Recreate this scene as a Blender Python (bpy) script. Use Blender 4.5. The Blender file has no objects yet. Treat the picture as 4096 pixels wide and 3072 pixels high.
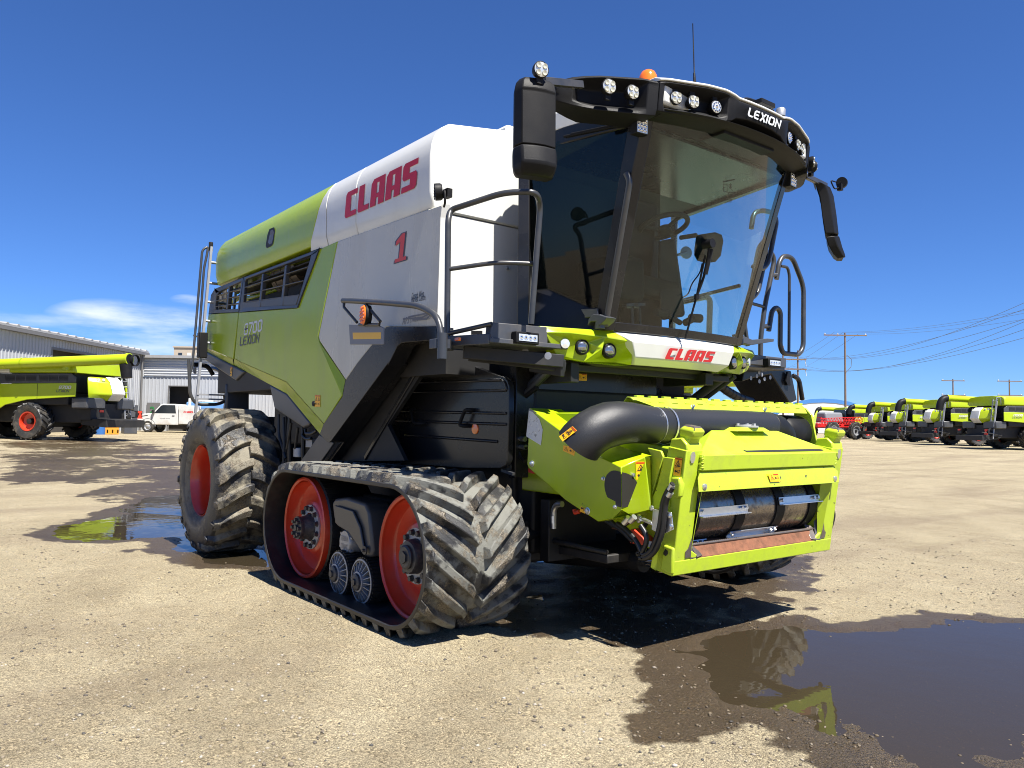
import bpy, bmesh, math, random
import numpy as np
from mathutils import Vector, Matrix
random.seed(7); np.random.seed(7)
C = bpy.context.scene.collection
R = math.radians

# ---------------------------------------------------------------- camera
CAM = np.array([5.33283348, -4.76277537, 1.55818921])
ROLL, PITCH, YAW, F = 1.41430046e-02, 5.02497168e-02, 2.47605233, 3114.24463
def _basis():
    cy, sy, cp, sp = math.cos(YAW), math.sin(YAW), math.cos(PITCH), math.sin(PITCH)
    f = np.array([cy*cp, sy*cp, sp]); r = np.array([sy, -cy, 0.0]); u = np.cross(r, f)
    cr, sr = math.cos(ROLL), math.sin(ROLL)
    return cr*r+sr*u, -sr*r+cr*u, f
BR, BU, BF = _basis()
cd = bpy.data.cameras.new("camera"); cam = bpy.data.objects.new("camera", cd); C.objects.link(cam)
cd.sensor_fit = 'HORIZONTAL'; cd.sensor_width = 36.0; cd.lens = 36.0*F/4096.0
cd.clip_start = 0.05; cd.clip_end = 5000
m = Matrix(((BR[0], BU[0], -BF[0], CAM[0]), (BR[1], BU[1], -BF[1], CAM[1]), (BR[2], BU[2], -BF[2], CAM[2]), (0, 0, 0, 1)))
cam.matrix_world = m
bpy.context.scene.camera = cam

# ---------------------------------------------------------------- sky, sun, exposure
SUN_EL, SUN_AZ = R(61.0), R(-1.0)          # azimuth counter-clockwise from +x
SUN_STRENGTH, SKY_STRENGTH, EXPOSURE = 5.0, 0.05, 1.3
scn = bpy.context.scene
scn.view_settings.view_transform = 'Standard'; scn.view_settings.look = 'None'
scn.cycles.pixel_filter_type = 'BLACKMAN_HARRIS'; scn.cycles.filter_width = 1.0
scn.cycles.use_denoising = True; scn.cycles.sample_clamp_indirect = 4.0; scn.cycles.use_adaptive_sampling = False
scn.view_settings.exposure = EXPOSURE; scn.view_settings.gamma = 1.0
world = bpy.data.worlds.new("World"); scn.world = world; world.use_nodes = True
wn, wl = world.node_tree.nodes, world.node_tree.links
wn.clear()
wout = wn.new('ShaderNodeOutputWorld'); wbg = wn.new('ShaderNodeBackground'); sky = wn.new('ShaderNodeTexSky')
sky.sky_type = 'NISHITA'; sky.sun_disc = False; sky.sun_elevation = SUN_EL
sky.sun_rotation = math.pi/2 - SUN_AZ
sky.altitude = 1500.0; sky.air_density = 1.0; sky.dust_density = 0.0; sky.ozone_density = 10.0
wbg.inputs['Strength'].default_value = SKY_STRENGTH
# thin fair-weather clouds low over the workshop, placed by compass direction taken from image pixels
wtc = wn.new('ShaderNodeTexCoord')
def wmath(op, a, b=None):
    n = wn.new('ShaderNodeMath'); n.operation = op
    for i, q in enumerate((a, b)):
        if q is None: continue
        if isinstance(q, (int, float)): n.inputs[i].default_value = q
        else: wl.new(q, n.inputs[i])
    return n.outputs[0]
def wblob(az, el, raz, rel):
    d = wn.new('ShaderNodeSeparateXYZ'); wl.new(wtc.outputs['Generated'], d.inputs[0])
    a = wmath('ARCTAN2', d.outputs['Y'], d.outputs['X']); e = wmath('ARCSINE', d.outputs['Z'])
    da = wmath('DIVIDE', wmath('SUBTRACT', a, az), raz); de = wmath('DIVIDE', wmath('SUBTRACT', e, el), rel)
    q = wmath('ADD', wmath('MULTIPLY', da, da), wmath('MULTIPLY', de, de))
    return wmath('MAXIMUM', wmath('SUBTRACT', 1.0, q), 0.0)
def pix_dir(u, v):
    d = BF + BR*((u*1.8517-2048)/F) - BU*((v*1.8517-1536)/F); return d/np.linalg.norm(d)
def azel(u, v):
    d = pix_dir(u, v); return math.atan2(d[1], d[0]), math.asin(d[2])
wmp = wn.new('ShaderNodeMapping'); wl.new(wtc.outputs['Generated'], wmp.inputs[0]); wmp.inputs['Scale'].default_value = (5.0, 5.0, 26.0)
wno = wn.new('ShaderNodeTexNoise'); wl.new(wmp.outputs[0], wno.inputs['Vector'])
wno.inputs['Scale'].default_value = 1.6; wno.inputs['Detail'].default_value = 7; wno.inputs['Roughness'].default_value = 0.55
mask = None
for (u, v, ra, re, k) in ((255, 690, .075, .024, 1.0), (370, 712, .06, .03, 1.0), (430, 735, .05, .03, .8), (330, 750, .07, .016, .6), (405, 648, .02, .007, .6), (60, 690, .07, .008, .4)):
    a, e = azel(u, v); b = wmath('MULTIPLY', wblob(a, e, ra, re), k)
    mask = b if mask is None else wmath('MAXIMUM', mask, b)
nz = wmath('MULTIPLY', wmath('SUBTRACT', wno.outputs['Fac'], 0.36), 3.2)
cl = wn.new('ShaderNodeClamp'); wl.new(wmath('MULTIPLY', wmath('POWER', mask, 0.8), nz), cl.inputs[0]); cl.inputs['Max'].default_value = .9
wtint = wn.new('ShaderNodeMixRGB'); wtint.blend_type = 'MULTIPLY'; wtint.inputs[0].default_value = 1; wl.new(sky.outputs[0], wtint.inputs[1]); wtint.inputs[2].default_value = (.72, .93, 1.24, 1)   # daylight white balance
wmix = wn.new('ShaderNodeMixRGB'); wl.new(cl.outputs[0], wmix.inputs['Fac']); wl.new(wtint.outputs[0], wmix.inputs[1])
wmix.inputs[2].default_value = (8.6, 9.2, 10.0, 1)
wl.new(wmix.outputs[0], wbg.inputs['Color']); wl.new(wbg.outputs[0], wout.inputs[0])
sl = bpy.data.lights.new("sun", 'SUN'); sl.energy = SUN_STRENGTH; sl.angle = R(0.55); sl.color = (1.0, 0.955, 0.88)
so = bpy.data.objects.new("sun", sl); C.objects.link(so)
sdir = Vector((math.cos(SUN_EL)*math.cos(SUN_AZ), math.cos(SUN_EL)*math.sin(SUN_AZ), math.sin(SUN_EL)))
so.rotation_euler = sdir.to_track_quat('Z', 'Y').to_euler(); so.location = sdir*60

# ---------------------------------------------------------------- measuring helpers: a ray of the photograph met with a real plane
S = 4096/2212.0
def ray(u, v): return BF + BR*((u*S-2048)/F) - BU*((v*S-1536)/F)
def W(p, x=None, y=None, z=None, pl=None):
    d = ray(p[0], p[1])
    if x is not None: t = (x-CAM[0])/d[0]
    elif y is not None: t = (y-CAM[1])/d[1]
    elif z is not None: t = (z-CAM[2])/d[2]
    else:
        q = np.array(pl[0], float); n = np.array(pl[1], float); t = ((q-CAM)@n)/(d@n)
    return Vector(CAM+t*d)
def plane3(a, b, c):
    a, b, c = Vector(a), Vector(b), Vector(c); return (a, (b-a).cross(c-a).normalized())
def mk(ox, oy, s): return lambda u, v: ((ox+u*s)/S, (oy+v*s)/S)
z1 = mk(2000, 220, .31646); z2 = mk(2640, 280, .36166); z3 = mk(1650, 700, .36166); z4 = mk(2150, 1150, .40687)
z5 = mk(2550, 1650, .4038); z6 = mk(2050, 1550, .36166); z7 = mk(2850, 820, .4702); z8 = mk(650, 900, .36157)
z9 = mk(1550, 1250, .39172); z10 = mk(850, 1450, .38427); z11 = mk(680, 1550, .45208); z12 = mk(2450, 700, .42194)
r1 = mk(700, 400, .63291); r3 = mk(2000, 1200, .72319); r5 = mk(0, 1150, .42194); r6 = mk(3000, 1000, .51239); tk = mk(1000, 1820, .4821)
def WW(zf, pts, **k): return [W(zf(*p), **k) for p in pts]
# level frame of the view: lateral and depth axes on the ground
FX = Vector((math.cos(YAW), math.sin(YAW), 0)); RX = Vector((math.sin(YAW), -math.cos(YAW), 0))
CAMG = Vector((CAM[0], CAM[1], 0))
def gh(x, y):                                   # gentle rise of the yard away from the machine
    lat = (x-CAM[0])*RX.x+(y-CAM[1])*RX.y; dep = (x-CAM[0])*FX.x+(y-CAM[1])*FX.y
    s = np.clip((dep-11.0)/14.0, 0, 1); s = s*s*(3-2*s)
    h = -0.0055*np.clip(lat, -60, 45)+0.0070*np.clip(dep, 0, 70)
    far = np.clip((dep-130)/600.0, 0, 1)
    return s*h*(1-far)
def GL(lat, dep):
    p = CAMG+RX*lat+FX*dep; return Vector((p.x, p.y, float(gh(p.x, p.y))))
def GU(u, dep):                                 # ground point in image column u at a depth
    return GL((u-1106)/1681.8*dep, dep)

KEEP = [None, None]
# ---------------------------------------------------------------- mesh builder
class MB:
    def __init__(s): s.v = []; s.f = []; s.m = []; s.k = [0]
    def mark(s):                               # start a separate piece of the same kind
        if len(s.f) > s.k[-1]: s.k.append(len(s.f))
    def add(s, vs, fs, mi=0):
        o = len(s.v); s.v += [tuple(q) for q in vs]; s.f += [[o+i for i in f] for f in fs]
        s.m += [mi]*len(fs) if isinstance(mi, int) else list(mi)
    def poly(s, pts, mi=0): s.add(pts, [list(range(len(pts)))], mi)
    def prism(s, pts, vec, mi=0):
        n = len(pts); vec = Vector(vec); a = [Vector(p) for p in pts]; b = [p+vec for p in a]
        s.add(a+b, [list(range(n)), list(range(2*n-1, n-1, -1))]+[[i, n+i, n+(i+1) % n, (i+1) % n] for i in range(n)], mi)
    def box(s, x0, x1, y0, y1, z0, z1, mi=0):
        s.prism([(x0, y0, z0), (x1, y0, z0), (x1, y1, z0), (x0, y1, z0)], (0, 0, z1-z0), mi)
    def obox(s, c, ax, ay, az, mi=0):           # centre and three half-extent vectors
        c, ax, ay, az = Vector(c), Vector(ax), Vector(ay), Vector(az)
        s.prism([c-ax-ay-az, c+ax-ay-az, c+ax+ay-az, c-ax+ay-az], az*2, mi)
    def bar(s, a, b, w, h, up=(0, 0, 1), mi=0):   # rectangular bar between two points
        a, b = Vector(a), Vector(b); d = (b-a).normalized(); sd = d.cross(Vector(up)).normalized(); u2 = sd.cross(d)
        s.prism([a-sd*w/2-u2*h/2, a+sd*w/2-u2*h/2, a+sd*w/2+u2*h/2, a-sd*w/2+u2*h/2], b-a, mi)
    def tube(s, pts, r, n=10, mi=0, cap=True, closed=False):
        P = [Vector(p) for p in pts]; k = len(P); rr = r if isinstance(r, (list, tuple)) else [r]*k
        T = []
        for i in range(k):
            a = P[(i-1) % k] if (closed or i > 0) else P[i]; b = P[(i+1) % k] if (closed or i < k-1) else P[i]
            T.append((b-a).normalized())
        up = Vector((0, 0, 1)) if abs(T[0].z) < .9 else Vector((1, 0, 0))
        nrm = (up-T[0]*up.dot(T[0])).normalized(); rings = []
        for i in range(k):
            nrm = (nrm-T[i]*nrm.dot(T[i])).normalized(); bn = T[i].cross(nrm)
            rings.append([P[i]+(nrm*math.cos(2*math.pi*j/n)+bn*math.sin(2*math.pi*j/n))*rr[i] for j in range(n)])
        vs = [q for g in rings for q in g]; fs = []
        for i in range(k if closed else k-1):
            for j in range(n):
                i2 = (i+1) % k; fs.append([i*n+j, i*n+(j+1) % n, i2*n+(j+1) % n, i2*n+j])
        if cap and not closed: fs += [list(range(n-1, -1, -1)), [(k-1)*n+j for j in range(n)]]
        s.add(vs, fs, mi)
    def lathe(s, prof, o, axis, n=32, mi=0, a0=0.0, a1=2*math.pi):   # prof: (radius, along axis[, material])
        o, ax = Vector(o), Vector(axis).normalized(); t = Vector((0, 0, 1)) if abs(ax.z) < .9 else Vector((1, 0, 0))
        e1 = (t-ax*t.dot(ax)).normalized(); e2 = ax.cross(e1); full = abs(a1-a0-2*math.pi) < 1e-6
        k = n if full else n+1; vs = []; fs = []; ms = []
        for p in prof:
            for j in range(k):
                a = a0+(a1-a0)*j/n; vs.append(o+ax*p[1]+(e1*math.cos(a)+e2*math.sin(a))*p[0])
        for i in range(len(prof)-1):
            for j in range(n):
                j2 = (j+1) % k; fs.append([i*k+j, i*k+j2, (i+1)*k+j2, (i+1)*k+j])
                ms.append(prof[i][2] if len(prof[i]) > 2 else mi)
        s.add(vs, fs, ms)
    def disc(s, o, axis, r, n=24, mi=0):
        o, ax = Vector(o), Vector(axis).normalized(); t = Vector((0, 0, 1)) if abs(ax.z) < .9 else Vector((1, 0, 0))
        e1 = (t-ax*t.dot(ax)).normalized(); e2 = ax.cross(e1)
        s.poly([o+(e1*math.cos(2*math.pi*j/n)+e2*math.sin(2*math.pi*j/n))*r for j in range(n)], mi)
    def cyl(s, a, b, r, n=16, mi=0, r2=None): s.tube([a, b], [r, r2 if r2 is not None else r], n, mi)
    def loft(s, secs, closed=True, cap=True, mi=0):
        n = len(secs[0]); vs = [q for g in secs for q in g]; fs = []
        for i in range(len(secs)-1):
            for j in range(n if closed else n-1):
                j2 = (j+1) % n; fs.append([i*n+j, i*n+j2, (i+1)*n+j2, (i+1)*n+j])
        if cap and closed: fs += [list(range(n-1, -1, -1)), [(len(secs)-1)*n+j for j in range(n)]]
        s.add(vs, fs, mi)
    def split(s, name, mats, parent=None, **kw):  # one object for each marked piece
        cuts = [c for c in s.k if c < len(s.f)]+[len(s.f)]; out = []
        for a, b in zip(cuts, cuts[1:]):
            q = MB(); mp = {}
            for f, mm in zip(s.f[a:b], s.m[a:b]):
                for i in f:
                    if i not in mp: mp[i] = len(q.v); q.v.append(s.v[i])
                q.f.append([mp[i] for i in f]); q.m.append(mm)
            out.append(q.build(name, mats, parent, **kw))
        return out
    def build(s, name, mats, parent=None, bevel=0.0, smooth=38, seg=2, loc=None, flip=True):
        me = bpy.data.meshes.new(name); me.from_pydata([tuple(v) for v in s.v], [], s.f)
        mats = mats if isinstance(mats, (list, tuple)) else [mats]
        for q in mats: me.materials.append(q)
        me.polygons.foreach_set('material_index', s.m)
        if flip:
            bm = bmesh.new(); bm.from_mesh(me); bmesh.ops.remove_doubles(bm, verts=bm.verts, dist=1e-5)
            bmesh.ops.recalc_face_normals(bm, faces=bm.faces); bm.to_mesh(me); bm.free()
        me.update()
        if smooth:
            me.shade_smooth(); me.set_sharp_from_angle(angle=R(smooth))
        o = bpy.data.objects.new(name, me); C.objects.link(o)
        if parent is not None:
            o.parent = parent
            if KEEP[0] is not None and parent == KEEP[0]: o.matrix_parent_inverse = KEEP[1]   # built in yard metres, kept out of the scaling about the camera
        if loc is not None: o.location = loc
        if bevel:
            b = o.modifiers.new('edge', 'BEVEL'); b.width = bevel; b.segments = seg; b.limit_method = 'ANGLE'; b.angle_limit = R(32)
            b.harden_normals = False
        return o
def fillet(pts, r, n=5):                        # round the corners of a polyline
    P = [Vector(p) for p in pts]; out = [P[0]]
    for i in range(1, len(P)-1):
        a, b, c = P[i-1], P[i], P[i+1]; d1 = (a-b); d2 = (c-b); l = min(r, d1.length*.48, d2.length*.48)
        p0 = b+d1.normalized()*l; p2 = b+d2.normalized()*l
        for k in range(n+1):
            t = k/n; out.append(p0*(1-t)**2+b*(2*t*(1-t))+p2*t*t)
    out.append(P[-1]); return out
def mirror_y(mb):
    q = MB(); q.v = [(x, -y, z) for x, y, z in mb.v]; q.f = [list(f) for f in mb.f]; q.m = list(mb.m); return q
def tag(o, label=None, cat=None, group=None, kind=None):
    if label: o['label'] = label
    if cat: o['category'] = cat
    if group: o['group'] = group
    if kind: o['kind'] = kind
    return o
def empty(name, loc=(0, 0, 0), rz=0.0):
    o = bpy.data.objects.new(name, None); o.location = loc; o.rotation_euler = (0, 0, rz); o.empty_display_size = .3; C.objects.link(o); return o
def children(o): return [q for q in bpy.data.objects if q.parent == o]
def copy_tree(o, parent=None):
    c = o.copy(); C.objects.link(c); c.parent = parent
    for ch in list(o.children): copy_tree(ch, c)
    return c

# ---------------------------------------------------------------- materials
def nodes(name):
    mt = bpy.data.materials.new(name); mt.use_nodes = True; n, l = mt.node_tree.nodes, mt.node_tree.links; n.clear()
    out = n.new('ShaderNodeOutputMaterial'); return mt, n, l, out
def rgba(c): return (c[0], c[1], c[2], 1.0)
def mat(name, col, rough=.5, metal=0.0, coat=0.0, vary=.12, vscale=3.0, bump=0.0, bscale=60.0, dirt=None, damt=.3, dscale=2.5, emit=None, spec=.5, streak=1.0, wave=0.0, chips=0.0):
    mt, n, l, out = nodes(name); b = n.new('ShaderNodeBsdfPrincipled'); l.new(b.outputs[0], out.inputs[0])
    b.inputs['Roughness'].default_value = rough; b.inputs['Metallic'].default_value = metal; b.inputs['Coat Weight'].default_value = coat
    b.inputs['Coat Roughness'].default_value = .06; b.inputs['Specular IOR Level'].default_value = spec
    tc = n.new('ShaderNodeTexCoord'); nz = n.new('ShaderNodeTexNoise'); l.new(tc.outputs['Object'], nz.inputs['Vector'])
    nz.inputs['Scale'].default_value = vscale; nz.inputs['Detail'].default_value = 6; nz.inputs['Roughness'].default_value = .6
    mx = n.new('ShaderNodeMixRGB'); l.new(nz.outputs['Fac'], mx.inputs['Fac'])
    mx.inputs[1].default_value = rgba([c*(1-vary) for c in col]); mx.inputs[2].default_value = rgba([min(1, c*(1+vary)) for c in col])
    last = mx.outputs[0]
    if dirt:
        mpd = n.new('ShaderNodeMapping'); l.new(tc.outputs['Object'], mpd.inputs[0]); mpd.inputs['Scale'].default_value = (1.0, 1.0, streak)
        n2 = n.new('ShaderNodeTexNoise'); l.new(mpd.outputs[0], n2.inputs['Vector']); n2.inputs['Scale'].default_value = dscale
        n2.inputs['Detail'].default_value = 9; n2.inputs['Roughness'].default_value = .68
        rp = n.new('ShaderNodeValToRGB'); rp.color_ramp.elements[0].position = .48; rp.color_ramp.elements[1].position = .72
        l.new(n2.outputs['Fac'], rp.inputs[0]); ml = n.new('ShaderNodeMath'); ml.operation = 'MULTIPLY'; ml.inputs[1].default_value = damt
        l.new(rp.outputs[0], ml.inputs[0]); m2 = n.new('ShaderNodeMixRGB'); l.new(ml.outputs[0], m2.inputs['Fac']); l.new(last, m2.inputs[1])
        m2.inputs[2].default_value = rgba(dirt); last = m2.outputs[0]
        ra = n.new('ShaderNodeMath'); ra.operation = 'MULTIPLY_ADD'; l.new(ml.outputs[0], ra.inputs[0]); ra.inputs[1].default_value = .5; ra.inputs[2].default_value = rough
        l.new(ra.outputs[0], b.inputs['Roughness'])
    l.new(last, b.inputs['Base Color'])
    if chips:
        n4 = n.new('ShaderNodeTexNoise'); l.new(tc.outputs['Object'], n4.inputs['Vector']); n4.inputs['Scale'].default_value = 22; n4.inputs['Detail'].default_value = 5
        r4 = n.new('ShaderNodeValToRGB'); r4.color_ramp.elements[0].position = .70; r4.color_ramp.elements[1].position = .725; l.new(n4.outputs['Fac'], r4.inputs[0])
        m4 = n.new('ShaderNodeMath'); m4.operation = 'MULTIPLY'; m4.inputs[1].default_value = chips; l.new(r4.outputs[0], m4.inputs[0])
        m5 = n.new('ShaderNodeMixRGB'); l.new(m4.outputs[0], m5.inputs['Fac']); l.new(last, m5.inputs[1]); m5.inputs[2].default_value = (.05, .035, .025, 1); l.new(m5.outputs[0], b.inputs['Base Color'])
    if wave:
        n5 = n.new('ShaderNodeTexNoise'); l.new(tc.outputs['Object'], n5.inputs['Vector']); n5.inputs['Scale'].default_value = 2.2; n5.inputs['Detail'].default_value = 2
        b5 = n.new('ShaderNodeBump'); b5.inputs['Strength'].default_value = wave; b5.inputs['Distance'].default_value = .05; l.new(n5.outputs['Fac'], b5.inputs['Height']); l.new(b5.outputs[0], b.inputs['Normal'])
    if bump:
        n3 = n.new('ShaderNodeTexNoise'); l.new(tc.outputs['Object'], n3.inputs['Vector']); n3.inputs['Scale'].default_value = bscale; n3.inputs['Detail'].default_value = 4
        bp = n.new('ShaderNodeBump'); bp.inputs['Strength'].default_value = bump; bp.inputs['Distance'].default_value = .01
        l.new(n3.outputs['Fac'], bp.inputs['Height']); l.new(bp.outputs[0], b.inputs['Normal'])
    if emit:
        b.inputs['Emission Color'].default_value = rgba(emit[0]); b.inputs['Emission Strength'].default_value = emit[1]
    return mt
DUST = (.30, .25, .18)
LIME = mat('lime_paint', (.30, .405, .007), .2, coat=0.0, vary=.05, dirt=DUST, damt=.20, dscale=2.6, streak=.22, wave=.10)
LIMEF = mat('lime_frame_paint', (.40, .52, .022), .38, coat=.2, vary=.07, vscale=9, dirt=(.22, .22, .06), damt=.34, dscale=6, bump=.05, bscale=90, chips=.9)
WHITE = mat('white_paint', (.60, .60, .565), .3, coat=.4, vary=.03, dirt=(.42, .40, .34), damt=.20, dscale=2.6, streak=.2, wave=.06)
GREY = mat('silver_grey_paint', (.52, .505, .435), .25, coat=0.0, vary=.03, dirt=DUST, damt=.22, dscale=2.4, streak=.2, wave=.08)
DGREY = mat('anthracite_paint', (.050, .053, .060), .38, coat=.05, vary=.08, dirt=DUST, damt=.16, dscale=2.0)
BLACKP = mat('gloss_black_plastic', (.014, .014, .0155), .26, coat=.08, spec=.32, vary=.15, dirt=(.16, .14, .11), damt=.09, dscale=1.6)
BLACK = mat('matt_black_plastic', (.011, .011, .012), .48, vary=.2, vscale=8, bump=.12, bscale=220, dirt=(.09, .08, .06), damt=.08, spec=.14)
PIPEB = mat('moulded_pipe_plastic', (.015, .0155, .0175), .45, vary=.12, vscale=6, bump=.22, bscale=260)
TUBEM = mat('dark_rail_paint', (.032, .034, .038), .35, coat=.2, vary=.1, dirt=DUST, damt=.12)
CHAS = mat('chassis_black', (.010, .010, .0105), .6, vary=.25, vscale=5, dirt=(.10, .08, .06), damt=.2)
RED = mat('wheel_red_paint', (.50, .036, .012), .3, coat=.4, vary=.06, dirt=(.3, .16, .1), damt=.18, dscale=4)
STEEL = mat('zinc_steel', (.62, .63, .64), .32, metal=.9, vary=.15, vscale=12)
ALU = mat('cast_aluminium', (.34, .35, .37), .45, metal=.5, vary=.12, vscale=10, dirt=DUST, damt=.2)
SILV = mat('flange_grey', (.36, .37, .38), .42, metal=.2, vary=.1, vscale=14, dirt=DUST, damt=.3, dscale=9)
BOLT = mat('bolt_dark', (.045, .047, .053), .45, metal=.3, vary=.2, vscale=20, dirt=DUST, damt=.3, dscale=20)
DRUMM = mat('worn_drum_steel', (.30, .26, .22), .24, metal=.85, vary=.35, vscale=14, dirt=(.02, .015, .012), damt=.75, dscale=16)
RUST = mat('rusty_floor', (.17, .065, .03), .75, vary=.5, vscale=14, dirt=(.05, .03, .02), damt=.7, dscale=11, bump=.3, bscale=60)
WORN = mat('bare_worn_steel', (.22, .19, .17), .35, metal=.7, vary=.4, vscale=20, dirt=(.12, .05, .03), damt=.5, dscale=14)
ORNG = mat('amber_lens', (.85, .16, .01), .18, coat=.8, vary=.12, vscale=40)
REFY = mat('yellow_reflector', (.75, .42, .01), .3, coat=.3, vary=.06, vscale=60)
LENS = mat('lamp_lens', (.62, .63, .60), .12, coat=1.0, vary=.25, vscale=70, metal=.35)
LEDY = mat('led_chip', (.42, .41, .33), .2, coat=.8, vary=.2, vscale=90)
HEADL = mat('headlamp_glass', (.30, .31, .33), .06, coat=1.0, vary=.9, vscale=60, metal=.85)
CHROME = mat('chrome', (.8, .8, .82), .08, metal=1.0, vary=.05)
YEL = mat('sticker_yellow', (.85, .42, .01), .4, vary=.04)
SBLK = mat('sticker_black', (.02, .018, .015), .5, vary=.1)
SRED = mat('sticker_red', (.45, .04, .01), .45, vary=.08)
SWHT = mat('sticker_white', (.55, .56, .55), .5, vary=.08)
LRED = mat('logo_red', (.50, .012, .02), .4, vary=.04)
L1RED = mat('numeral_red', (.62, .06, .03), .4, vary=.04)
LGREY = mat('logo_grey', (.55, .57, .58), .4, vary=.03)
LDARK = mat('logo_dark', (.07, .07, .075), .4, vary=.05)
LMID = mat('logo_mid_grey', (.17, .175, .19), .45, vary=.05)
SKINC = mat('cab_trim', (.035, .034, .031), .75, vary=.15, vscale=6)
SEATM = mat('seat_fabric', (.022, .022, .021), .9, vary=.2, vscale=20)
HEADLN = mat('headliner', (.07, .075, .06), .85, vary=.08)
HOSE = mat('hose_rubber', (.012, .012, .013), .4, vary=.15)
HYDR = mat('hydraulic_red', (.55, .05, .02), .4, vary=.1)

def rubber(name, mud, wetdark=.02, scale=5.0, amt=1.0, cut=(.42, .6)):
    mt, n, l, out = nodes(name); b = n.new('ShaderNodeBsdfPrincipled'); l.new(b.outputs[0], out.inputs[0])
    tc = n.new('ShaderNodeTexCoord')
    def noise(sc, det=8, ro=.65, off=0):
        mp = n.new('ShaderNodeMapping'); l.new(tc.outputs['Object'], mp.inputs[0]); mp.inputs['Location'].default_value = (off, off*.7, off*1.3)
        q = n.new('ShaderNodeTexNoise'); l.new(mp.outputs[0], q.inputs['Vector']); q.inputs['Scale'].default_value = sc; q.inputs['Detail'].default_value = det; q.inputs['Roughness'].default_value = ro; return q.outputs['Fac']
    def ramp(s, a, bb):
        r = n.new('ShaderNodeValToRGB'); r.color_ramp.elements[0].position = a; r.color_ramp.elements[1].position = bb; l.new(s, r.inputs[0]); return r.outputs[0]
    def mix(f, a, bb):
        q = n.new('ShaderNodeMixRGB'); (l.new(f, q.inputs['Fac']) if not isinstance(f, float) else setattr(q.inputs['Fac'], 'default_value', f))
        for i, c in ((1, a), (2, bb)):
            if isinstance(c, tuple): q.inputs[i].default_value = rgba(c)
            else: l.new(c, q.inputs[i])
        return q.outputs[0]
    base = mix(noise(30), (wetdark*.7,)*3, (wetdark*1.5, wetdark*1.5, wetdark*1.6))
    film = mix(noise(9, off=3), tuple(c*.72 for c in mud), tuple(min(1, c*1.2) for c in mud))
    f1 = ramp(noise(scale, 10, .62, 5), cut[0], cut[1])
    a = n.new('ShaderNodeMath'); a.operation = 'MULTIPLY'; a.inputs[1].default_value = amt; l.new(f1, a.inputs[0])
    c1 = mix(a.outputs[0], base, film)
    brown = ramp(noise(scale*1.1, 12, .75, 11), .51, .56); g = ramp(noise(110, 3, .5, 2), .35, .7)
    bm_ = mix(g, (.03, .022, .015), (.24, .20, .14))
    bq = n.new('ShaderNodeMath'); bq.operation = 'MULTIPLY'; bq.inputs[1].default_value = .85*amt; l.new(brown, bq.inputs[0])
    c2 = mix(bq.outputs[0], c1, bm_)
    l.new(c2, b.inputs['Base Color'])
    rr = n.new('ShaderNodeMath'); rr.operation = 'MULTIPLY_ADD'; l.new(a.outputs[0], rr.inputs[0]); rr.inputs[1].default_value = .3; rr.inputs[2].default_value = .42; l.new(rr.outputs[0], b.inputs['Roughness'])
    ad = n.new('ShaderNodeMath'); ad.operation = 'MULTIPLY_ADD'; l.new(brown, ad.inputs[0]); ad.inputs[1].default_value = 1.2; l.new(noise(70, 6, .7, 1), ad.inputs[2])
    bp = n.new('ShaderNodeBump'); bp.inputs['Strength'].default_value = .5; bp.inputs['Distance'].default_value = .012; l.new(ad.outputs[0], bp.inputs['Height']); l.new(bp.outputs[0], b.inputs['Normal'])
    return mt
TREAD = rubber('track_tread_rubber', (.155, .155, .135), wetdark=.016, scale=4.2, cut=(.45, .52), amt=.92)
TYRET = rubber('tyre_tread_rubber', (.19, .17, .125), scale=3.6, cut=(.46, .56), amt=.92)
SIDEW = rubber('sidewall_rubber', (.10, .095, .085), wetdark=.022, scale=2.2, amt=.45, cut=(.45, .75))
INNERR = mat('inner_rubber', (.013, .013, .014), .42, vary=.2, vscale=6, dirt=(.10, .09, .07), damt=.35, dscale=4)

def glass(name, tint, refl=1.0, dirt=0.12):
    mt, n, l, out = nodes(name)
    tr = n.new('ShaderNodeBsdfTransparent'); tr.inputs[0].default_value = rgba(tint)
    gl = n.new('ShaderNodeBsdfGlossy'); gl.inputs['Roughness'].default_value = .015; gl.inputs[0].default_value = (refl, refl, refl, 1)
    fr = n.new('ShaderNodeFresnel'); fr.inputs[0].default_value = 1.5
    mx = n.new('ShaderNodeMixShader'); l.new(fr.outputs[0], mx.inputs[0]); l.new(tr.outputs[0], mx.inputs[1]); l.new(gl.outputs[0], mx.inputs[2])
    df = n.new('ShaderNodeBsdfDiffuse'); df.inputs[0].default_value = (.45, .42, .36, 1)
    tc = n.new('ShaderNodeTexCoord'); nz = n.new('ShaderNodeTexNoise'); l.new(tc.outputs['Object'], nz.inputs['Vector']); nz.inputs['Scale'].default_value = 7; nz.inputs['Detail'].default_value = 8
    rp = n.new('ShaderNodeMath'); rp.operation = 'MULTIPLY'; l.new(nz.outputs['Fac'], rp.inputs[0]); rp.inputs[1].default_value = dirt
    m2 = n.new('ShaderNodeMixShader'); l.new(rp.outputs[0], m2.inputs[0]); l.new(mx.outputs[0], m2.inputs[1]); l.new(df.outputs[0], m2.inputs[2])
    l.new(m2.outputs[0], out.inputs[0]); return mt
GLASS = glass('windscreen_glass', (.64, .90, .90), dirt=.006)
SGLASS = glass('tinted_side_glass', (.30, .42, .46), refl=.6, dirt=.004)

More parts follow.
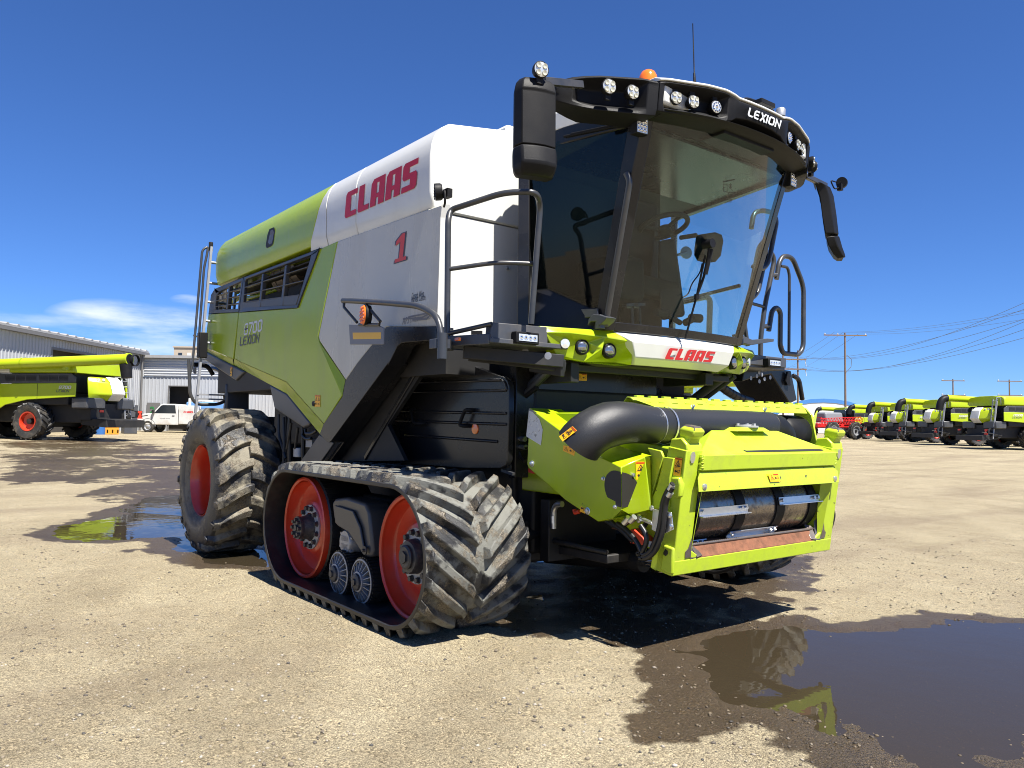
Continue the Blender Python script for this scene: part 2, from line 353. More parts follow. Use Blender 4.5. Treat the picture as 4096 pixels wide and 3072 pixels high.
# ---------------------------------------------------------------- lettering
def P2(polys, o, ux, uy, shear=0.0, lift=None):
    o, ux, uy = Vector(o), Vector(ux), Vector(uy); n = ux.cross(uy).normalized()*(lift or 0)
    return [[o+ux*(x+shear*y)+uy*y+n for x, y in p] for p in polys]
BLOCK = {'C': ([[(0, .1), (.1, 0), (.85, 0), (.85, .2), (.4, .2), (.4, .8), (.85, .8), (.85, 1), (.1, 1), (0, .9)]], .97),
 'L': ([[(0, 1), (.4, 1), (.4, .2), (.78, .2), (.78, 0), (.08, 0), (0, .08)]], .88),
 'A': ([[(0, 0), (0, .85), (.15, 1), (.38, 1), (.38, 0)], [(.54, 0), (.54, 1), (.92, 1), (.92, 0)], [(.38, .82), (.38, 1), (.54, 1), (.54, .82)], [(.38, .28), (.38, .44), (.54, .44), (.54, .28)]], 1.02),
 'S': ([[(0, .55), (0, .9), (.1, 1), (.88, 1), (.88, .8), (.4, .8), (.4, .6), (.78, .6), (.88, .5), (.88, .1), (.78, 0), (0, 0), (0, .2), (.48, .2), (.48, .4), (.1, .4), (0, .5)]], .95)}
def stroke(pl, t, closed=False):
    P = [Vector((x, y)) for x, y in pl]; k = len(P); L = []; Rr = []
    for i in range(k):
        a = P[i-1] if (closed or i) else None; b = P[(i+1) % k] if (closed or i < k-1) else None
        d1 = (P[i]-a).normalized() if a is not None else None; d2 = (b-P[i]).normalized() if b is not None else None
        d1 = d1 or d2; d2 = d2 or d1; n1 = Vector((-d1.y, d1.x)); n2 = Vector((-d2.y, d2.x)); nn = (n1+n2)
        nn = nn.normalized() if nn.length > 1e-4 else n1; sc = 1/max(.45, nn.dot(n1)); L.append(P[i]+nn*t/2*sc); Rr.append(P[i]-nn*t/2*sc)
    return [[tuple(L[i]), tuple(L[(i+1) % k]), tuple(Rr[(i+1) % k]), tuple(Rr[i])] for i in range(k if closed else k-1)]
def oval(x0, y0, x1, y1, c=.16): return [(x0+c, y0), (x1-c, y0), (x1-c*.3, y0+c*.3), (x1, y0+c), (x1, y1-c), (x1-c*.3, y1-c*.3), (x1-c, y1), (x0+c, y1), (x0+c*.3, y1-c*.3), (x0, y1-c), (x0, y0+c), (x0+c*.3, y0+c*.3)]
def techno(ch, t=.17):
    h = t/2; w = .62; a = 1-h
    if ch == 'L': return stroke([(h, 1), (h, h+.12), (h+.12, h), (w, h)], t), .72
    if ch == 'E': return stroke([(w, a), (h+.12, a), (h, a-.12), (h, h+.12), (h+.12, h), (w, h)], t)+stroke([(h, .5), (w-.03, .5)], t), .76
    if ch == 'X': return stroke([(h, 0), (w+.02, 1)], t)+stroke([(h, 1), (w+.02, 0)], t), .78
    if ch == 'I': return stroke([(h, 0), (h, 1)], t), .3
    if ch == 'O' or ch == '0': return stroke(oval(h, h, w+.06, a), t, True), .86
    if ch == 'N': return stroke([(h, 0), (h, a-.02), (w+.02, h+.02), (w+.02, 1)], t), .84
    if ch == '8': t2 = t*.82; return stroke(oval(h, .52, w+.02, 1-t2/2, .13), t2, True)+stroke(oval(h-.03, t2/2, w+.05, .5, .13), t2, True), .84
    if ch == '7': return stroke([(0, a), (w, a), (.22, 0)], t), .74
    if ch == '6': return stroke(oval(h, h, w, .54, .12), t, True)+stroke([(h, .3), (h, .7), (.2, a), (w, a)], t), .8
    return [], .4
def lettered(mb, text, bl, br, tl, font='block', shear=.18, mi=0, lift=.002, t=.17):
    """text fitted between three corners of its box (bottom-left, bottom-right, top-left)"""
    bl, br, tl = Vector(bl), Vector(br), Vector(tl); tot = 0; gl = []
    for ch in text:
        if font == 'block': ps, adv = BLOCK[ch]
        else: ps, adv = techno(ch, t)
        gl.append((ps, tot)); tot += adv
    ux = (br-bl)/(tot+shear*.6); uy = tl-bl; nn = ux.cross(uy).normalized()
    if nn.dot(Vector(CAM)-bl) < 0: nn = -nn
    for ps, off in gl:
        for p in ps: mb.poly([bl+ux*(x+off+shear*y)+uy*y+nn*lift for x, y in p], mi)
def typed(text, bl, br, height_vec, mi=0, mb=None, lift=.002, shear=0.0, bold=0.0):
    """plain typed words from the built-in font, laid between two base points"""
    cu = bpy.data.curves.new('typed', 'FONT'); cu.body = text; cu.size = 1.0; cu.shear = shear; cu.offset = bold; cu.resolution_u = 2
    to = bpy.data.objects.new('typed', cu); me = to.to_mesh()
    vs = [tuple(v.co) for v in me.vertices]; fs = [list(p.vertices) for p in me.polygons]; to.to_mesh_clear(); bpy.data.objects.remove(to); bpy.data.curves.remove(cu)
    x0 = min(v[0] for v in vs); x1 = max(v[0] for v in vs)
    bl, br = Vector(bl), Vector(br); ux = (br-bl)/(x1-x0); uy = Vector(height_vec)/.72; nn = ux.cross(uy).normalized()
    if nn.dot(Vector(CAM)-bl) < 0: nn = -nn
    mb = mb or MB(); mb.add([bl+ux*(v[0]-x0)+uy*v[1]+nn*lift for v in vs], fs, mi); return mb
def sticker(corners, parent, kind='v', name='warning_label', lift=.003):
    """yellow hazard label: bl, br, tr, tl corners; red header band, black triangle, pictogram"""
    bl, br, tr, tl = [Vector(c) for c in corners]; nn = (br-bl).cross(tl-bl).normalized()
    if nn.dot(Vector(CAM)-bl) < 0: nn = -nn
    def Q(x, y, k=1): return bl*(1-x)*(1-y)+br*x*(1-y)+tr*x*y+tl*(1-x)*y+nn*lift*k
    mb = MB(); mb.poly([Q(0, 0, .6), Q(1, 0, .6), Q(1, 1, .6), Q(0, 1, .6)], 0)
    def sub(x0, y0, x1, y1):
        f = lambda x, y: (x0+(x1-x0)*x, y0+(y1-y0)*y)
        for p in stroke([f(.12, .14), f(.88, .14), f(.5, .9)], .07*min(1, (x1-x0)), True): mb.poly([Q(*q) for q in p], 1)
        for p in stroke([f(.42, .3), f(.55, .45), f(.47, .6)], .08*(x1-x0)): mb.poly([Q(*q) for q in p], 1)
        for p in stroke([f(.4, .27), f(.66, .27)], .05*(x1-x0)): mb.poly([Q(*q) for q in p], 1)
    def pict(x0, y0, x1, y1):
        f = lambda x, y: (x0+(x1-x0)*x, y0+(y1-y0)*y)
        mb.poly([Q(*f(.2+.16*math.cos(a*.785), .5+.2*math.sin(a*.785))) for a in range(8)], 1)
        for p in stroke([f(.36, .5), f(.55, .62), f(.55, .38), f(.36, .5)], .06*(x1-x0)): mb.poly([Q(*q) for q in p], 1)
        for p in stroke([f(.62, .3), f(.85, .35), f(.88, .7), f(.7, .75)], .05*(x1-x0)): mb.poly([Q(*q) for q in p], 1)
    if kind == 'v':
        mb.poly([Q(.04, .89), Q(.96, .89), Q(.96, .97), Q(.04, .97)], 2); sub(.06, .47, .94, .87); pict(.08, .06, .92, .42)
        mb.poly([Q(0, .445), Q(1, .445), Q(1, .455), Q(0, .455)], 1)
    elif kind == 'h':
        mb.poly([Q(.5, .82), Q(.96, .82), Q(.96, .95), Q(.5, .95)], 2); sub(.06, .12, .48, .92); pict(.54, .12, .95, .78)
    else:
        mb.poly([Q(.04, .88), Q(.47, .88), Q(.47, .97), Q(.04, .97)], 2); mb.poly([Q(.53, .88), Q(.96, .88), Q(.96, .97), Q(.53, .97)], 2)
        sub(.04, .48, .48, .86); sub(.52, .48, .96, .86); pict(.06, .06, .48, .44); pict(.54, .06, .96, .44)
    return mb.build(name, [YEL, SBLK, SRED], parent, smooth=0, flip=False)
# ================================================================ the large combine harvester (x forward, y to its left, z up)
H = tag(empty('combine_harvester'), 'large lime and white combine harvester on rubber tracks with a red numeral 1', 'combine harvester')
H.location = (-.400, .357, -.117); H.scale = (1.075, 1.075, 1.075)      # cab and header group scaled up about the camera's position
KEEP[0] = H; KEEP[1] = (Matrix.Translation(H.location) @ Matrix.Scale(1.075, 4)).inverted()
YC = .357                                       # middle plane of the machine
SY = -1.50                                      # outer plane of the near side panels

# ---- tracks
TZ, TF_, TR_ = .585, .30, -1.64
def track(sign, near):
    r = .522; D = TF_-TR_; LEN = 2*D+2*math.pi*r; TH = .034
    def pos(s, off):
        s %= LEN
        if s < D: x, z, nx, nz = TR_+s, TZ+r, 0, 1
        elif s < D+math.pi*r:
            a = math.pi/2-(s-D)/r; x, z, nx, nz = TF_+r*math.cos(a), TZ+r*math.sin(a), math.cos(a), math.sin(a)
        elif s < 2*D+math.pi*r: x, z, nx, nz = TF_-(s-D-math.pi*r), TZ-r, 0, -1
        else:
            a = -math.pi/2-(s-2*D-math.pi*r)/r; x, z, nx, nz = TR_+r*math.cos(a), TZ+r*math.sin(a), math.cos(a), math.sin(a)
        return Vector((x+nx*off, 0, z+nz*off))
    yo, yi, ym = 2.297, 1.397, 1.84
    P = lambda s, off, y: pos(s, off)+Vector((0, YC+sign*y, 0))
    root = MB(); N = 170; vs = []; fs = []; ms = []
    for i in range(N):
        s = LEN*i/N
        for off, y in ((0, yo), (0, yi), (-TH, yi), (-TH, yo)): vs.append(P(s, off, y))
    for i in range(N):
        j = (i+1) % N
        for k, mm in ((0, 0), (1, 1), (2, 1), (3, 1)): fs.append([4*i+k, 4*i+(k+1) % 4, 4*j+(k+1) % 4, 4*j+k]); ms.append(mm)
    root.add(vs, fs, ms)
    nl = 40; sw = .30; hgt = .066
    for i in range(nl):
        for side in (0, 1):
            s0 = LEN*(i+.5*side)/nl; secs = []
            for k in range(8):
                t = k/7; y = (yo-.004-(yo-ym-.03)*t) if side == 0 else (yi+.004+(ym-.03-yi)*t)
                s = s0+sw*t; w = .046; wt = .031; hh = hgt*(1 if k > 0 else .93)
                yt = y if 0 < k < 7 else (y-.022*(1 if side == 0 else -1) if k == 0 else y+.02*(1 if side == 0 else -1))
                secs.append([P(s-w, -.004, y), P(s+w, -.004, y), P(s+wt, hh, yt), P(s-wt, hh, yt)])
            root.loft(secs, mi=0)
    trk = root.build('rubber_track', [TREAD, INNERR], H, bevel=.006, smooth=30, seg=1)
    if near: trk['label'] = 'mud caked rubber track on the near side'
    # running gear
    def wheel(x, hub):
        c = (x, YC+sign*.236, .565); ax = (0, sign, 0); m_ = MB()
        m_.lathe([(.462, 1.80), (.466, 1.845), (.482, 1.83), (.483, 1.40), (.47, 1.38), (.30, 1.37)], c, ax, 56)
        for i in range(48):
            a = 2*math.pi*i/48; d = Vector((math.cos(a), 0, math.sin(a))); tt = Vector((-d.z, 0, d.x))
            m_.obox(Vector(c)+d*.482+Vector((0, sign*1.76, 0)), tt*.012, (0, sign*.07, 0), d*.006)
        w = m_.build('track_wheel', INNERR, H, smooth=35)
        d_ = MB()
        d_.lathe([(.421, 1.80), (.431, 1.885), (.446, 1.896), (.461, 1.89), (.468, 1.86), (.468, 1.80)], c, ax, 64)
        d_.lathe([(.423, 1.87), (.412, 1.80), (.395, 1.775), (.33, 1.765), (.275, 1.775), (.25, 1.80), (.23, 1.815), (.05, 1.815)], c, ax, 64)
        d_.build('wheel_disc', RED, w, smooth=40)
        f_ = MB(); rf = .205; b_ = f_
        f_.lathe([(rf, 1.81), (rf, 1.832), (.13, 1.832)], c, ax, 48)
        for i in range(12):
            a = 2*math.pi*(i+.5)/12; o = Vector(c)+Vector((math.cos(a)*.176, sign*1.832, math.sin(a)*.176))
            b_.cyl(o, o+Vector((0, sign*.03, 0)), .021, 6, 1)
            b_.cyl(o, o+Vector((0, sign*.006, 0)), .026, 12, 1)
        f_.build('flange_ring', [SILV, BOLT], w, smooth=35)
        h_ = MB()
        if hub == 'front':
            h_.lathe([(.128, 1.82), (.126, 1.885), (.115, 1.905), (.088, 1.908), (.088, 1.925), (.075, 1.935), (0.001, 1.935)], c, ax, 40)
            o = Vector(c)+Vector((0, sign*1.935, 0)); h_.cyl(o, o+Vector((0, sign*.014, 0)), .046, 6)
        else:
            h_.lathe([(.125, 1.82), (.112, 1.86), (.098, 1.92), (.104, 1.93), (.104, 1.955), (0.001, 1.955)], c, ax, 40)
            for i in range(8):
                a = 2*math.pi*i/8; o = Vector(c)+Vector((math.cos(a)*.075, sign*1.955, math.sin(a)*.075)); h_.cyl(o, o+Vector((0, sign*.026, 0)), .017, 6)
            o = Vector(c)+Vector((0, sign*1.955, 0)); h_.cyl(o, o+Vector((0, sign*.02, 0)), .03, 6)
        h_.build('hub_cap', BOLT, w, smooth=35)
    wheel(.322, 'front'); wheel(-1.585, 'rear')
    for x in (-.84, -.425):
        c = (x, YC+sign*.255, .262); ax = (0, sign, 0); m_ = MB()
        m_.lathe([(.15, 1.87), (.183, 1.868), (.186, 1.80), (.186, 1.56), (.15, 1.55)], c, ax, 40)
        for i in range(36):
            a = 2*math.pi*i/36; d = Vector((math.cos(a), 0, math.sin(a))); tt = Vector((-d.z, 0, d.x)); m_.obox(Vector(c)+d*.186+Vector((0, sign*1.8, 0)), tt*.009, (0, sign*.06, 0), d*.007)
        w = m_.build('support_roller', INNERR, H, smooth=35)
        s_ = MB(); s_.lathe([(.172, 1.79), (.178, 1.872), (.166, 1.874), (.162, 1.80)], c, ax, 40); s_.lathe([(.165, 1.80), (.10, 1.77), (.07, 1.77)], c, ax, 40)
        for i in range(18):
            a = 2*math.pi*i/18; d = Vector((math.cos(a), 0, math.sin(a))); tt = Vector((-d.z, 0, d.x)); q = Vector(c)
            s_.prism([q+d*.065+Vector((0, sign*1.77, 0))-tt*.003, q+d*.166+Vector((0, sign*1.79, 0))-tt*.003, q+d*.166+Vector((0, sign*1.868, 0))-tt*.003, q+d*.065+Vector((0, sign*1.90, 0))-tt*.003], tt*.006)
        s_.lathe([(.085, 1.77), (.082, 1.905), (.068, 1.908)], c, ax, 32); s_.build('spoked_disc', ALU, w, smooth=35)
        k_ = MB(); k_.lathe([(.07, 1.90), (.066, 1.925), (.05, 1.932), (0.001, 1.932)], c, ax, 28); o = Vector(c)+Vector((0, sign*1.93, 0)); k_.cyl(o, o+Vector((0, sign*.016, 0)), .03, 6); k_.build('hub_cap', BOLT, w, smooth=35)
    # rocker frame and its angular cover
    fr = MB(); y0, y1 = sorted((YC+sign*1.55, YC+sign*1.72)); fr.box(-1.4, .15, y0, y1, .36, .88); y0, y1 = sorted((YC+sign*1.7, YC+sign*1.98)); fr.box(-1.15, -.1, y0, y1, .48, .72)
    fr.build('track_frame', CHAS, H, bevel=.02)
    if near:
        pts = WW(tk, [(700, 362), (800, 350), (955, 400), (985, 470), (1015, 790), (1005, 845), (975, 852), (930, 832), (830, 660), (745, 600), (695, 540), (678, 400)], y=-1.73)
        g_ = MB(); g_.prism(pts, (0, .22, 0)); cov = g_.build('frame_cover', DGREY, H, bevel=.025, seg=3)
        g_ = MB(); fc = WW(tk, [(720, 415), (870, 462), (930, 600), (960, 775), (935, 790), (835, 640), (750, 590), (722, 560)], y=-1.736)
        g_.prism(fc, (0, -.02, 0)); g_.build('cover_facet', DGREY, cov, bevel=.008)
        g_ = MB(); o = W(tk(958, 790), y=-1.75); g_.cyl(o, o+Vector((0, -.012, 0)), .035, 20); o2 = o+Vector((0, -.012, 0)); g_.cyl(o2, o2+Vector((0, -.02, 0)), .013, 6); g_.build('pivot_bolt', BOLT, cov)
        o = W(tk(800, 722), y=-1.70); g_ = MB(); g_.lathe([(.105, -.25), (.105, 0), (.095, .018), (.001, .02)], o, (0, -1, 0), 36)
        for a in range(6):
            q = o+Vector((math.cos(a*1.047+.4)*.112, .02, math.sin(a*1.047+.4)*.112)); g_.cyl(q, q+Vector((0, -.03, 0)), .012, 6)
        cap = g_.build('axle_cap', ALU, H, smooth=40)
        t_ = MB(); n_ = o+Vector((0, -.021, 0))
        typed('TERRA', n_+Vector((-.072, 0, .012)), n_+Vector((.072, 0, .012)), (0, 0, .042), mb=t_, bold=.01); typed('TRAC', n_+Vector((-.055, 0, -.055)), n_+Vector((.06, 0, -.055)), (0, 0, .042), mb=t_, bold=.01)
        t_.build('cap_lettering', LMID, cap, smooth=0, flip=False)
track(-1, True); track(1, False)

# ---- rear tyres
def rear_tyre(sign, near):
    c = Vector((-4.16, YC+sign*1.977, .838)); ax = Vector((0, sign, 0)); m_ = MB()
    prof = [(.405, .27), (.425, .318), (.50, .366), (.58, .385), (.66, .382), (.72, .368), (.762, .345), (.778, .31), (.785, .2), (.79, 0), (.785, -.2), (.778, -.31), (.74, -.355), (.6, -.38), (.45, -.35), (.405, -.3)]
    m_.lathe([(a, b, 1 if (b > .32) else 0) for a, b in prof], c, ax, 96)
    nl = 18; sw = .30
    for i in range(nl):
        for side in (1, -1):
            a0 = 2*math.pi*(i+(.5 if side < 0 else 0))/nl+.05; secs = []
            for k in range(8):
                t = k/7; y = side*(.362-(.362+.015)*t); a = a0+sw*t*(1-.28*t*t)*1.15
                dr = .848 if t > .12 else .84; base = .775-(.03 if k == 0 else 0); w = .058+.010*(1-t); wt = .042+.008*(1-t)
                ring = []
                for rr, dw in ((base, -w), (base, w), (dr-(.045 if k == 0 else 0), wt), (dr-(.045 if k == 0 else 0), -wt)):
                    aa = a+dw/rr*1.0; ring.append(c+ax*y+Vector((math.cos(aa)*rr, 0, math.sin(aa)*rr)))
                secs.append(ring)
            m_.loft(secs, mi=0)
            # shoulder block running down the sidewall
            secs = []
            for rr_, yy, w in ((.80, .362, .05), (.765, .378, .045), (.725, .381, .03)):
                secs.append([c+ax*side*(yy+dy)+Vector((math.cos(a0+dw/rr_)*rr_, 0, math.sin(a0+dw/rr_)*rr_)) for dw, dy in ((-w, -.03), (w, -.03), (w*.7, .006), (-w*.7, .006))])
            m_.loft(secs, mi=1)
    ty = m_.build('rear_tyre', [TYRET, SIDEW], H, bevel=.006, seg=1, smooth=35)
    r_ = MB(); r_.lathe([(.395, .27), (.406, .32), (.414, .328), (.420, .318), (.420, .28)], c, ax, 72)
    r_.lathe([(.398, .32), (.385, .29), (.372, .27), (.36, .18), (.365, .12), (.345, .08), (.30, .03), (.2, .02), (.001, .02)], c, ax, 72); r_.build('wheel_rim', RED, ty, smooth=40)
    if near:
        t_ = MB(); txt = '710/65 R 30'; a = math.radians(158); rad = .62
        for ch in txt:
            if ch == ' ': a -= .07; continue
            dirr = Vector((math.cos(a), 0, math.sin(a))); tan = Vector((math.sin(a), 0, -math.cos(a))); wd = .055 if ch != '1' else .03
            b0 = c+ax*.394+dirr*rad; typed(ch, b0-tan*wd/2, b0+tan*wd/2, dirr*.085, mb=t_, lift=.002, bold=.02); a -= (wd+.022)/rad
        a = math.radians(205)
        for ch in 'S-F7':
            dirr = Vector((math.cos(a), 0, math.sin(a))); tan = Vector((math.sin(a), 0, -math.cos(a))); b0 = c+ax*.394+dirr*rad
            typed(ch, b0-tan*.035, b0+tan*.035, dirr*.10, mb=t_, lift=.002, bold=.02); a += .27
        t_.build('tyre_lettering', HOSE, ty, smooth=0, flip=False)
rear_tyre(-1, True); rear_tyre(1, False)

# ---- upper hood: white tank cover in front, lime engine hood behind
def hprof(zlip):
    h = [(-1.414, zlip), (-1.482, zlip+.014), (-1.517, zlip+.14), (-1.52, 3.688), (-1.506, 3.79), (-1.474, 3.869), (-1.425, 3.932), (-1.345, 3.985), (-0.62, 4.096), (.10, 4.144)]
    return h+[(2*YC-y, z) for y, z in reversed(h)]
def slx(z, x0): return x0-.34*(3.868-z)/.56
m_ = MB(); pr = hprof(3.252); half = [q for q in pr if q[0] < .5]+[(.80, 4.144), (.80, 3.252)]
m_.loft([[(0.11, y, z) for y, z in half], [(-1.18, y, z) for y, z in half]]); m_.loft([[(-1.182, y, z) for y, z in pr], [(-1.817, y, z) for y, z in pr]]); wh = m_.build('tank_cover', WHITE, H, bevel=.014, smooth=30)
m_ = MB(); m_.loft([[(-1.827, y, z) for y, z in pr], [(slx(z, -1.891), y, z) for y, z in pr]]); m_.build('cover_end_panel', WHITE, wh, bevel=.006, smooth=30)
pg = hprof(3.339); m_ = MB()
m_.loft([[(slx(z, -1.897), y, z) for y, z in pg], [(-5.184, y, z) for y, z in pg], [(-5.29, YC+(y-YC)*.995, 3.339+(z-3.339)*.97) for y, z in pg], [(-5.337, YC+(y-YC)*.975, 3.3689999999999998+(z-3.339)*.90) for y, z in pg]])
eh = m_.build('engine_hood', LIME, H, bevel=.01, smooth=34)
m_ = MB(); sl_ = WW(z8, [(1182, 45), (1232, 24), (1246, 62), (1222, 205), (1205, 232), (1152, 256), (1141, 232), (1160, 110)], y=-1.5225); m_.poly(sl_); m_.build('hood_slot', CHAS, eh, smooth=0, flip=False)
m_ = MB(); sl2 = WW(z8, [(1196, 62), (1222, 52), (1232, 80), (1212, 200), (1180, 215), (1168, 190)], y=-1.524); m_.poly(sl2); m_.build('slot_grille', WORN, eh, smooth=0, flip=False)
t_ = MB(); a, b, c_ = WW(r1, [(1072, 752), (1453, 592), (1092, 585)], y=-1.521)
tl = W(r1(1072+22, 585), y=-1.521)
def fixcorner(bl, br, tl, h=None):
    return bl, br, bl+Vector((0, 0, (tl-bl).z))
bl, br, tl = fixcorner(a, W(r1(1540, 560), y=-1.521), c_)
br.z = bl.z; lettered(t_, 'CLAAS', bl, br, tl, shear=.13, lift=.003); t_.build('maker_lettering', LRED, wh, smooth=0, flip=False)
# lower white front panel below the tank cover, facing forward
m_ = MB(); m_.prism([(0.073, -1.475, 3.244), (0.073, -1.475, 2.227), (0.073, .80, 2.227), (0.073, .80, 3.244)], (.022, 0, 0)); m_.mark(); m_.prism([(-1.20, .80, 3.24), (-1.20, .80, 2.22), (-1.20, 2.19, 2.22), (-1.20, 2.19, 3.24)], (.022, 0, 0)); fp = m_.split('tank_front_panel', WHITE, H, bevel=.006)[0]
m_ = MB(); o = W(z3(1045, 1030), x=0.095); m_.lathe([(.018, 0), (.016, .02), (.001, .026)], o, (1, 0, 0), 12); m_.build('panel_bolt', STEEL, fp, smooth=40)
m_ = MB(); q = WW(r1, [(1872, 1458), (1943, 1458), (1943, 1482), (1872, 1482)], x=0.0965); m_.poly(q); m_.build('grip_recess', BLACK, fp, smooth=0, flip=False)
m_ = MB(); m_.box(-4.9, -1.21, -1.44, 2.15, 3.22, 3.235); m_.box(-1.8, .05, -1.3, .78, 1.95, 3.23); m_.box(-1.8, -1.22, .78, 2.05, 1.95, 3.215); m_.build('inner_tank_and_dark_sheet', CHAS, H)  # tank boxes, plus a thin dark sheet so the hood looks dark beneath
m_ = MB(); o = W(z1(140, 945), x=-.1); m_.box(-.5, 0, o.y-.12, o.y+.3, 3.95, o.z, 0); m_.build('tank_lid', WHITE, H, bevel=.03)

# ---- lower side panels (near side traced at the panel plane, far side plain)
def sidepanel(name, pts, mt, th=.05, parent=H, bevel=.008):
    q = MB(); q.prism(pts, (0, th, 0)); return q.build(name, mt, parent, bevel=bevel)
gp = [W(p, y=SY) for p in ((729.5, 521), (955, 441.5), (951.5, 470), (949, 560), (944, 705), (834, 706.5), (773.3, 783), (746.5, 820.4), (690.5, 737), (688, 727))]
gpan = sidepanel('grey_side_panel', gp, GREY)
m_ = MB(); e = [W(p, y=SY) for p in ((955, 441.5), (951.5, 470), (949, 560), (944, 705))]; m_.loft([e, [(p.x+.04, p.y+.05, p.z) for p in e]], closed=False, cap=False); m_.build('panel_edge', WHITE, gpan, smooth=0)
# lime panels
def lime(name, pts, par=H): return sidepanel(name, pts, LIME, parent=par)
yb = SY
front_outline = [W(z8(*p), y=yb) for p in ((845, 966), (1490, 917), (1722, 270), (1760, 256))]+[W(p, y=yb) for p in ((728.7, 521), (687, 727), (689.5, 738))]
low_in = [W(z10(*p), y=yb) for p in ((1350, 345), (1155, 640), (770, 205), (300, 2))]+[W(z8(800, 1487), y=yb)]
tri_r = [W(p, y=yb) for p in ((689.5, 738),)]
fo = front_outline+low_in[:0]
main_pts = front_outline+[W(z10(1350, 340), y=yb), W(z10(1157, 640), y=yb), W(z10(770, 205), y=yb), W(z10(300, 0), y=yb), W(z8(795, 1480), y=yb)]
lp = lime('lime_side_panel', main_pts)
m_ = MB()   # lower bevelled band and front facet folded inward
inn = [W(z10(1118, 742), y=yb+.05), W(z10(775, 325), y=yb+.06), W(z10(590, 225), y=yb+.06), W(z10(222, 25), y=yb+.06)]
out = [W(z10(1157, 640), y=yb), W(z10(770, 205), y=yb), W(z10(300, 0), y=yb), W(z8(795, 1480), y=yb)]
for i in range(3): m_.poly([out[i], out[i+1], inn[i+1], inn[i]])
m_.poly([W(p, y=yb) for p in ((689.5, 738),)]+[W(z10(1350, 340), y=yb), W((746.3, 820.4), y=yb+.035)])
m_.build('folded_edge', LIME, lp, smooth=0)
back_pts = [W(z8(*p), y=yb) for p in ((838, 966), (510, 984), (470, 1352), (780, 1484))]
bp_ = lime('rear_side_panel', back_pts)
m_ = MB(); m_.poly([W(z8(470, 1352), y=yb), W(z8(780, 1484), y=yb), W(z8(787, 1556), y=yb+.06), W(z8(468, 1392), y=yb+.06)]); m_.poly([W(z8(510, 984), y=yb), W(z8(470, 1352), y=yb), W(z8(470, 1352), y=yb)+Vector((-.0, .3, 0)), W(z8(510, 984), y=yb)+Vector((0, .3, 0))]); m_.build('folded_edge', LIME, bp_, smooth=0)
t_ = MB(); bl = W(z8(900, 1222), y=yb); br = W(z8(1112, 1175), y=yb); br.z = bl.z; tl = bl+Vector((0, 0, W(z8(912, 1092), y=yb).z-bl.z)); lettered(t_, '8700', bl, br, tl, 'techno', .14, 0, .003, t=.17)
bl = W(z8(853, 1342), y=yb); br = W(z8(1078, 1300), y=yb); br.z = bl.z; tl = bl+Vector((0, 0, W(z8(865, 1240), y=yb).z-bl.z)); lettered(t_, 'LEXION', bl, br, tl, 'techno', .14, 1, .003, t=.17); t_.build('model_lettering', [LGREY, LDARK], lp, smooth=0, flip=False)
sticker(WW(z10, [(1066, 460), (1123, 462), (1124, 340), (1070, 337)], y=yb-.001), lp, 'd')
m_ = MB(); o = W(z10(1057, 428), y=yb); m_.lathe([(.028, 0), (.026, .012), (.001, .014)], o, (0, -1, 0), 16); m_.build('panel_lock', BLACK, lp)
# numeral and small lettering on the grey panel
t_ = MB(); ONE = [(.16, 0), (.86, 0), (.86, .13), (.66, .13), (.66, 1), (.46, 1), (.12, .78), (.12, .62), (.4, .72), (.4, .13), (.16, .13)]
bl = W(r1(1378, 1035), y=yb); br = W(r1(1475, 1005), y=yb); tl_ = W(r1(1400, 880), y=yb); hz = tl_.z-bl.z+.03
w_ = (br.x-bl.x)*1.08
def onepts(g, lift): return [Vector((bl.x+w_*(x-.05+(g if x > .5 else -g)*.06+.14*y), yb-lift, bl.z+hz*(y+(g if y > .5 else -g)*.03))) for x, y in ONE]
t_.poly(onepts(1, .003), 1); t_.poly(onepts(-.15, .0045), 0); t_.build('numeral', [L1RED, LDARK], gpan, smooth=0, flip=False)
t_ = MB(); b0 = W(r1(1497, 1258), y=yb); b1 = W(r1(1574, 1254), y=yb); b1.z = b0.z; typed('Canada West', b0, b1, (0, 0, .052), mb=t_, bold=.012)
b0 = W(r1(1495, 1282), y=yb); b1 = W(r1(1583, 1280), y=yb); b1.z = b0.z; typed('Harvest Centre', b0, b1, (0, 0, .052), mb=t_, bold=.012); t_.build('dealer_lettering', LDARK, gpan, smooth=0, flip=False)
t_ = MB(); b0 = W(r1(1436, 1420), y=yb); b1 = W(r1(1482, 1418), y=yb); b1.z = b0.z; typed('APS', b0, b1, (0, 0, .06), mb=t_, shear=.25); b0 = W(r1(1486, 1408), y=yb); b1 = W(r1(1616, 1404), y=yb); b1.z = b0.z; typed('SYNFLOW HYBRID', b0, b1, (0, 0, .042), mb=t_, shear=.25)
for pl in ([(1474, 1372), (1575, 1352), (1612, 1340)], [(1440, 1384), (1560, 1376), (1600, 1352), (1614, 1344)], [(1500, 1390), (1590, 1384), (1616, 1356)]):
    q = WW(r1, pl, y=yb-.003)
    for i in range(len(q)-1): d = Vector((0, 0, .007)); t_.poly([q[i]-d, q[i+1]-d, q[i+1]+d, q[i]+d])
t_.build('badge_lettering', LMID, gpan, smooth=0, flip=False)
# black wheel-arch trim with its long diagonal leg
fl = [W(z10(*p), y=-1.525) for p in ((1510, 0), (1385, 184), (1352, 355), (1155, 642), (1115, 745), (1190, 826), (1212, 832), (1235, 815), (1830, 0))]+[W(z9(*p), y=-1.525) for p in ((0, 545), (100, 345), (135, 315), (180, 305), (500, 280), (500, 140))]+[W((834.3, 706.3), y=-1.525)]
m_ = MB(); m_.prism(fl, (0, .16, 0)); m_.build('wheel_arch_trim', BLACKP, H, bevel=.018, seg=3)
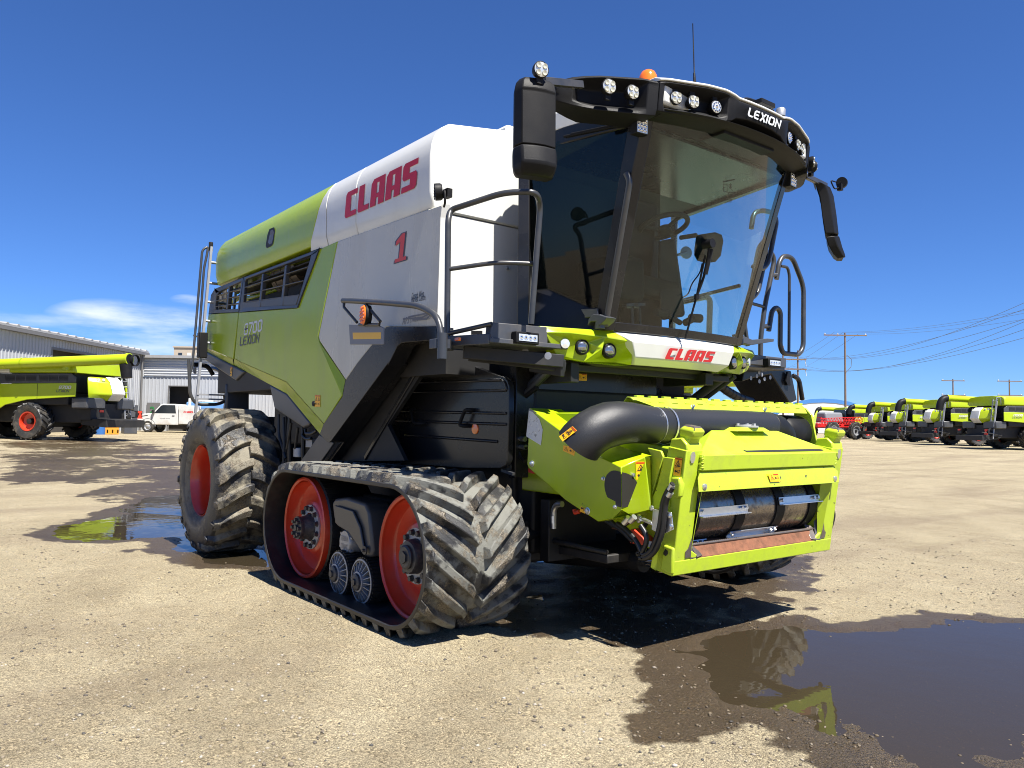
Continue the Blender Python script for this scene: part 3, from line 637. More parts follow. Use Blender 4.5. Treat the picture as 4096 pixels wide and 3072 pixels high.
# recessed inner walls and beams
m_ = MB(); ip = [W(p, y=-1.26) for p in (z10(1235, 815), z10(1830, 0), z9(100, 345), z9(180, 305), z9(560, 300), z9(0, 1150), z10(2000, 1020), z10(1120, 1030))]; m_.prism(ip, (0, .04, 0))
m_.build('inner_arch', CHAS, H)
m_ = MB(); a, b = W(z10(1250, 1030), y=-1.32), W(z10(2010, 0), y=-1.32); m_.bar(a, b, .05, .10, (0, 1, 0)); a, b = W(z10(1600, 1000), y=-1.25), W(z9(330, 560), y=-1.25); m_.bar(a, b, .05, .05, (0, 1, 0)); m_.build('arch_beam', BLACKP, H, bevel=.01)
m_ = MB(); q = [W(z10(*p), y=-1.43) for p in ((1110, 752), (1262, 838), (1120, 1040), (905, 1040))]; m_.prism(q, (0, .03, 0)); m_.build('arch_foot_plate', DGREY, H, bevel=.006)
lg = [W(z10(*p), y=-1.44) for p in ((590, 228), (770, 322), (1012, 622), (1000, 655), (940, 680), (652, 490), (640, 470))]; m_ = MB(); m_.prism(lg, (0, .07, 0)); lgo = m_.build('lower_guard', DGREY, H, bevel=.02, seg=3)
rg = [W(z8(470, 1396), y=-1.46), W(z8(787, 1560), y=-1.46), W(z10(330, 95), y=-1.46), W(z10(238, 190), y=-1.46), W(z10(205, 168), y=-1.46), W(z8(468, 1495), y=-1.46)]
m_ = MB(); m_.prism(rg, (0, .07, 0)); m_.build('rear_guard', DGREY, H, bevel=.02, seg=3)
sticker(WW(z10, [(182, 138), (203, 140), (208, 45), (190, 45)], y=-1.462), H, 'v')

# ---- side grille with slats over the engine bay
GY = -1.515
def G8(*p): return W(z8(*p), y=GY)
m_ = MB()
def bar8(p, q, w=.03, th=.03, mi=0): m_.bar(G8(*p)+Vector((0, th/2, 0)), G8(*q)+Vector((0, th/2, 0)), th, w, (0, 1, 0) if False else (0, 0, 1), mi)
def strip(pts, th=.04, mi=0): m_.prism([G8(*p) for p in pts], (0, th, 0), mi)
strip([(510, 980), (840, 963), (836, 925), (585, 938), (545, 945)]); strip([(575, 705), (893, 582), (875, 622), (740, 682), (625, 742), (590, 760)])
strip([(510, 980), (545, 945), (590, 938), (583, 900), (595, 780), (625, 742), (575, 705), (535, 770)]); strip([(840, 963), (893, 582), (872, 622), (830, 925)])
strip([(850, 961), (1490, 915), (1480, 884), (886, 914)]); strip([(900, 580), (1728, 266), (1700, 310), (1640, 336), (922, 598), (905, 640)])
strip([(850, 961), (886, 914), (912, 620), (900, 580)]); strip([(1490, 915), (1728, 266), (1640, 336), (1632, 380), (1480, 884)])
strip([(886, 914), (1480, 884), (1522, 768), (1500, 772), (886, 862)], .03)
for p in ([(1060, 908), (1082, 906), (1118, 535), (1100, 540)], [(1302, 898), (1328, 896), (1374, 440), (1352, 448)], [(700, 932), (716, 931), (744, 680), (728, 686)]): strip(p, .05)
for p in ((905, 690, 1625, 455), (893, 772, 1570, 612), (888, 858, 1522, 770)):
    d = 7; strip([(p[0], p[1]+d), (p[2], p[3]+d), (p[2], p[3]-d), (p[0], p[1]-d)], .045)
for p in ((597, 780, 855, 705), (588, 838, 845, 780), (583, 903, 838, 865)):
    d = 6; strip([(p[0], p[1]+d), (p[2], p[3]+d), (p[2], p[3]-d), (p[0], p[1]-d)], .045)
m_.build('side_grille', DGREY, H, bevel=.006, seg=1)
# engine bay contents glimpsed through it
m_ = MB(); a, b = W(z8(1375, 590), y=-1.08), W(z8(1640, 470), y=-1.08); m_.cyl(a, b, .21, 32)
for t in (.12, .42, .72): q = a.lerp(b, t); q2 = a.lerp(b, t+.05); m_.cyl(q, q2, .218, 32)
m_.build('exhaust_silencer', WORN, H, smooth=40)
m_ = MB(); q = WW(z8, [(1345, 400), (1345, 340), (1490, 260), (1500, 350)], y=-1.13); m_.prism(q, (0, .5, 0)); m_.build('engine_box', ALU, H, bevel=.01)
m_ = MB()
for pl in ([(870, 830), (1050, 790), (1330, 690)], [(1110, 570), (1240, 510), (1340, 490)], [(1230, 740), (1290, 560), (1340, 500)], [(760, 860), (830, 815), (1000, 700)], [(1200, 370), (1280, 430)], [(640, 600), (830, 740)]):
    m_.mark(); m_.tube(fillet(WW(z8, pl, y=-1.13), .15), .035, 10)
m_.split('engine_pipework', LIME, H, smooth=40)
m_ = MB(); q = WW(z8, [(895, 870), (900, 850), (1540, 640), (1520, 770)], y=-1.18); m_.prism(q, (0, .9, 0)); m_.box(-3.3, -1.8, -.95, 1.8, 2.2, 3.2); m_.box(-4.2, -3.3, -.5, 1.5, 2.0, 2.85); m_.box(-5.3, -1.6, -1.43, 2.15, 1.9, 2.38)
for p in ((1000, 830, 1000, 590), (690, 930, 690, 700), (640, 935, 640, 760)): m_.cyl(W(z8(p[0], p[1]), y=-1.05), W(z8(p[2], p[3]), y=-1.05), .04, 8)
m_.build('engine_block', CHAS, H, bevel=.02)
m_ = MB(); q = WW(z8, [(985, 720), (1000, 580), (1060, 440), (1110, 425), (1165, 600), (1140, 690), (1050, 720)], y=-.72); m_.prism(q, (0, .3, 0)); m_.build('air_filter', ALU, H, bevel=.03)
# far side panels
m_ = MB(); m_.prism([(-1.21, 2.16, 3.22), (-1.21, 2.16, 2.1), (-1.4, 2.16, 1.45), (-2.9, 2.16, 2.05), (-5.4, 2.16, 2.35), (-5.35, 2.16, 2.7), (-2.4, 2.16, 2.7), (-2.1, 2.16, 3.22)], (0, .05, 0)); m_.build('far_side_panel', LIME, H, bevel=.01)

# ---- chassis and rear end
m_ = MB(); m_.box(-4.1, .25, -.75, 1.45, .75, 2.2); m_.box(-4.9, -2.3, -.8, 1.5, 1.25, 2.15); m_.box(.0, .45, -.7, 1.4, .5, 1.85); m_.box(-1.5, .4, -.95, 1.65, .42, .78); m_.build('chassis', CHAS, H, bevel=.03)
m_ = MB(); m_.box(-4.5, -3.8, -.9, 1.6, .62, 1.0); m_.cyl((-4.16, -1.4, .835), (-4.16, 2.1, .835), .12, 16); m_.build('rear_axle', CHAS, H, bevel=.03)
m_ = MB(); q = WW(z10, [(140, 490), (140, 220), (385, 225), (385, 505)], x=-4.9); m_.prism(q, (-.05, 0, 0)); m_.box(-6.3, -5.3, -.8, 1.5, .95, 1.6); m_.build('straw_chopper', DGREY, H, bevel=.03)
m_ = MB(); m_.loft([[(-5.3, -.9, 2.2), (-5.3, 1.7, 2.2), (-5.3, 1.7, 3.1), (-5.3, -.9, 3.1)], [(-6.2, -.8, 2.0), (-6.2, 1.6, 2.0), (-6.2, 1.6, 2.9), (-6.2, -.8, 2.9)]]); m_.build('rear_hood', LIME, H, bevel=.08, seg=3)
m_ = MB(); m_.tube(fillet(WW(z10, [(-5, 60), (60, 70), (120, 130), (130, 210)], y=-1.25), .1), .03, 8)
for x, yy in ((-3.2, -1.25), (-3.05, -1.3), (-2.9, -1.2), (-2.75, -1.27)): m_.mark(); m_.tube([(x, yy, 2.0), (x+.03, yy-.05, 1.5), (x-.02, yy, .9)], .022, 8)
for p in ([(690, 540), (690, 760), (720, 850), (760, 1000)], [(740, 570), (745, 830), (740, 1030)], [(820, 630), (775, 900)], [(890, 680), (860, 900)], [(935, 700), (935, 760), (975, 800), (1030, 790)], [(965, 690), (970, 740), (1040, 740), (1085, 705)]):
    m_.mark(); m_.tube(fillet(WW(z10, p, y=-1.35), .08), .016, 8)
m_.split('hydraulic_line', HOSE, H, smooth=40)
m_ = MB(); o = W(z10(900, 935), y=-1.3); m_.cyl(o-Vector((0, 0, .05)), o+Vector((0, 0, .05)), .06, 20); m_.mark(); q = W(z10(1000, 835), y=-1.3); m_.box(q.x-.08, q.x+.08, -1.3, -1.22, q.z-.05, q.z+.05); m_.split('hydraulic_valve', ALU, H, bevel=.005)
m_ = MB(); q = WW(z10, [(735, 560), (760, 560), (760, 1030), (700, 1080), (735, 1000)], y=-1.3); m_.prism(q, (0, .02, 0)); m_.build('frame_strut', DGREY, H)
# rear ladder
LX = -5.45
m_ = MB(); rl = fillet([W(z8(300, 1659), x=LX), W(z8(330, 1560), x=LX), W(z8(440, 275), x=LX), W(z8(505, 235), x=LX), W(z8(492, 330), x=LX), W(z8(460, 470), x=LX), W(z8(395, 1360), x=LX)], .07); m_.tube(rl, .016, 10)
m_.tube(fillet([W(z11(165, -250), x=LX), W(z11(178, 60), x=LX), W(z11(215, 128), x=LX), W(z11(260, 150), x=LX), W(z11(420, 150), x=LX), W(z11(490, 120), x=LX), W(z11(480, 60), x=LX)], .06), .022, 10)
m_.bar(W(z8(340, 1220), x=LX), W(z8(400, 1240), x=LX), .02, .02)
m_.build('ladder_handrail', TUBEM, H, smooth=40)
m_ = MB(); m_.bar(W(z8(540, 240), x=LX), W(z11(225, 230), x=LX), .03, .045, (1, 0, 0))
top = W(z8(540, 240), x=LX)
m_.bar(top+Vector((0, .38, 0)), W(z11(225, 230), x=LX)+Vector((0, .38, 0)), .03, .045, (1, 0, 0))
for p in ((520, 412), (505, 640), (490, 850), (470, 1060), (440, 1300)):
    q = W(z8(*p), x=LX); m_.cyl(q, q+Vector((0, .38, 0)), .018, 10)
for p in ((240, 100), (232, 60)): q = W(z11(*p), x=LX); m_.bar(q, q+Vector((0, .38, 0)), .06, .02)
m_.build('rear_ladder', ALU, H, smooth=0)
m_ = MB(); q = W(z8(440, 1330), x=LX); m_.obox(q, (.06, 0, 0), (0, .055, 0), (0, 0, .17)); m_.mark(); q = W(z8(540, 235), x=LX); m_.cyl(q-Vector((.02, 0, .06)), q+Vector((-.02, 0, .06)), .03, 10); m_.split('ladder_bracket', BLACK, H, bevel=.01)
m_ = MB(); m_.tube(fillet(WW(z8, [(345, 1545), (400, 1545), (500, 1560), (560, 1659)], x=-5.65), .05), .03, 8); m_.build('tail_lamp_arm', BLACK, H); m_ = MB(); q = WW(z8, [(335, 1580), (370, 1570), (372, 1640), (355, 1650), (332, 1625)], x=-5.67); m_.prism(q, (.02, 0, 0)); m_.build('tail_marker', ALU, H)

KEEP[0] = None                                  # from here on in the local frame that is scaled about the camera
# ---- glossy black door above the track, with pressed ribs and two grips
DY = -1.27
dp = WW(z9, [(560, 405), (620, 378), (700, 368), (835, 366), (848, 400), (868, 525), (910, 560), (1100, 632), (1180, 655), (1225, 690), (1243, 750), (1240, 1100), (1226, 1500), (1205, 1560), (1150, 1590), (800, 1590), (150, 1540), (105, 1380), (25, 1095), (60, 1030), (240, 820), (325, 712), (450, 500)], y=DY)
m_ = MB(); m_.prism(dp, (0, .05, 0))
for a, b in (((330, 716), (1165, 690)), ((250, 815), (1215, 795)), ((95, 1008), (1215, 1030)), ((95, 1104), (1215, 1142)), ((180, 1250), (1125, 1318))):
    p, q = W(z9(*a), y=DY), W(z9(*b), y=DY); m_.tube([p, q], .013, 8)
m_.tube(fillet(WW(z9, [(1165, 690), (1205, 715), (1222, 795)], y=DY), .05), .012, 8)
m_.tube(fillet(WW(z9, [(325, 712), (450, 500), (600, 405), (835, 395)], y=DY), .12), .012, 8)
door = m_.build('side_door', BLACKP, H, bevel=.012, seg=2)
m_ = MB()
for pts in ([(285, 990), (318, 1130), (395, 1135)], [(885, 995), (845, 995), (785, 1150), (830, 1160)]):
    m_.mark(); q = WW(z9, pts, y=DY); q = [q[0]]+[p+Vector((0, -.05, 0)) for p in q]+[q[-1]]; m_.tube(fillet(q, .03), .014, 8)
m_.split('door_grip', BLACK, door, smooth=50)
m_ = MB(); o = W(z9(898, 1188), y=DY); m_.lathe([(.042, 0), (.04, .008), (.001, .01)], o, (0, -1, 0), 24); m_.build('amber_reflector', ORNG, door, smooth=40)
sticker(WW(z9, [(697, 556), (783, 553), (790, 415), (703, 420)], y=DY-.001), door, 'd')
ep = WW(z9, [(15, 1092), (92, 1370), (140, 1545), (-300, 1545), (-420, 1480), (-20, 1030)], y=DY); m_ = MB(); m_.prism(ep, (0, .04, 0)); epn = m_.build('lower_door_panel', BLACKP, H, bevel=.012)
sticker(WW(z10, [(1782, 812), (1816, 816), (1821, 692), (1788, 690)], y=DY-.001), epn, 'v')
m_ = MB(); o = W(z10(1842, 862), y=DY); m_.lathe([(.036, 0), (.034, .008), (.001, .01)], o, (0, -1, 0), 24); m_.build('amber_reflector', ORNG, epn, smooth=40)
m_ = MB(); q = WW(z9, [(1150, 1590), (1245, 1545), (1250, 1600), (1225, 1625)], y=-1.2); m_.prism(q, (0, .02, 0)); m_.bar(W(z9(1175, 1610), y=-1.21), W(z9(1290, 1650), y=-1.21), .02, .03, (0, 1, 0)); m_.build('door_hinge', BOLT, H)

# ---- service platform beside the cab
m_ = MB(); m_.prism([(.93, -1.87, 2.085), (1.24, -1.735, 2.085), (1.24, -1.0, 2.085), (.7, -1.0, 2.085), (.7, -1.87, 2.085)], (0, 0, .035)); m_.prism([(1.215, -1.72, 2.11), (1.215, -1.215, 2.11), (1.215, -1.225, 2.235), (1.215, -1.71, 2.225)], (-.06, 0, 0)); m_.bar((.72, -1.872, 2.1), (.95, -1.872, 2.1), .02, .07); m_.bar((.94, -1.868, 2.105), (1.235, -1.74, 2.108), .02, .07)
plat = m_.build('service_platform', DGREY, H, bevel=.006)
m_ = MB(); m_.box(.3, 1.2, 1.0, 1.72, 2.085, 2.12); m_.prism([(1.215, 1.72, 2.11), (1.215, 1.0, 2.11), (1.215, 1.0, 2.2), (1.215, 1.72, 2.2)], (-.06, 0, 0)); m_.build('left_platform', DGREY, H, bevel=.006)
for sg in (-1, 1):
    m_ = MB(); m_.box(1.217, 1.275, min(sg*1.345, sg*1.545), max(sg*1.345, sg*1.545), 2.095, 2.175); lb = m_.build('light_bar', BLACK, H, bevel=.006)
    m_ = MB(); m_.box(1.275, 1.279, min(sg*1.365, sg*1.525), max(sg*1.365, sg*1.525), 2.112, 2.158, 0)
    for i in range(4): m_.lathe([(.017, 0), (.012, -.001), (.004, .002)], (1.2795, sg*(1.387+.039*i), 2.135), (1, 0, 0), 12, 1)
    m_.build('light_bar_lens', [LENS, CHROME], lb, smooth=0)
m_ = MB(); q = WW(z9, [(708, 295), (755, 290), (757, 255), (712, 258)], y=-1.86); q = [Vector((p.x, -1.862, p.z)) for p in q]; m_.prism([p+Vector((0, -.02, 0)) for p in q], (0, .02, 0)); m_.build('side_marker_lamp', ORNG, plat, bevel=.004)
m_ = MB()
A0, A1 = Vector((.915, -1.86, 2.08)), Vector((.90, -1.86, 2.95))
rail = fillet([A0, A1, W(z3(420, 385), z=3.03), W(z3(1020, 190), z=3.09), W(z3(1370, 185), z=3.09), W(z3(1415, 330), x=1.36), Vector((1.3, -1.44, 2.23))], .1); m_.tube(rail, .021, 12)
m_.tube(fillet([A0.lerp(A1, .60), W(z3(930, 965), z=2.64), W(z3(1340, 980), z=2.645)], .1), .016, 10); m_.tube([A0.lerp(A1, .09), Vector((1.23, -1.72, 2.21))], .016, 10)
m_.build('platform_handrail', TUBEM, H, smooth=50)
# folding bar with the amber side lamp
BY = -1.99
m_ = MB(); pl = fillet(WW(r1, [(1062, 1268), (1100, 1268), (1340, 1282), (1545, 1300), (1665, 1370), (1690, 1540)], y=BY), .12); m_.tube(pl, .022, 10)
m_.tube(WW(r1, [(1068, 1275), (1068, 1310), (1150, 1405)], y=BY), .012, 8); m_.tube(WW(r1, [(1205, 1290), (1298, 1400), (1290, 1420), (1165, 1420)], y=BY), .012, 8)
q = W(r1(1690, 1540), y=BY); m_.cyl(q+Vector((0, 0, .07)), q-Vector((0, 0, .10)), .034, 16); m_.bar(q, Vector((.92, -1.87, q.z)), .1, .06); arm = m_.build('swing_bar', TUBEM, H, smooth=50)
m_ = MB(); q = WW(r1, [(1105, 1545), (1318, 1545), (1318, 1440), (1290, 1425), (1098, 1420)], y=BY+.012); m_.prism(q, (0, .012, 0)); brd = m_.build('marker_board', LMID, H, bevel=.004)
m_ = MB(); q = WW(r1, [(1125, 1512), (1302, 1510), (1302, 1468), (1123, 1470)], y=BY+.011); m_.poly(q); m_.build('yellow_reflector', REFY, brd, smooth=0, flip=False)
o = W(r1(1195, 1358), y=BY-.02); m_ = MB(); m_.lathe([(.075, -.045), (.082, 0), (.076, .004)], o, (-.25, -1, 0), 28); lm = m_.build('lamp_housing', BLACK, H, smooth=40)
m_ = MB(); axv = Vector((-.25, -1, 0)).normalized(); m_.lathe([(.076, .002), (.07, .014), (.001, .018)], o, axv, 28); e1 = axv.cross(Vector((0, 0, 1))).normalized()
for i in range(-2, 3):
    for j in range(-2, 3):
        if i*i+j*j < 6: m_.lathe([(.012, .0), (.009, .007), (.001, .009)], o+axv*.0145+e1*i*.027+Vector((0, 0, j*.027)), axv, 8)
m_.build('amber_side_lamp', ORNG, lm, smooth=50)
m_ = MB(); o = W(r1(1643, 582), y=-1.95); axv = Vector((-.5, -.85, -.1)).normalized(); m_.lathe([(.001, -.0), (.05, 0), (.058, .012), (.058, .05), (.001, .05)], o-axv*.05, axv, 24); m_.obox(o-axv*.07+Vector((.03, 0, -.02)), (.03, 0, 0), (0, .02, 0), (0, 0, .03)); m_.tube(fillet([o-axv*.06, o+Vector((.09, .02, 0)), o+Vector((.10, .02, -.09)), o+Vector((.04, .05, -.1))], .04), .008, 8)
for i in range(5): m_.tube([o+axv*.001+Vector((0, 0, -.04+.02*i))+axv.cross(Vector((0, 0, 1)))*.04, o+axv*.006+Vector((0, 0, -.028+.02*i)), o+axv*.001+Vector((0, 0, -.04+.02*i))-axv.cross(Vector((0, 0, 1)))*.04], .004, 5)
m_.build('rear_work_light', BLACK, H, smooth=45)

# ---- cab
CAB = MB(); CAB.prism([(.75, -1.08, 1.99), (1.0, -1.08, 1.99), (1.2, -.6, 1.99), (1.2, .6, 1.99), (1.0, 1.08, 1.99), (.75, 1.08, 1.99)], (0, 0, .20)); CAB.prism([(.80, -1.06, 2.195), (.98, -1.04, 2.195), (1.30, -.72, 2.195), (1.34, 0, 2.195), (1.30, .72, 2.195), (.98, 1.04, 2.195), (.30, 1.06, 2.195), (.30, .5, 2.195), (.80, .4, 2.195)], (0, 0, .04))
cab = CAB.build('cab', CHAS, H, bevel=.02)
def ws(t, s, off=0.0): return Vector((1.366+(1.79-1.366)*s+(.05+.11*s)*(1-t*t)+off, t*(.775+.085*s), 2.235+(3.66-2.235)*s))
m_ = MB(); NT, NS = 16, 10
vs = [ws(-1+2*i/NT, j/NS) for j in range(NS+1) for i in range(NT+1)]
m_.add(vs, [[j*(NT+1)+i, j*(NT+1)+i+1, (j+1)*(NT+1)+i+1, (j+1)*(NT+1)+i] for j in range(NS) for i in range(NT)]); wsc = m_.build('windscreen', GLASS, cab, smooth=60)
m_ = MB()
for sg in (-1, 1):
    m_.mark(); m_.loft([[ws(sg*.93, s, .004), ws(sg*.93, s, .004)+Vector((-.04, 0, 0)), ws(sg*1.0, s)+Vector((-.10, sg*.055, 0)), ws(sg*1.0, s)+Vector((.0, sg*.03, 0))] for s in (0, .25, .5, .75, 1.0)])
m_.mark(); m_.loft([[ws(t, 0, .004), ws(t, .045, .004), ws(t, .045, -.02), ws(t, 0, -.02)] for t in [-.94+1.88*i/12 for i in range(13)]])
for sg in (-1,): m_.mark(); m_.loft([[Vector((.84, sg*1.08, 2.2)), Vector((.77, sg*1.14, 2.2)), Vector((.74, sg*1.08, 2.2)), Vector((.78, sg*1.02, 2.2))], [Vector((.84, sg*1.10, 3.68)), Vector((.77, sg*1.15, 3.68)), Vector((.74, sg*1.10, 3.68)), Vector((.78, sg*1.04, 3.68))]])
m_.split('cab_pillar', BLACKP, cab, bevel=.006)
m_ = MB()
m_.tube(fillet([ws(-1, .02)+Vector((.0, -.035, 0)), ws(-1, .70)+Vector((.01, -.05, 0)), ws(-1, .74)+Vector((-.03, -.06, 0))], .05), .022, 10); m_.build('pillar_grab_bar', TUBEM, cab, smooth=50)
for sg in (-1, 1):
    A, B, Cc = ws(sg, 0), ws(sg, 1), Vector((.80, sg*1.12, 3.66))
    pl = plane3(A+Vector((-.03, sg*.02, 0)), B+Vector((-.03, sg*.02, 0)), Cc)
    if sg < 0:
        pts = [W(z3(*p), pl=pl) for p in ((1228, 40), (1196, 1000), (1290, 1280), (1500, 1262), (2040, 1505))]+[ws(-1, .05)+Vector((-.04, -.03, 0)), ws(-1, .99)+Vector((-.04, -.03, 0)), Vector((.80, -1.125, 3.62))]
        m_ = MB(); m_.poly(pts); m_.build('side_window', SGLASS, cab, smooth=0, flip=False)
        low = [W(z3(*p), pl=pl)+Vector((0, .012, 0)) for p in ((1196, 985), (1290, 1260), (1500, 1240), (2050, 1490))]+[ws(-1, .0)+Vector((-.05, -.01, 0)), Vector((.82, -1.07, 2.2))]
        m_ = MB(); m_.prism(low, (0, .03, 0)); m_.build('lower_cab_panel', BLACKP, cab, bevel=.006)
    else:
        m_ = MB(); m_.poly([A+Vector((-.04, .02, .04)), B+Vector((-.04, .02, -.02)), Vector((.32, 1.19, 3.62)), Vector((.32, 1.14, 2.30))]); m_.build('side_window', GLASS, cab, smooth=0, flip=False)
m_ = MB(); m_.box(.74, .775, -1.06, .462, 2.2, 3.66); m_.box(.775, .80, -.95, .40, 2.35, 3.5); m_.build('cab_rear_wall', SKINC, cab, bevel=.008)
m_ = MB(); m_.prism([(1.72, -.84, 3.62), (1.80, 0, 3.62), (1.72, .84, 3.62), (.30, 1.18, 3.62), (.30, .42, 3.62), (.78, .42, 3.62), (.78, -1.1, 3.62)], (0, 0, .05)); m_.build('headliner', HEADLN, cab)
# door frame bar and outer sill seen through the glass on the far side
m_ = MB(); m_.bar((1.70, .86, 3.60), (.32, 1.17, 3.60), .06, .05); m_.bar((1.35, .83, 2.28), (.32, 1.14, 2.28), .06, .06); m_.bar((1.33, .84, 2.76), (.34, 1.15, 2.76), .03, .03); m_.bar((.32, 1.15, 2.2), (.32, 1.19, 3.62), .05, .05); m_.tube(fillet([(.9, .98, 2.3), (.9, 1.0, 2.74), (.5, 1.08, 2.74)], .08), .028, 8); m_.build('door_frame', BLACKP, cab, bevel=.006)
# interior
m_ = MB(); m_.loft([[(.92, -.24, 2.72), (.92, .20, 2.72), (1.0, .20, 3.42), (1.0, -.24, 3.42)], [(.83, -.24, 2.72), (.83, .20, 2.72), (.86, .16, 3.44), (.86, -.20, 3.44)]]); m_.box(.84, 1.22, -.26, .22, 2.58, 2.74); m_.box(.88, 1.1, -.18, .14, 2.24, 2.6); m_.box(.84, 1.3, -.62, -.30, 2.5, 2.84); m_.build('driver_seat', SEATM, cab, bevel=.05, seg=3)
m_ = MB(); m_.loft([[W(z12(440, 620), x=1.16), W(z12(590, 600), x=1.16), W(z12(590, 600), x=1.02), W(z12(440, 620), x=1.02)], [W(z12(430, 940), x=1.2), W(z12(640, 940), x=1.2), W(z12(640, 940), x=1.02), W(z12(430, 940), x=1.02)], [W(z12(455, 1380), x=1.26), W(z12(690, 1340), x=1.26), W(z12(690, 1340), x=1.0), W(z12(455, 1380), x=1.0)]]); m_.build('steering_column', SKINC, cab, bevel=.03, seg=3)
sc_ = W(z12(485, 490), x=1.08); m_ = MB(); axs = Vector((-.30, 0, .95)).normalized(); e1 = Vector((0, 1, 0)); e2 = axs.cross(e1)
m_.tube([sc_+(e1*math.cos(a*math.pi/16)+e2*math.sin(a*math.pi/16))*.20 for a in range(32)], .021, 10, closed=True)
for a in (20, 160, 270): m_.tube([sc_-axs*.03, sc_+(e1*math.cos(R(a))+e2*math.sin(R(a)))*.2], .016, 8)
m_.cyl(sc_-axs*.06, sc_-axs*.01, .06, 16); m_.build('steering_wheel', SKINC, cab, smooth=50)
m_ = MB(); b0 = W(z12(690, 1400), x=1.28); m_.tube(fillet([W(z12(640, 1400), x=1.24), W(z12(520, 1330), x=1.3), W(z12(430, 1300), x=1.3)], .08), .022, 10); m_.cyl(W(z12(410, 1300), x=1.3), W(z12(520, 1320), x=1.3), .032, 14); m_.cyl(W(z12(745, 1355), x=1.28), W(z12(830, 1360), x=1.28), .036, 14); m_.tube([b0, W(z12(750, 1370), x=1.28)], .03, 10); m_.build('pedal_bar', SKINC, cab, smooth=50)
m_ = MB()
for u in (180, 250): m_.tube(fillet([W(z12(u-50, 1250), x=1.25), W(z12(u+5, 1255), x=1.27), W(z12(u+10, 1440), x=1.3)], .03), .012, 8); m_.bar(W(z12(u-70, 1235), x=1.24), W(z12(u+40, 1228), x=1.24), .05, .02)
m_.build('control_pedal', WORN, cab)
m_ = MB(); q = WW(z12, [(772, 700), (790, 570), (880, 556), (940, 580), (955, 640), (930, 780), (880, 838), (800, 815), (770, 760)], x=1.36); m_.prism(q, (.09, .02, 0)); m_.tube([W(z12(640, 595), x=1.2), W(z12(800, 570), x=1.36)], .02, 8); m_.build('terminal_screen', SKINC, cab, bevel=.015)
m_ = MB(); o = W(z12(700, 735), x=1.0); m_.lathe([(.001, -.03), (.05, -.02), (.055, 0), (.001, .005)], o, (1, -.4, 0), 18); m_.tube([W(z12(610, 760), x=1.0), o], .012, 6); m_.build('interior_lamp', ALU, cab, smooth=50)
m_ = MB(); o1, o2 = ws(.24, .0, .03), ws(.42, .62, .03)
pv = W(z12(920, 650), x=1.72); m_.cyl(W(z12(690, 1550), x=1.52), W(z12(800, 1140), x=1.60), .008, 8); m_.cyl(W(z12(800, 1180), x=1.60), W(z12(800, 1130), x=1.60), .02, 8); m_.cyl(W(z12(800, 1140), x=1.60), W(z12(880, 760), x=1.69), .008, 8); m_.tube(fillet([W(z12(805, 1130), x=1.61), W(z12(870, 960), x=1.66), W(z12(905, 780), x=1.70), pv], .06), [.008]*0 or .010, 8); m_.cyl(pv-Vector((.05, 0, 0)), pv+Vector((.03, 0, 0)), .035, 14); m_.cyl(W(z12(880, 940), x=1.67), W(z12(935, 700), x=1.71), .018, 8)
m_.tube(fillet([W(z12(850, 840), x=1.66), W(z12(830, 930), x=1.6), W(z12(750, 1030), x=1.58), W(z12(720, 1130), x=1.56), W(z12(665, 1160), x=1.55)], .08), .005, 6); m_.build('windscreen_wiper', BLACK, cab, smooth=50)
m_ = MB(); pl = plane3(ws(-1, 0)+Vector((-.03, -.05, 0)), ws(-1, 1)+Vector((-.03, -.05, 0)), Vector((.80, -1.15, 3.66))); m_.tube([W(z1(1600, 885), pl=pl), W(z1(1470, 890), pl=pl)], .02, 10); m_.tube([W(z1(1480, 895), pl=pl), W(z1(810, 1030), pl=pl)], .010, 8); m_.tube([W(z1(1380, 900), pl=pl), W(z1(900, 1000), pl=pl)], .010, 8); m_.build('side_wiper', BLACK, cab, smooth=50)
t_ = MB()   # instruction decal on the glass
for pl in ([(1048, 90), (1085, 85), (1088, 155), (1054, 158), (1048, 90)], [(1055, 120), (1070, 120)], [(1100, 105), (1138, 105)], [(1118, 80), (1118, 132)], [(1105, 88), (1132, 125)], [(1132, 88), (1105, 125)], [(1128, 130), (1138, 155)], [(1095, 168), (1158, 165), (1130, 190), (1108, 188), (1095, 168)], [(1095, 192), (1083, 210)], [(1080, 235), (1082, 222), (1110, 218), (1115, 245), (1090, 248), (1080, 235)], [(1115, 232), (1138, 236), (1118, 246)]):
    q = [W(z12(*p), x=1.70) for p in pl]
    for i in range(len(q)-1): t_.tube([q[i], q[i+1]], .0028, 4)
q = WW(z12, [(1046, 72), (1160, 48), (1160, 36), (1046, 58)], x=1.70); t_.poly(q)
typed('max. 15 mph', W(z12(1058, 270), x=1.70), W(z12(1128, 262), x=1.70), (0, 0, .016), mb=t_)
t_.build('glass_decal', SBLK, cab, smooth=0, flip=False)
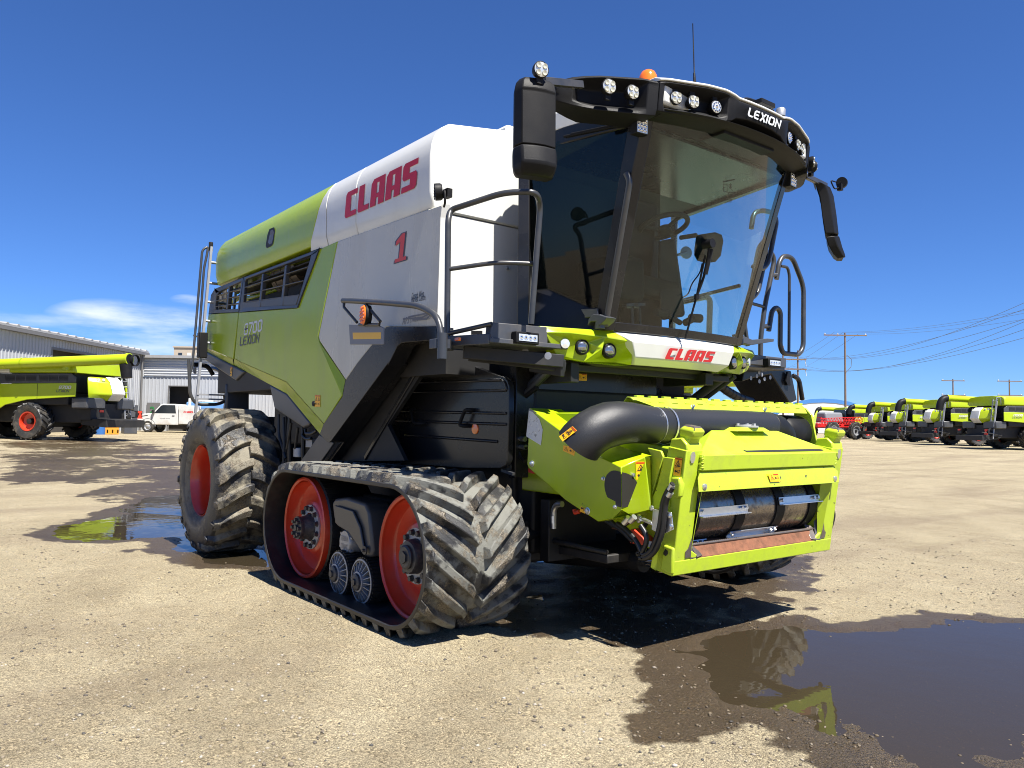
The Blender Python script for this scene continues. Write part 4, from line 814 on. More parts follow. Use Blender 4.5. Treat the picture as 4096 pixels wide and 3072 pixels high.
# white bumper band below the windscreen with lime headlamp corners
def bump(y, k):
    b = .05*(1-min(1, abs(y)/.75)**2)
    return [Vector((1.355+b, y, 2.235)), Vector((1.425+b*1.2, y, 2.165)), Vector((1.40+b*1.2, y, 2.05)), Vector((1.335+b, y, 2.0)), Vector((1.20, y, 2.02)), Vector((1.20, y, 2.23))][k]
ye = [.722, .60, .56, .50, .5, .72]
m_ = MB(); m_.loft([[bump(ye[k]*t, k) for k in range(6)] for t in [-1+2*i/12 for i in range(13)]]); bb = m_.build('front_bumper_band', WHITE, H, bevel=.008, smooth=25)
t_ = MB(); pl = plane3(bump(0, 1), bump(0, 2), bump(.35, 1)); bl, br, tl = [W(z4(*p), pl=pl) for p in ((1243, 702), (1668, 742), (1262, 598))]
tl = W(z4(1300, 594), pl=pl); upv = (bump(.2, 1)-bump(.2, 2)).normalized(); ht = (tl-bl).dot(upv)
lettered(t_, 'CLAAS', bl, W(z4(1724, 735), pl=pl), bl+upv*ht, shear=.30, lift=.006); t_.build('maker_lettering', LRED, bb, smooth=0, flip=False)
for sg in (-1, 1):
    V = lambda x, y, z: Vector((x, sg*y, z))
    a = V(1.357, .726, 2.237); b = V(1.427, .604, 2.166); c_ = V(1.402, .563, 2.05); d = V(1.337, .503, 2.0)
    e = V(1.17, 1.262, 2.243); f = V(1.205, 1.245, 2.195); g = V(1.20, 1.13, 2.05); h = V(1.20, 1.05, 2.02); i_ = V(1.36, .80, 2.185); j_ = V(1.29, 1.07, 2.20); k_ = V(1.30, .62, 2.005); l_ = V(1.27, .92, 2.005)
    back = [V(1.1, .7, 2.237), V(1.1, 1.25, 2.243), V(1.1, 1.1, 2.03), V(1.1, .55, 2.0)]
    m_ = MB()
    # top facets
    m_.poly([a, b, i_]); m_.poly([a, i_, j_, e]); m_.poly([e, j_, f])
    # pocket faces round the two lamps
    pin = [V(1.335, .70, 2.13), V(1.335, .655, 2.06), V(1.31, .79, 2.05), V(1.325, .80, 2.14)]
    m_.poly([b, c_, pin[1], pin[0]]); m_.poly([b, pin[0], i_]); m_.poly([i_, pin[0], pin[3]]); m_.poly([c_, k_, pin[1]]); m_.poly([pin[0], pin[1], pin[2], pin[3]])
    rid = V(1.375, .835, 2.10)
    m_.poly([i_, pin[3], rid]); m_.poly([pin[3], pin[2], rid]); m_.poly([pin[2], l_, rid]); m_.poly([pin[1], k_, l_, pin[2]])
    p2 = [V(1.28, .90, 2.145), V(1.27, .885, 2.07), V(1.255, 1.0, 2.06), V(1.265, 1.01, 2.15)]
    m_.poly([i_, rid, p2[0]]); m_.poly([rid, p2[1], p2[0]]); m_.poly([rid, l_, p2[1]]); m_.poly([i_, p2[0], p2[3], j_]); m_.poly([p2[0], p2[1], p2[2], p2[3]]); m_.poly([p2[1], l_, g, p2[2]]); m_.poly([p2[3], p2[2], g, f]); m_.poly([j_, p2[3], f])
    m_.poly([l_, h, g]); m_.poly([k_, d, h, l_]); m_.poly([c_, d, k_])
    m_.poly([a, e, back[1], back[0]]); m_.poly([e, f, g, h, back[2], back[1]]); m_.poly([d, h, back[2], back[3]])
    pod = m_.build('headlamp_surround', LIME, H, bevel=.006, smooth=30)
    for (yy, xx, zz) in ((.948, 1.278, 2.108), (.735, 1.338, 2.092)):
        o = V(xx, yy, zz); ax = Vector((1, sg*.18, .02)).normalized(); q = MB(); q.lathe([(.056, -.03), (.056, .012), (.050, .018), (.046, .006)], o, ax, 28); hb = q.build('headlamp', BLACK, H, smooth=40)
        q = MB(); q.lathe([(.047, .008), (.034, .024), (.001, .031)], o, ax, 24); q.build('headlamp_lens', HEADL, hb, smooth=50)
    q = MB(); o = V(1.245, 1.085, 2.125); q.lathe([(.036, -.02), (.034, .012), (.001, .016)], o, Vector((1, sg*.35, 0)).normalized(), 20); q.build('corner_lamp', LENS, pod, smooth=45)
# bracket and mirror stub at the foot of the near pillar, step on the far side
m_ = MB(); q = WW(z4, [(385, 250), (400, 212), (590, 205), (595, 285), (440, 300)], y=-.86); m_.prism(q, (0, .012, 0)); q = WW(z4, [(490, 375), (500, 310), (545, 262), (600, 265), (680, 290), (655, 330), (590, 385), (580, 330), (520, 335)], y=-.88); m_.prism(q, (0, .10, 0)); m_.bar((1.36, -.85, 2.24), (1.36, -.85, 2.34), .05, .05, (1, 0, 0)); m_.build('camera_bracket', DGREY, cab, bevel=.004)
m_ = MB(); q = WW(z7, [(222, 1095), (340, 1145), (470, 1135), (525, 1140), (522, 1162), (330, 1192), (228, 1165)], x=1.30); m_.prism(q, (-.07, 0, 0)); m_.build('step_bracket', DGREY, cab, bevel=.004)

# ---- roof and curved light visor
rs = []
for x, z, hw in ((.74, 3.80, 1.02), (.80, 3.86, 1.08), (1.1, 3.905, 1.06), (1.5, 3.915, .98), (1.95, 3.885, .86)):
    zb = 3.70; n = 8; rs.append([Vector((x, -hw, zb)), Vector((x, -hw, z-.05))]+[Vector((x, hw*(-.94+1.88*i/n), z+.03*(1-(2*i/n-1)**2))) for i in range(n+1)]+[Vector((x, hw, z-.05)), Vector((x, hw, zb))])
m_ = MB(); m_.loft(rs); roof = m_.build('cab_roof', WHITE, H, bevel=.02, smooth=40)
m_ = MB(); m_.loft([[Vector((x, -hw, 3.60)), Vector((x, -hw-.015, 3.72)), Vector((x, hw+.015, 3.72)), Vector((x, hw, 3.60))] for x, hw in ((.76, 1.09), (1.2, 1.03), (1.75, .90))]); m_.build('roof_seal', BLACKP, roof, bevel=.01)
def vx(y): y = abs(y); return 2.138-.185*(y/.9)**2.2 if y < .9 else 1.953-.36*((y-.9)/.5)**1.15
def vsec(y, rec, zt, zb, back):
    x = vx(y); f = .025
    return [Vector((x-back, y, zt+.004)), Vector((x-.02, y, zt)), Vector((x, y, zt-.02)), Vector((x-rec*.10, y, zt-.03-f*rec)), Vector((x-.10*rec-.02*(rec > .5), y, zt-.045-f*rec)), Vector((x-.115*rec-.015*(1-rec), y, zb+.045+f*rec)), Vector((x-.02-.03*rec, y, zb+.03)), Vector((x-.03, y, zb)), Vector((x-back, y, zb-.02))]
st = [(-1.455, 0, 3.80, 3.705, .08), (-1.43, 0, 3.826, 3.685, .12), (-1.36, .1, 3.848, 3.66, .16), (-1.30, .75, 3.856, 3.645, .2), (-1.22, 1, 3.86, 3.63, .25), (-1.0, 1, 3.852, 3.61, .25), (-.965, .1, 3.848, 3.605, .25), (-.905, 0, 3.84, 3.605, .25)]
def visor(sts, name, par, sg=1, mt=BLACK):
    q = MB(); q.loft([[Vector((p.x, sg*p.y, p.z)) for p in vsec(*s)] for s in sts]); return q.build(name, mt, par, bevel=.006, smooth=28)
vp = {}
for sg in (1, -1): vp[sg] = visor(st, 'visor_end_pod', H, sg)
ct = [(-.898, 0, 3.845, 3.64, .3), (-.86, .1, 3.85, 3.64, .3), (-.83, .95, 3.852, 3.642, .3), (-.56, 1, 3.86, 3.65, .3), (-.535, .9, 3.86, 3.65, .3), (-.50, .9, 3.86, 3.65, .3), (-.40, .85, 3.86, 3.652, .3), (-.36, .1, 3.855, 3.66, .3), (-.31, 0, 3.845, 3.675, .3), (-.27, 0, 3.832, 3.70, .3), (-.15, 0, 3.832, 3.715, .3), (0, 0, 3.832, 3.718, .3)]
ct = ct+[(-a, b, c, d, e) for a, b, c, d, e in reversed(ct[:-1])]
vc = visor(ct, 'light_visor', H)
m_ = MB(); m_.loft([[Vector((vx(y)-.30, y, z+.035)), Vector((vx(y)-.05, y, z+.03)), Vector((vx(y)+.004, y, z+.008)), Vector((vx(y)+.002, y, z-.006)), Vector((vx(y)-.3, y, z-.002))] for y, b, z, d, e in ct]); m_.build('visor_top_edge', WHITE, roof, bevel=.004, smooth=30)
m_ = MB(); m_.loft([[Vector((vx(y)-.02, y, 3.66)), Vector((vx(y)-.06, y, 3.635)), Vector((1.6, y, 3.62)), Vector((1.6, y, 3.68))] for y in [-.85+1.7*i/10 for i in range(11)]]); m_.box(1.80, 2.02, -.30, .30, 3.612, 3.64); m_.build('visor_underside', BLACK, roof, bevel=.004)
t_ = MB(); pl = plane3(Vector((2.139, 0, 3.8)), Vector((2.134, 0, 3.72)), Vector((2.139, .3, 3.8))); bl, br, tl = [W(z2(*p), pl=pl) for p in ((958, 508), (1285, 652), (1000, 420))]
br.z = bl.z; lettered(t_, 'LEXION', bl, W(z2(1340, 660), pl=pl)*1.0, Vector((bl.x, bl.y, tl.z)), 'techno', .28, 0, .006, t=.19); t_.build('model_lettering', LGREY, vc, smooth=0, flip=False)
def work_light(o, ax, par, r=.043, kind='led', up=1):
    ax = Vector(ax).normalized(); q = MB(); q.lathe([(.001, -.055), (r*.75, -.05), (r*1.02, -.02), (r*1.08, .006), (r*.98, .010)], o, ax, 26)
    if up: q.obox(Vector(o)-ax*.02+Vector((0, 0, up*(r+.015))), ax*.012, Vector((0, 0, 1)).cross(ax)*.02, (0, 0, .02))
    b = q.build('work_light', BLACK, H, smooth=40); q = MB(); q.lathe([(r*.98, .008), (r*.6, .013), (.001, .015)], o, ax, 26)
    e1 = Vector((0, 0, 1)).cross(ax).normalized(); e2 = ax.cross(e1)
    if kind == 'led':
        for sx, sy in ((1, 1), (1, -1), (-1, 1), (-1, -1)): q.lathe([(r*.36, .0125), (r*.33, .0185), (.001, .0145)], Vector(o)+(e1*sx+e2*sy)*r*.43, ax, 14, 1)
    else:
        for i in range(10): a = i*.628; q.lathe([(r*.16, .013), (.001, .02)], Vector(o)+(e1*math.cos(a)+e2*math.sin(a))*r*.66, ax, 6, 2)
        q.lathe([(r*.3, .013), (.001, .024)], o, ax, 12, 2)
    q.build('work_light_lens', [LENS, LEDY, CHROME], b, smooth=45, flip=False)
for sg in (-1, 1):
    for y, z, kd in ((.757, 3.754, 'led'), (.628, 3.747, 'led'), (.443, 3.746, 'halo')): work_light(Vector((vx(y)-.045, sg*y, z)), (1, sg*(.12+.25*y), -.06), vc, kind=kd)
    if sg < 0:
        work_light(Vector((1.80, -1.222, 3.755)), (1, -.30, -.05), vp[1], r=.048, up=-1); work_light(Vector((1.87, -1.075, 3.735)), (1, -.18, -.05), vp[1], r=.046, up=-1)
    else:
        work_light(Vector((1.87, 1.075, 3.745)), (1, .6, -.05), vp[-1], r=.046, up=-1); work_light(Vector((1.80, 1.20, 3.75)), (.3, 1, 0), vp[-1], r=.046, up=-1)
    o = Vector((1.80, sg*.905, 3.576)); ax = Vector((1, sg*.12, -.03)).normalized(); e1 = Vector((0, 0, 1)).cross(ax).normalized(); e2 = ax.cross(e1)
    q = MB(); q.obox(o-ax*.03, ax*.032, e1*.052, e2*.057); q.obox(o-ax*.04+Vector((0, 0, .07)), ax*.01, e1*.02, (0, 0, .03))
    for i in range(5): q.obox(o-ax*(.07), ax*.02, e1*(.05), e2*.003+e2*0) if i == 0 else q.obox(o-ax*.07+e2*(-.04+.02*i), ax*.02, e1*.05, e2*.004)
    sq = q.build('square_work_light', BLACK, H, bevel=.01); q = MB(); q.obox(o+ax*.004, ax*.003, e1*.045, e2*.050)
    for sx in (-1, 0, 1):
        for sy in (-1, 0, 1): q.lathe([(.014, 0), (.008, .006), (.001, .003)], o+ax*.0075+e1*sx*.027+e2*sy*.03, ax, 8, 1)
    q.build('work_light_lens', [LENS, CHROME], sq, smooth=40, bevel=.0)
m_ = MB(); bpos = Vector((1.74, -.78, 3.895)); m_.lathe([(.066, -.02), (.066, .035), (.062, .075), (.048, .105), (.025, .12), (.001, .124)], bpos, (0, 0, 1), 28); bc = m_.build('beacon', ORNG, H, smooth=50); m_ = MB(); m_.lathe([(.07, -.04), (.07, -.005), (.06, 0)], bpos, (0, 0, 1), 24); m_.build('beacon_base', BLACK, bc, smooth=40)
m_ = MB(); ab = W(z2(385, 135), y=-.30); ab = Vector((ab.x, -.30, ab.z-.06)); tp = W((1494, 52), y=-.30); tp.x = ab.x-.02
m_.tube([ab-Vector((0, 0, .05)), ab+Vector((0, 0, .03)), ab.lerp(tp, .25), ab.lerp(tp, .27), tp], [.03, .012, .008, .0045, .0035], 8); m_.build('antenna', BLACK, roof, smooth=50)
m_ = MB(); m_.tube(fillet([W(z2(900, 330), x=1.75), W(z2(960, 318), x=1.75), W(z2(1060, 350), x=1.75)], .04), .014, 8); q = W(z2(1140, 385), x=1.85); m_.obox(q, (.05, 0, 0), (0, .09, 0), (0, 0, .018)); m_.tube(fillet([W(z2(1100, 400), x=1.95), W(z2(1240, 430), x=1.95), W(z2(1300, 510), x=2.05)], .05), .006, 6); gp_ = m_.build('roof_cable', BLACK, roof, bevel=.004)
m_ = MB(); q = W(z2(1335, 470), x=1.98); m_.lathe([(.034, -.03), (.036, .02), (.03, .03), (.001, .034)], q, (0, 0, 1), 20); m_.build('roof_sensor', ALU, roof, smooth=40)

# ---- mirrors on swinging arms
def mirror_unit(c, ax, sg, name='mirror_housing'):
    """c: centre of the top; ax: outward face direction; back shell with a folded lower cap"""
    ax = Vector(ax).normalized(); e = Vector((0, 0, 1)).cross(ax).normalized()
    def ring(z, hw, d, sk=0): return [c+e*(-hw)+Vector((0, 0, z)), c+e*(-hw*.82)+ax*d*.8+Vector((0, 0, z)), c+e*(-hw*.25)+ax*d+Vector((0, 0, z)), c+e*(hw*.25)+ax*d+Vector((0, 0, z)), c+e*(hw*.82)+ax*d*.8+Vector((0, 0, z)), c+e*hw+Vector((0, 0, z)), c+e*hw*.9-ax*.05+Vector((0, 0, z)), c-e*hw*.9-ax*.05+Vector((0, 0, z))]
    q = MB(); q.loft([ring(0, .10, .05), ring(-.03, .125, .075), ring(-.08, .135, .085), ring(-.09, .135, .078), ring(-.42, .135, .085)]); b = q.build(name, BLACK, H, bevel=.012, seg=2, smooth=30)
    q = MB(); q.loft([ring(-.425, .137, .092), ring(-.47, .14, .10), ring(-.535, .138, .11), ring(-.575, .13, .085), ring(-.60, .115, .05)]); q.build('mirror_lower_cap', BLACK, b, bevel=.012, seg=2, smooth=30)
    q = MB(); q.poly([c-e*.11-ax*.052+Vector((0, 0, -.04)), c+e*.11-ax*.052+Vector((0, 0, -.04)), c+e*.11-ax*.052+Vector((0, 0, -.40)), c-e*.11-ax*.052+Vector((0, 0, -.40))]); q.build('mirror_glass', CHROME, b, smooth=0, flip=False)
    return b
mr = mirror_unit(Vector((1.74, -1.795, 3.645)), (.96, -.28, 0), -1)
m_ = MB(); m_.bar((1.69, -1.36, 3.765), W(z1(560, 330), x=1.74), .035, .045); m_.tube(fillet([W(z1(900, 370), x=1.7), W(z1(930, 440), x=1.7), W(z1(965, 370), x=1.7)], .03), .007, 6); m_.build('mirror_arm', TUBEM, mr, bevel=.005)
work_light(W(z1(517, 185), x=1.83), (1, -.25, -.08), mr, r=.047, up=-1)
r2z = mk(2000, 60, .657); D_ = Vector((-.13, .19, 0)); MX = 1.62
lev = [((1900, 1012), (1985, 1050), .6), ((1925, 1040), (2010, 1060), .9), ((1948, 1110), (2030, 1110), 1), ((1962, 1230), (2048, 1220), 1), ((1980, 1330), (2060, 1345), 1), ((1985, 1350), (2062, 1352), 1.05), ((1998, 1400), (2082, 1420), 1.05), ((2030, 1455), (2095, 1462), .9), ((2056, 1482), (2092, 1480), .6)]
def mring(l):
    p, q = W(r2z(*l[0]), x=MX), W(r2z(*l[1]), x=MX); n = (q-p).normalized(); f = Vector((.45, -.12, 0))*.10
    return [p, p*.62+q*.38+f, p*.25+q*.75+f*.9, q, q+D_*l[2], p+(q-p)*.2+D_*l[2]]
m_ = MB(); m_.loft([mring(l) for l in lev[:5]]); mr2 = m_.build('mirror_housing', BLACK, H, bevel=.008, smooth=30)
m_ = MB(); m_.loft([mring(l) for l in lev[5:]]); m_.build('mirror_lower_cap', BLACK, mr2, bevel=.008, smooth=30)
m_ = MB(); gl_ = [mring(l) for l in lev[1:5]]; m_.loft([[g[0]+Vector((-.004, -.004, 0)), g[5]+Vector((-.004, -.004, 0))] for g in gl_], closed=False, cap=False); m_.build('mirror_glass', CHROME, mr2, smooth=0)
m_ = MB(); m_.bar((1.64, 1.36, 3.745), W(r2z(1985, 1040), x=MX), .035, .045); m_.build('mirror_arm', TUBEM, mr2, bevel=.005)
o = W(z2(2010, 1245), x=1.64); m_ = MB(); axv = Vector((-.45, .9, .1)).normalized(); m_.lathe([(.001, -.02), (.048, -.02), (.052, .02), (.048, .035), (.001, .036)], o, axv, 22); m_.obox(o+Vector((0, -.03, -.05)), (.02, 0, 0), (0, .02, 0), (0, 0, .03)); m_.tube(fillet([o+Vector((0, -.06, -.06)), W(z2(1930, 1320), x=1.64), W(z2(1885, 1220), x=1.64), W(z2(1950, 1240), x=1.64)], .03), .006, 6); m_.build('mirror_work_light', BLACK, H, smooth=45)

# ---- handrails by the far-side steps
m_ = MB(); LXX = 1.05
def R7(pts, x=LXX): return [W(z7(*p), x=x) for p in pts]
m_.tube(fillet(R7([(330, 200), (350, 60), (440, 45), (520, 70), (545, 140), (480, 480), (440, 540), (380, 545), (345, 520)], 1.35), .08), .022, 10)
m_.tube(fillet(R7([(470, 270), (395, 360), (330, 690), (270, 1010)], 1.3), .05), .022, 10)
m_.tube(fillet(R7([(455, 420), (385, 750), (300, 820), (255, 1000)], 1.3), .06), .022, 10)
m_.tube(fillet(R7([(420, 385), (510, 415), (525, 480), (445, 860), (410, 1130), (408, 1290)]), .07), .024, 10); m_.tube(R7([(310, 830), (450, 870)]), .016, 8); m_.tube(R7([(270, 990), (300, 1200)]), .02, 8)
m_.build('step_handrail', TUBEM, H, smooth=50)
m_ = MB(); m_.tube(fillet(R7([(545, 630), (565, 490), (600, 432), (680, 445), (775, 690), (772, 1210), (735, 1275), (600, 1262), (575, 1200), (578, 910), (545, 868), (505, 900), (478, 1070)]), .09), .024, 10); m_.tube(fillet(R7([(580, 518), (640, 530), (655, 600), (650, 1255)]), .06), .015, 8)
for p in ((520, 597, 545, 597), (445, 1032, 485, 1032)): m_.tube(R7([(p[0]-15, p[1]), (p[2], p[3])]), .022, 8)
m_.build('step_gate', TUBEM, H, smooth=50)
m_ = MB(); m_.prism(R7([(255, 1500), (270, 1395), (440, 1378), (670, 1410), (720, 1660), (660, 1690), (540, 1500), (500, 1440), (350, 1470)], .95), (-.5, 0, 0)); m_.tube(fillet(R7([(685, 1450), (735, 1480), (765, 1660)], .9), .06), .026, 8); m_.build('step_box', BLACKP, H, bevel=.01)
m_ = MB(); m_.prism(R7([(640, 1440), (625, 1420), (612, 1500), (625, 1530), (650, 1535)], .96), (.02, 0, 0)); m_.build('step_box_grip', BLACK, H)
m_ = MB()
for p in ((420, 1443), (445, 1480), (492, 1467), (378, 1455), (328, 1473), (400, 1500), (398, 1425)): m_.mark(); o = W(z7(*p), x=.953); m_.lathe([(.02, 0), (.001, .0005)], o, (1, 0, 0), 14)
m_.split('step_hole', ALU, H, smooth=0)
m_ = MB(); cp = fillet(WW(z4, [(1730, 880), (1760, 930), (1850, 1010), (1960, 1075), (2100, 1120)], x=.95), .1); m_.tube(cp, .04, 12)
for p in cp[::2]: m_.lathe([(.045, -.006), (.045, .006)], p, (cp[-1]-cp[0]), 12)
m_.build('corrugated_hose', HOSE, H, smooth=40)
# under-platform framing, support struts and pipes
m_ = MB(); m_.bar((.95, -1.75, 2.04), (1.25, -1.1, 2.0), .03, .09); m_.bar((.80, -1.6, 2.03), (1.22, -1.05, 1.96), .03, .07); m_.bar((.9, -1.1, 2.0), (1.25, -1.1, 1.95), .04, .12); m_.box(.75, 1.2, -.98, -.9, 1.86, 2.0); m_.box(.78, 1.24, .5, .6, 1.9, 2.0); m_.bar((1.12, -.95, 1.97), (1.12, .95, 1.97), .05, .05)
m_.build('platform_frame', CHAS, H, bevel=.005)
m_ = MB()
for p in ((1132, 300), (1255, 355), (1330, 385), (1408, 400), (1040, 290), (1640, 442)):
    m_.mark(); o = W(z9(*p), y=-1.28); m_.lathe([(.026, 0), (.001, .001)], o, (.5, -.85, 0), 14)
m_.split('frame_hole', ALU, H, smooth=0)
for sg in (-1, 1):
    m_ = MB(); m_.cyl((1.10, sg*1.0, 2.03), (.60, sg*1.0, 1.735), .042, 14); m_.tube([(1.13, sg*1.05, 2.0), (.66, sg*1.05, 1.72), (.5, sg*1.06, 1.70)], .022, 8); m_.build('support_strut', DGREY, H, smooth=50)
m_ = MB()
for pl in ([(880, 385), (1080, 372), (1220, 375)], [(885, 422), (1060, 404)], [(1060, 600), (1300, 560), (1620, 560)], [(1080, 620), (1400, 575), (1620, 580)], [(1190, 370), (1195, 530)]): m_.mark(); m_.tube(WW(z9, pl, y=-1.0), .009, 6)
m_.mark(); m_.tube(WW(z4, [(200, 770), (580, 800), (620, 790), (1050, 825), (1200, 825), (1215, 780)], x=1.1), .009, 6); m_.split('brake_pipe', STEEL, H, smooth=50)
m_ = MB(); m_.box(.70, .78, -1.15, .42, 1.15, 2.0); m_.loft([[(.74, .3, 1.2), (.74, .3, 1.98)], [(.74, .6, 1.2), (.60, .75, 1.85)], [(.6, .8, 1.2), (.40, .95, 1.6)]], closed=False, cap=False); m_.build('front_bulkhead', BLACKP, H, bevel=.01)
sticker(WW(z4, [(388, 914), (484, 918), (484, 850), (389, 848)], x=.79), H, 'h')
# ================================================================ feeder house and coupling frame
UPV = Vector((.125, 0, .84)).normalized(); FWV = Vector((UPV.z, 0, -UPV.x))      # frame leans forward
BO = Vector((2.088, 0, .614))
def FP(y, h, d=0.0): return BO+Vector((0, y, 0))+UPV*h+FWV*d                     # across, up the frame, forward of its face
def fbox(mb, y0, y1, h0, h1, d0, d1, mi=0): mb.prism([FP(y0, h0, d0), FP(y1, h0, d0), FP(y1, h1, d0), FP(y0, h1, d0)], FWV*(d1-d0), mi)
FH = Vector((0, 0, 0))
m_ = MB(); m_.loft([[(2.0, -.78, .64), (2.0, .78, .64), (2.02, .78, 1.40), (2.02, -.78, 1.40)], [(1.2, -.80, .95), (1.2, .80, .95), (1.2, .80, 1.52), (1.2, -.80, 1.52)], [(.62, -.80, 1.15), (.62, .80, 1.15), (.62, .80, 1.72), (.62, -.80, 1.72)]], cap=False)
fh = m_.build('feeder_house', LIME, H, bevel=.01)
m_ = MB(); m_.box(.70, 1.5, -1.02, -.80, 1.05, 1.64); m_.build('feeder_side_box', LIME, fh, bevel=.01)
m_ = MB()
for p in ((1665, 2150, 2.05, .97),): pass
fbox(m_, -.925, -.765, 0, .80, -.13, 0); fbox(m_, .765, .925, 0, .80, -.13, 0)
fbox(m_, -.925, .925, 0, .098, -.12, .002)
m_.prism([FP(-.765, .098, 0), FP(-.66, .098, 0), FP(-.765, .155, 0)], FWV*-.02); m_.prism([FP(.765, .098, 0), FP(.66, .098, 0), FP(.765, .155, 0)], FWV*-.02)
fbox(m_, -.79, .79, .672, .775, -.10, .03)
m_.prism([FP(-.925, 0, -.13), FP(-.925, .8, -.13), FP(-.925, .8, -.15), FP(-.925, 0, -.18)], (0, .05, 0))
rw = random.Random(9)
for sg in (-1, 1):
    for k in range(9): m_.obox(FP(sg*(.786+.006*rw.random()), .68+.011*k, .012+.01*rw.random()), (.014, 0, 0), (0, .012, 0), UPV*.007)
fr_ = m_.build('coupling_frame', LIMEF, H, bevel=.014, seg=3)
m_ = MB()   # hooks on the posts
for sg in (-1, 1):
    y0 = sg*.845; m_.mark()
    m_.prism([FP(y0-.075, .79, -.15), FP(y0-.075, .79, .0), FP(y0-.075, .835, -.01), FP(y0-.075, .87, -.06), FP(y0-.075, .85, -.14)], (0, .15, 0))
    m_.loft([[FP(y0+dy*.055, .83, -.07+dx*.05) for dx, dy in ((-1, -1), (1, -1), (1, 1), (-1, 1))], [FP(y0+dy*.045, .875, -.05+dx*.045) for dx, dy in ((-1, -1), (1, -1), (1, 1), (-1, 1))], [FP(y0+dy*.052, .885, -.045+dx*.055) for dx, dy in ((-1, -1), (1, -1), (1, 1), (-1, 1))], [FP(y0+dy*.055, .925, -.04+dx*.06) for dx, dy in ((-1, -1), (1, -1), (1, 1), (-1, 1))], [FP(y0+dy*.035, .945, -.04+dx*.04) for dx, dy in ((-1, -1), (1, -1), (1, 1), (-1, 1))]])
m_.split('coupling_hook', LIMEF, fr_, bevel=.01, seg=2)
m_ = MB()
for sg in (-1, 1):
    m_.mark(); y0 = sg*.845; m_.loft([[FP(y0+dy*.05, .928, -.04+dx*.055) for dx, dy in ((-1, -1), (1, -1), (1, 1), (-1, 1))], [FP(y0+dy*.03, .950, -.04+dx*.035) for dx, dy in ((-1, -1), (1, -1), (1, 1), (-1, 1))]])
    m_.mark(); m_.prism([FP(sg*.80, .17, .003), FP(sg*.775, .24, .003), FP(sg*.765, .11, .003), FP(sg*.82, .11, .003), FP(sg*.825, .15, .003)], FWV*.002)
m_.split('wear_spot', WORN, fr_, smooth=0)
m_ = MB()
for sg in (-1, 1): m_.mark(); o = FP(sg*.865, .755, 0); m_.prism([o+Vector((0, .024*math.cos(a*.785+.39), 0))+UPV*.038*math.sin(a*.785+.39) for a in range(8)], FWV*.006)
for sg in (-1, 1): m_.mark(); o = FP(sg*.772, .575, .045); m_.lathe([(.022, 0), (.02, .01), (.001, .014)], o, FWV, 14)
m_.split('frame_bolt', STEEL, fr_, smooth=40)
# peaked top plate with the pivot boss
m_ = MB(); a0, a1 = FP(-.79, .775, .0), FP(.79, .775, .0)
b0, b1 = Vector((1.98, -.39, 1.53)), Vector((1.98, .39, 1.53)); m_.poly([a0, a1, b1, b0]); m_.poly([a0, b0, Vector((1.9, -.6, 1.38)), Vector((2.02, -.79, 1.38))]); m_.poly([a1, Vector((2.02, .79, 1.38)), Vector((1.9, .6, 1.38)), b1]); m_.poly([b0, b1, Vector((1.9, .6, 1.38)), Vector((1.9, -.6, 1.38))])
m_.loft([[Vector((1.98+dx*.075, dy*.20, 1.524)) for dx, dy in ((-1, -1), (1, -1), (1, 1), (-1, 1))], [Vector((1.985+dx*.06, dy*.13, 1.552)) for dx, dy in ((-1, -1), (1, -1), (1, 1), (-1, 1))]])
tp_ = m_.build('top_plate', LIMEF, H, bevel=.004); m_ = MB(); m_.lathe([(.085, 0), (.085, .012), (.05, .014), (.05, .022), (.001, .022)], Vector((1.985, 0, 1.552)), (0, 0, 1), 28)
for a in (0, 2.1, 4.2): o = Vector((1.985+.065*math.cos(a), .065*math.sin(a), 1.564)); m_.cyl(o, o+Vector((0, 0, .016)), .014, 6)
m_.build('pivot_boss', SILV, tp_, smooth=40)
m_ = MB(); q = WW(z5, [(1035, 368), (1075, 380), (1790, 362), (1850, 374), (1820, 384), (1085, 396)], pl=plane3(a0, a1, b0)); m_.poly([p+Vector((.0015, 0, .003)) for p in q]); m_.build('plate_slot', SBLK, tp_, smooth=0, flip=False)
# folded lip over the opening
m_ = MB()
m_.loft([[FP(-.80, .672, .0), FP(-.80, .66, .02), FP(-.83, .63, .032), FP(-.83, .545, .055), FP(-.83, .545, .048), FP(-.80, .63, .02)], [FP(.80, .672, .0), FP(.80, .66, .02), FP(.83, .63, .032), FP(.83, .545, .055), FP(.83, .545, .048), FP(.80, .63, .02)]])
lip = m_.build('opening_lip', LIMEF, H, bevel=.003); q = WW(z5, [(1312, 686), (1410, 682), (1385, 602), (1284, 606)], pl=(FP(0, .59, .045), FWV+UPV*.25)); sticker([p+FWV*.004 for p in q], lip, 'h')
# inside the mouth: side walls, rusty floor, feed drum with toothed bars
m_ = MB()
for sg in (-1, 1):
    m_.mark(); m_.prism([FP(sg*.765, .10, -.01), FP(sg*.765, .66, -.01), FP(sg*.70, .66, -.45), FP(sg*.70, .10, -.45)], (0, sg*.008, 0)); m_.prism([FP(sg*.765, .10, .0), FP(sg*.765, .54, .03), FP(sg*.70, .54, -.02), FP(sg*.62 if False else sg*.715, .32, -.03), FP(sg*.755, .10, -.02)], (0, sg*.006, 0))
m_.split('mouth_side_wall', LIMEF, fr_, bevel=.002)
m_ = MB()
for sg in (-1, 1): m_.mark(); m_.prism([FP(sg*.762, .10, .004), FP(sg*.700, .10, .0), FP(sg*.748, .22, -.06), FP(sg*.768, .30, -.02)], (0, sg*.006, 0)); m_.mark(); m_.prism([FP(sg*.705, .105, .01), FP(sg*.64, .11, .0), FP(sg*.68, .20, -.10), FP(sg*.72, .19, -.06)], FWV*-.006)
m_.split('wear_plate', WORN, fr_, bevel=.002)
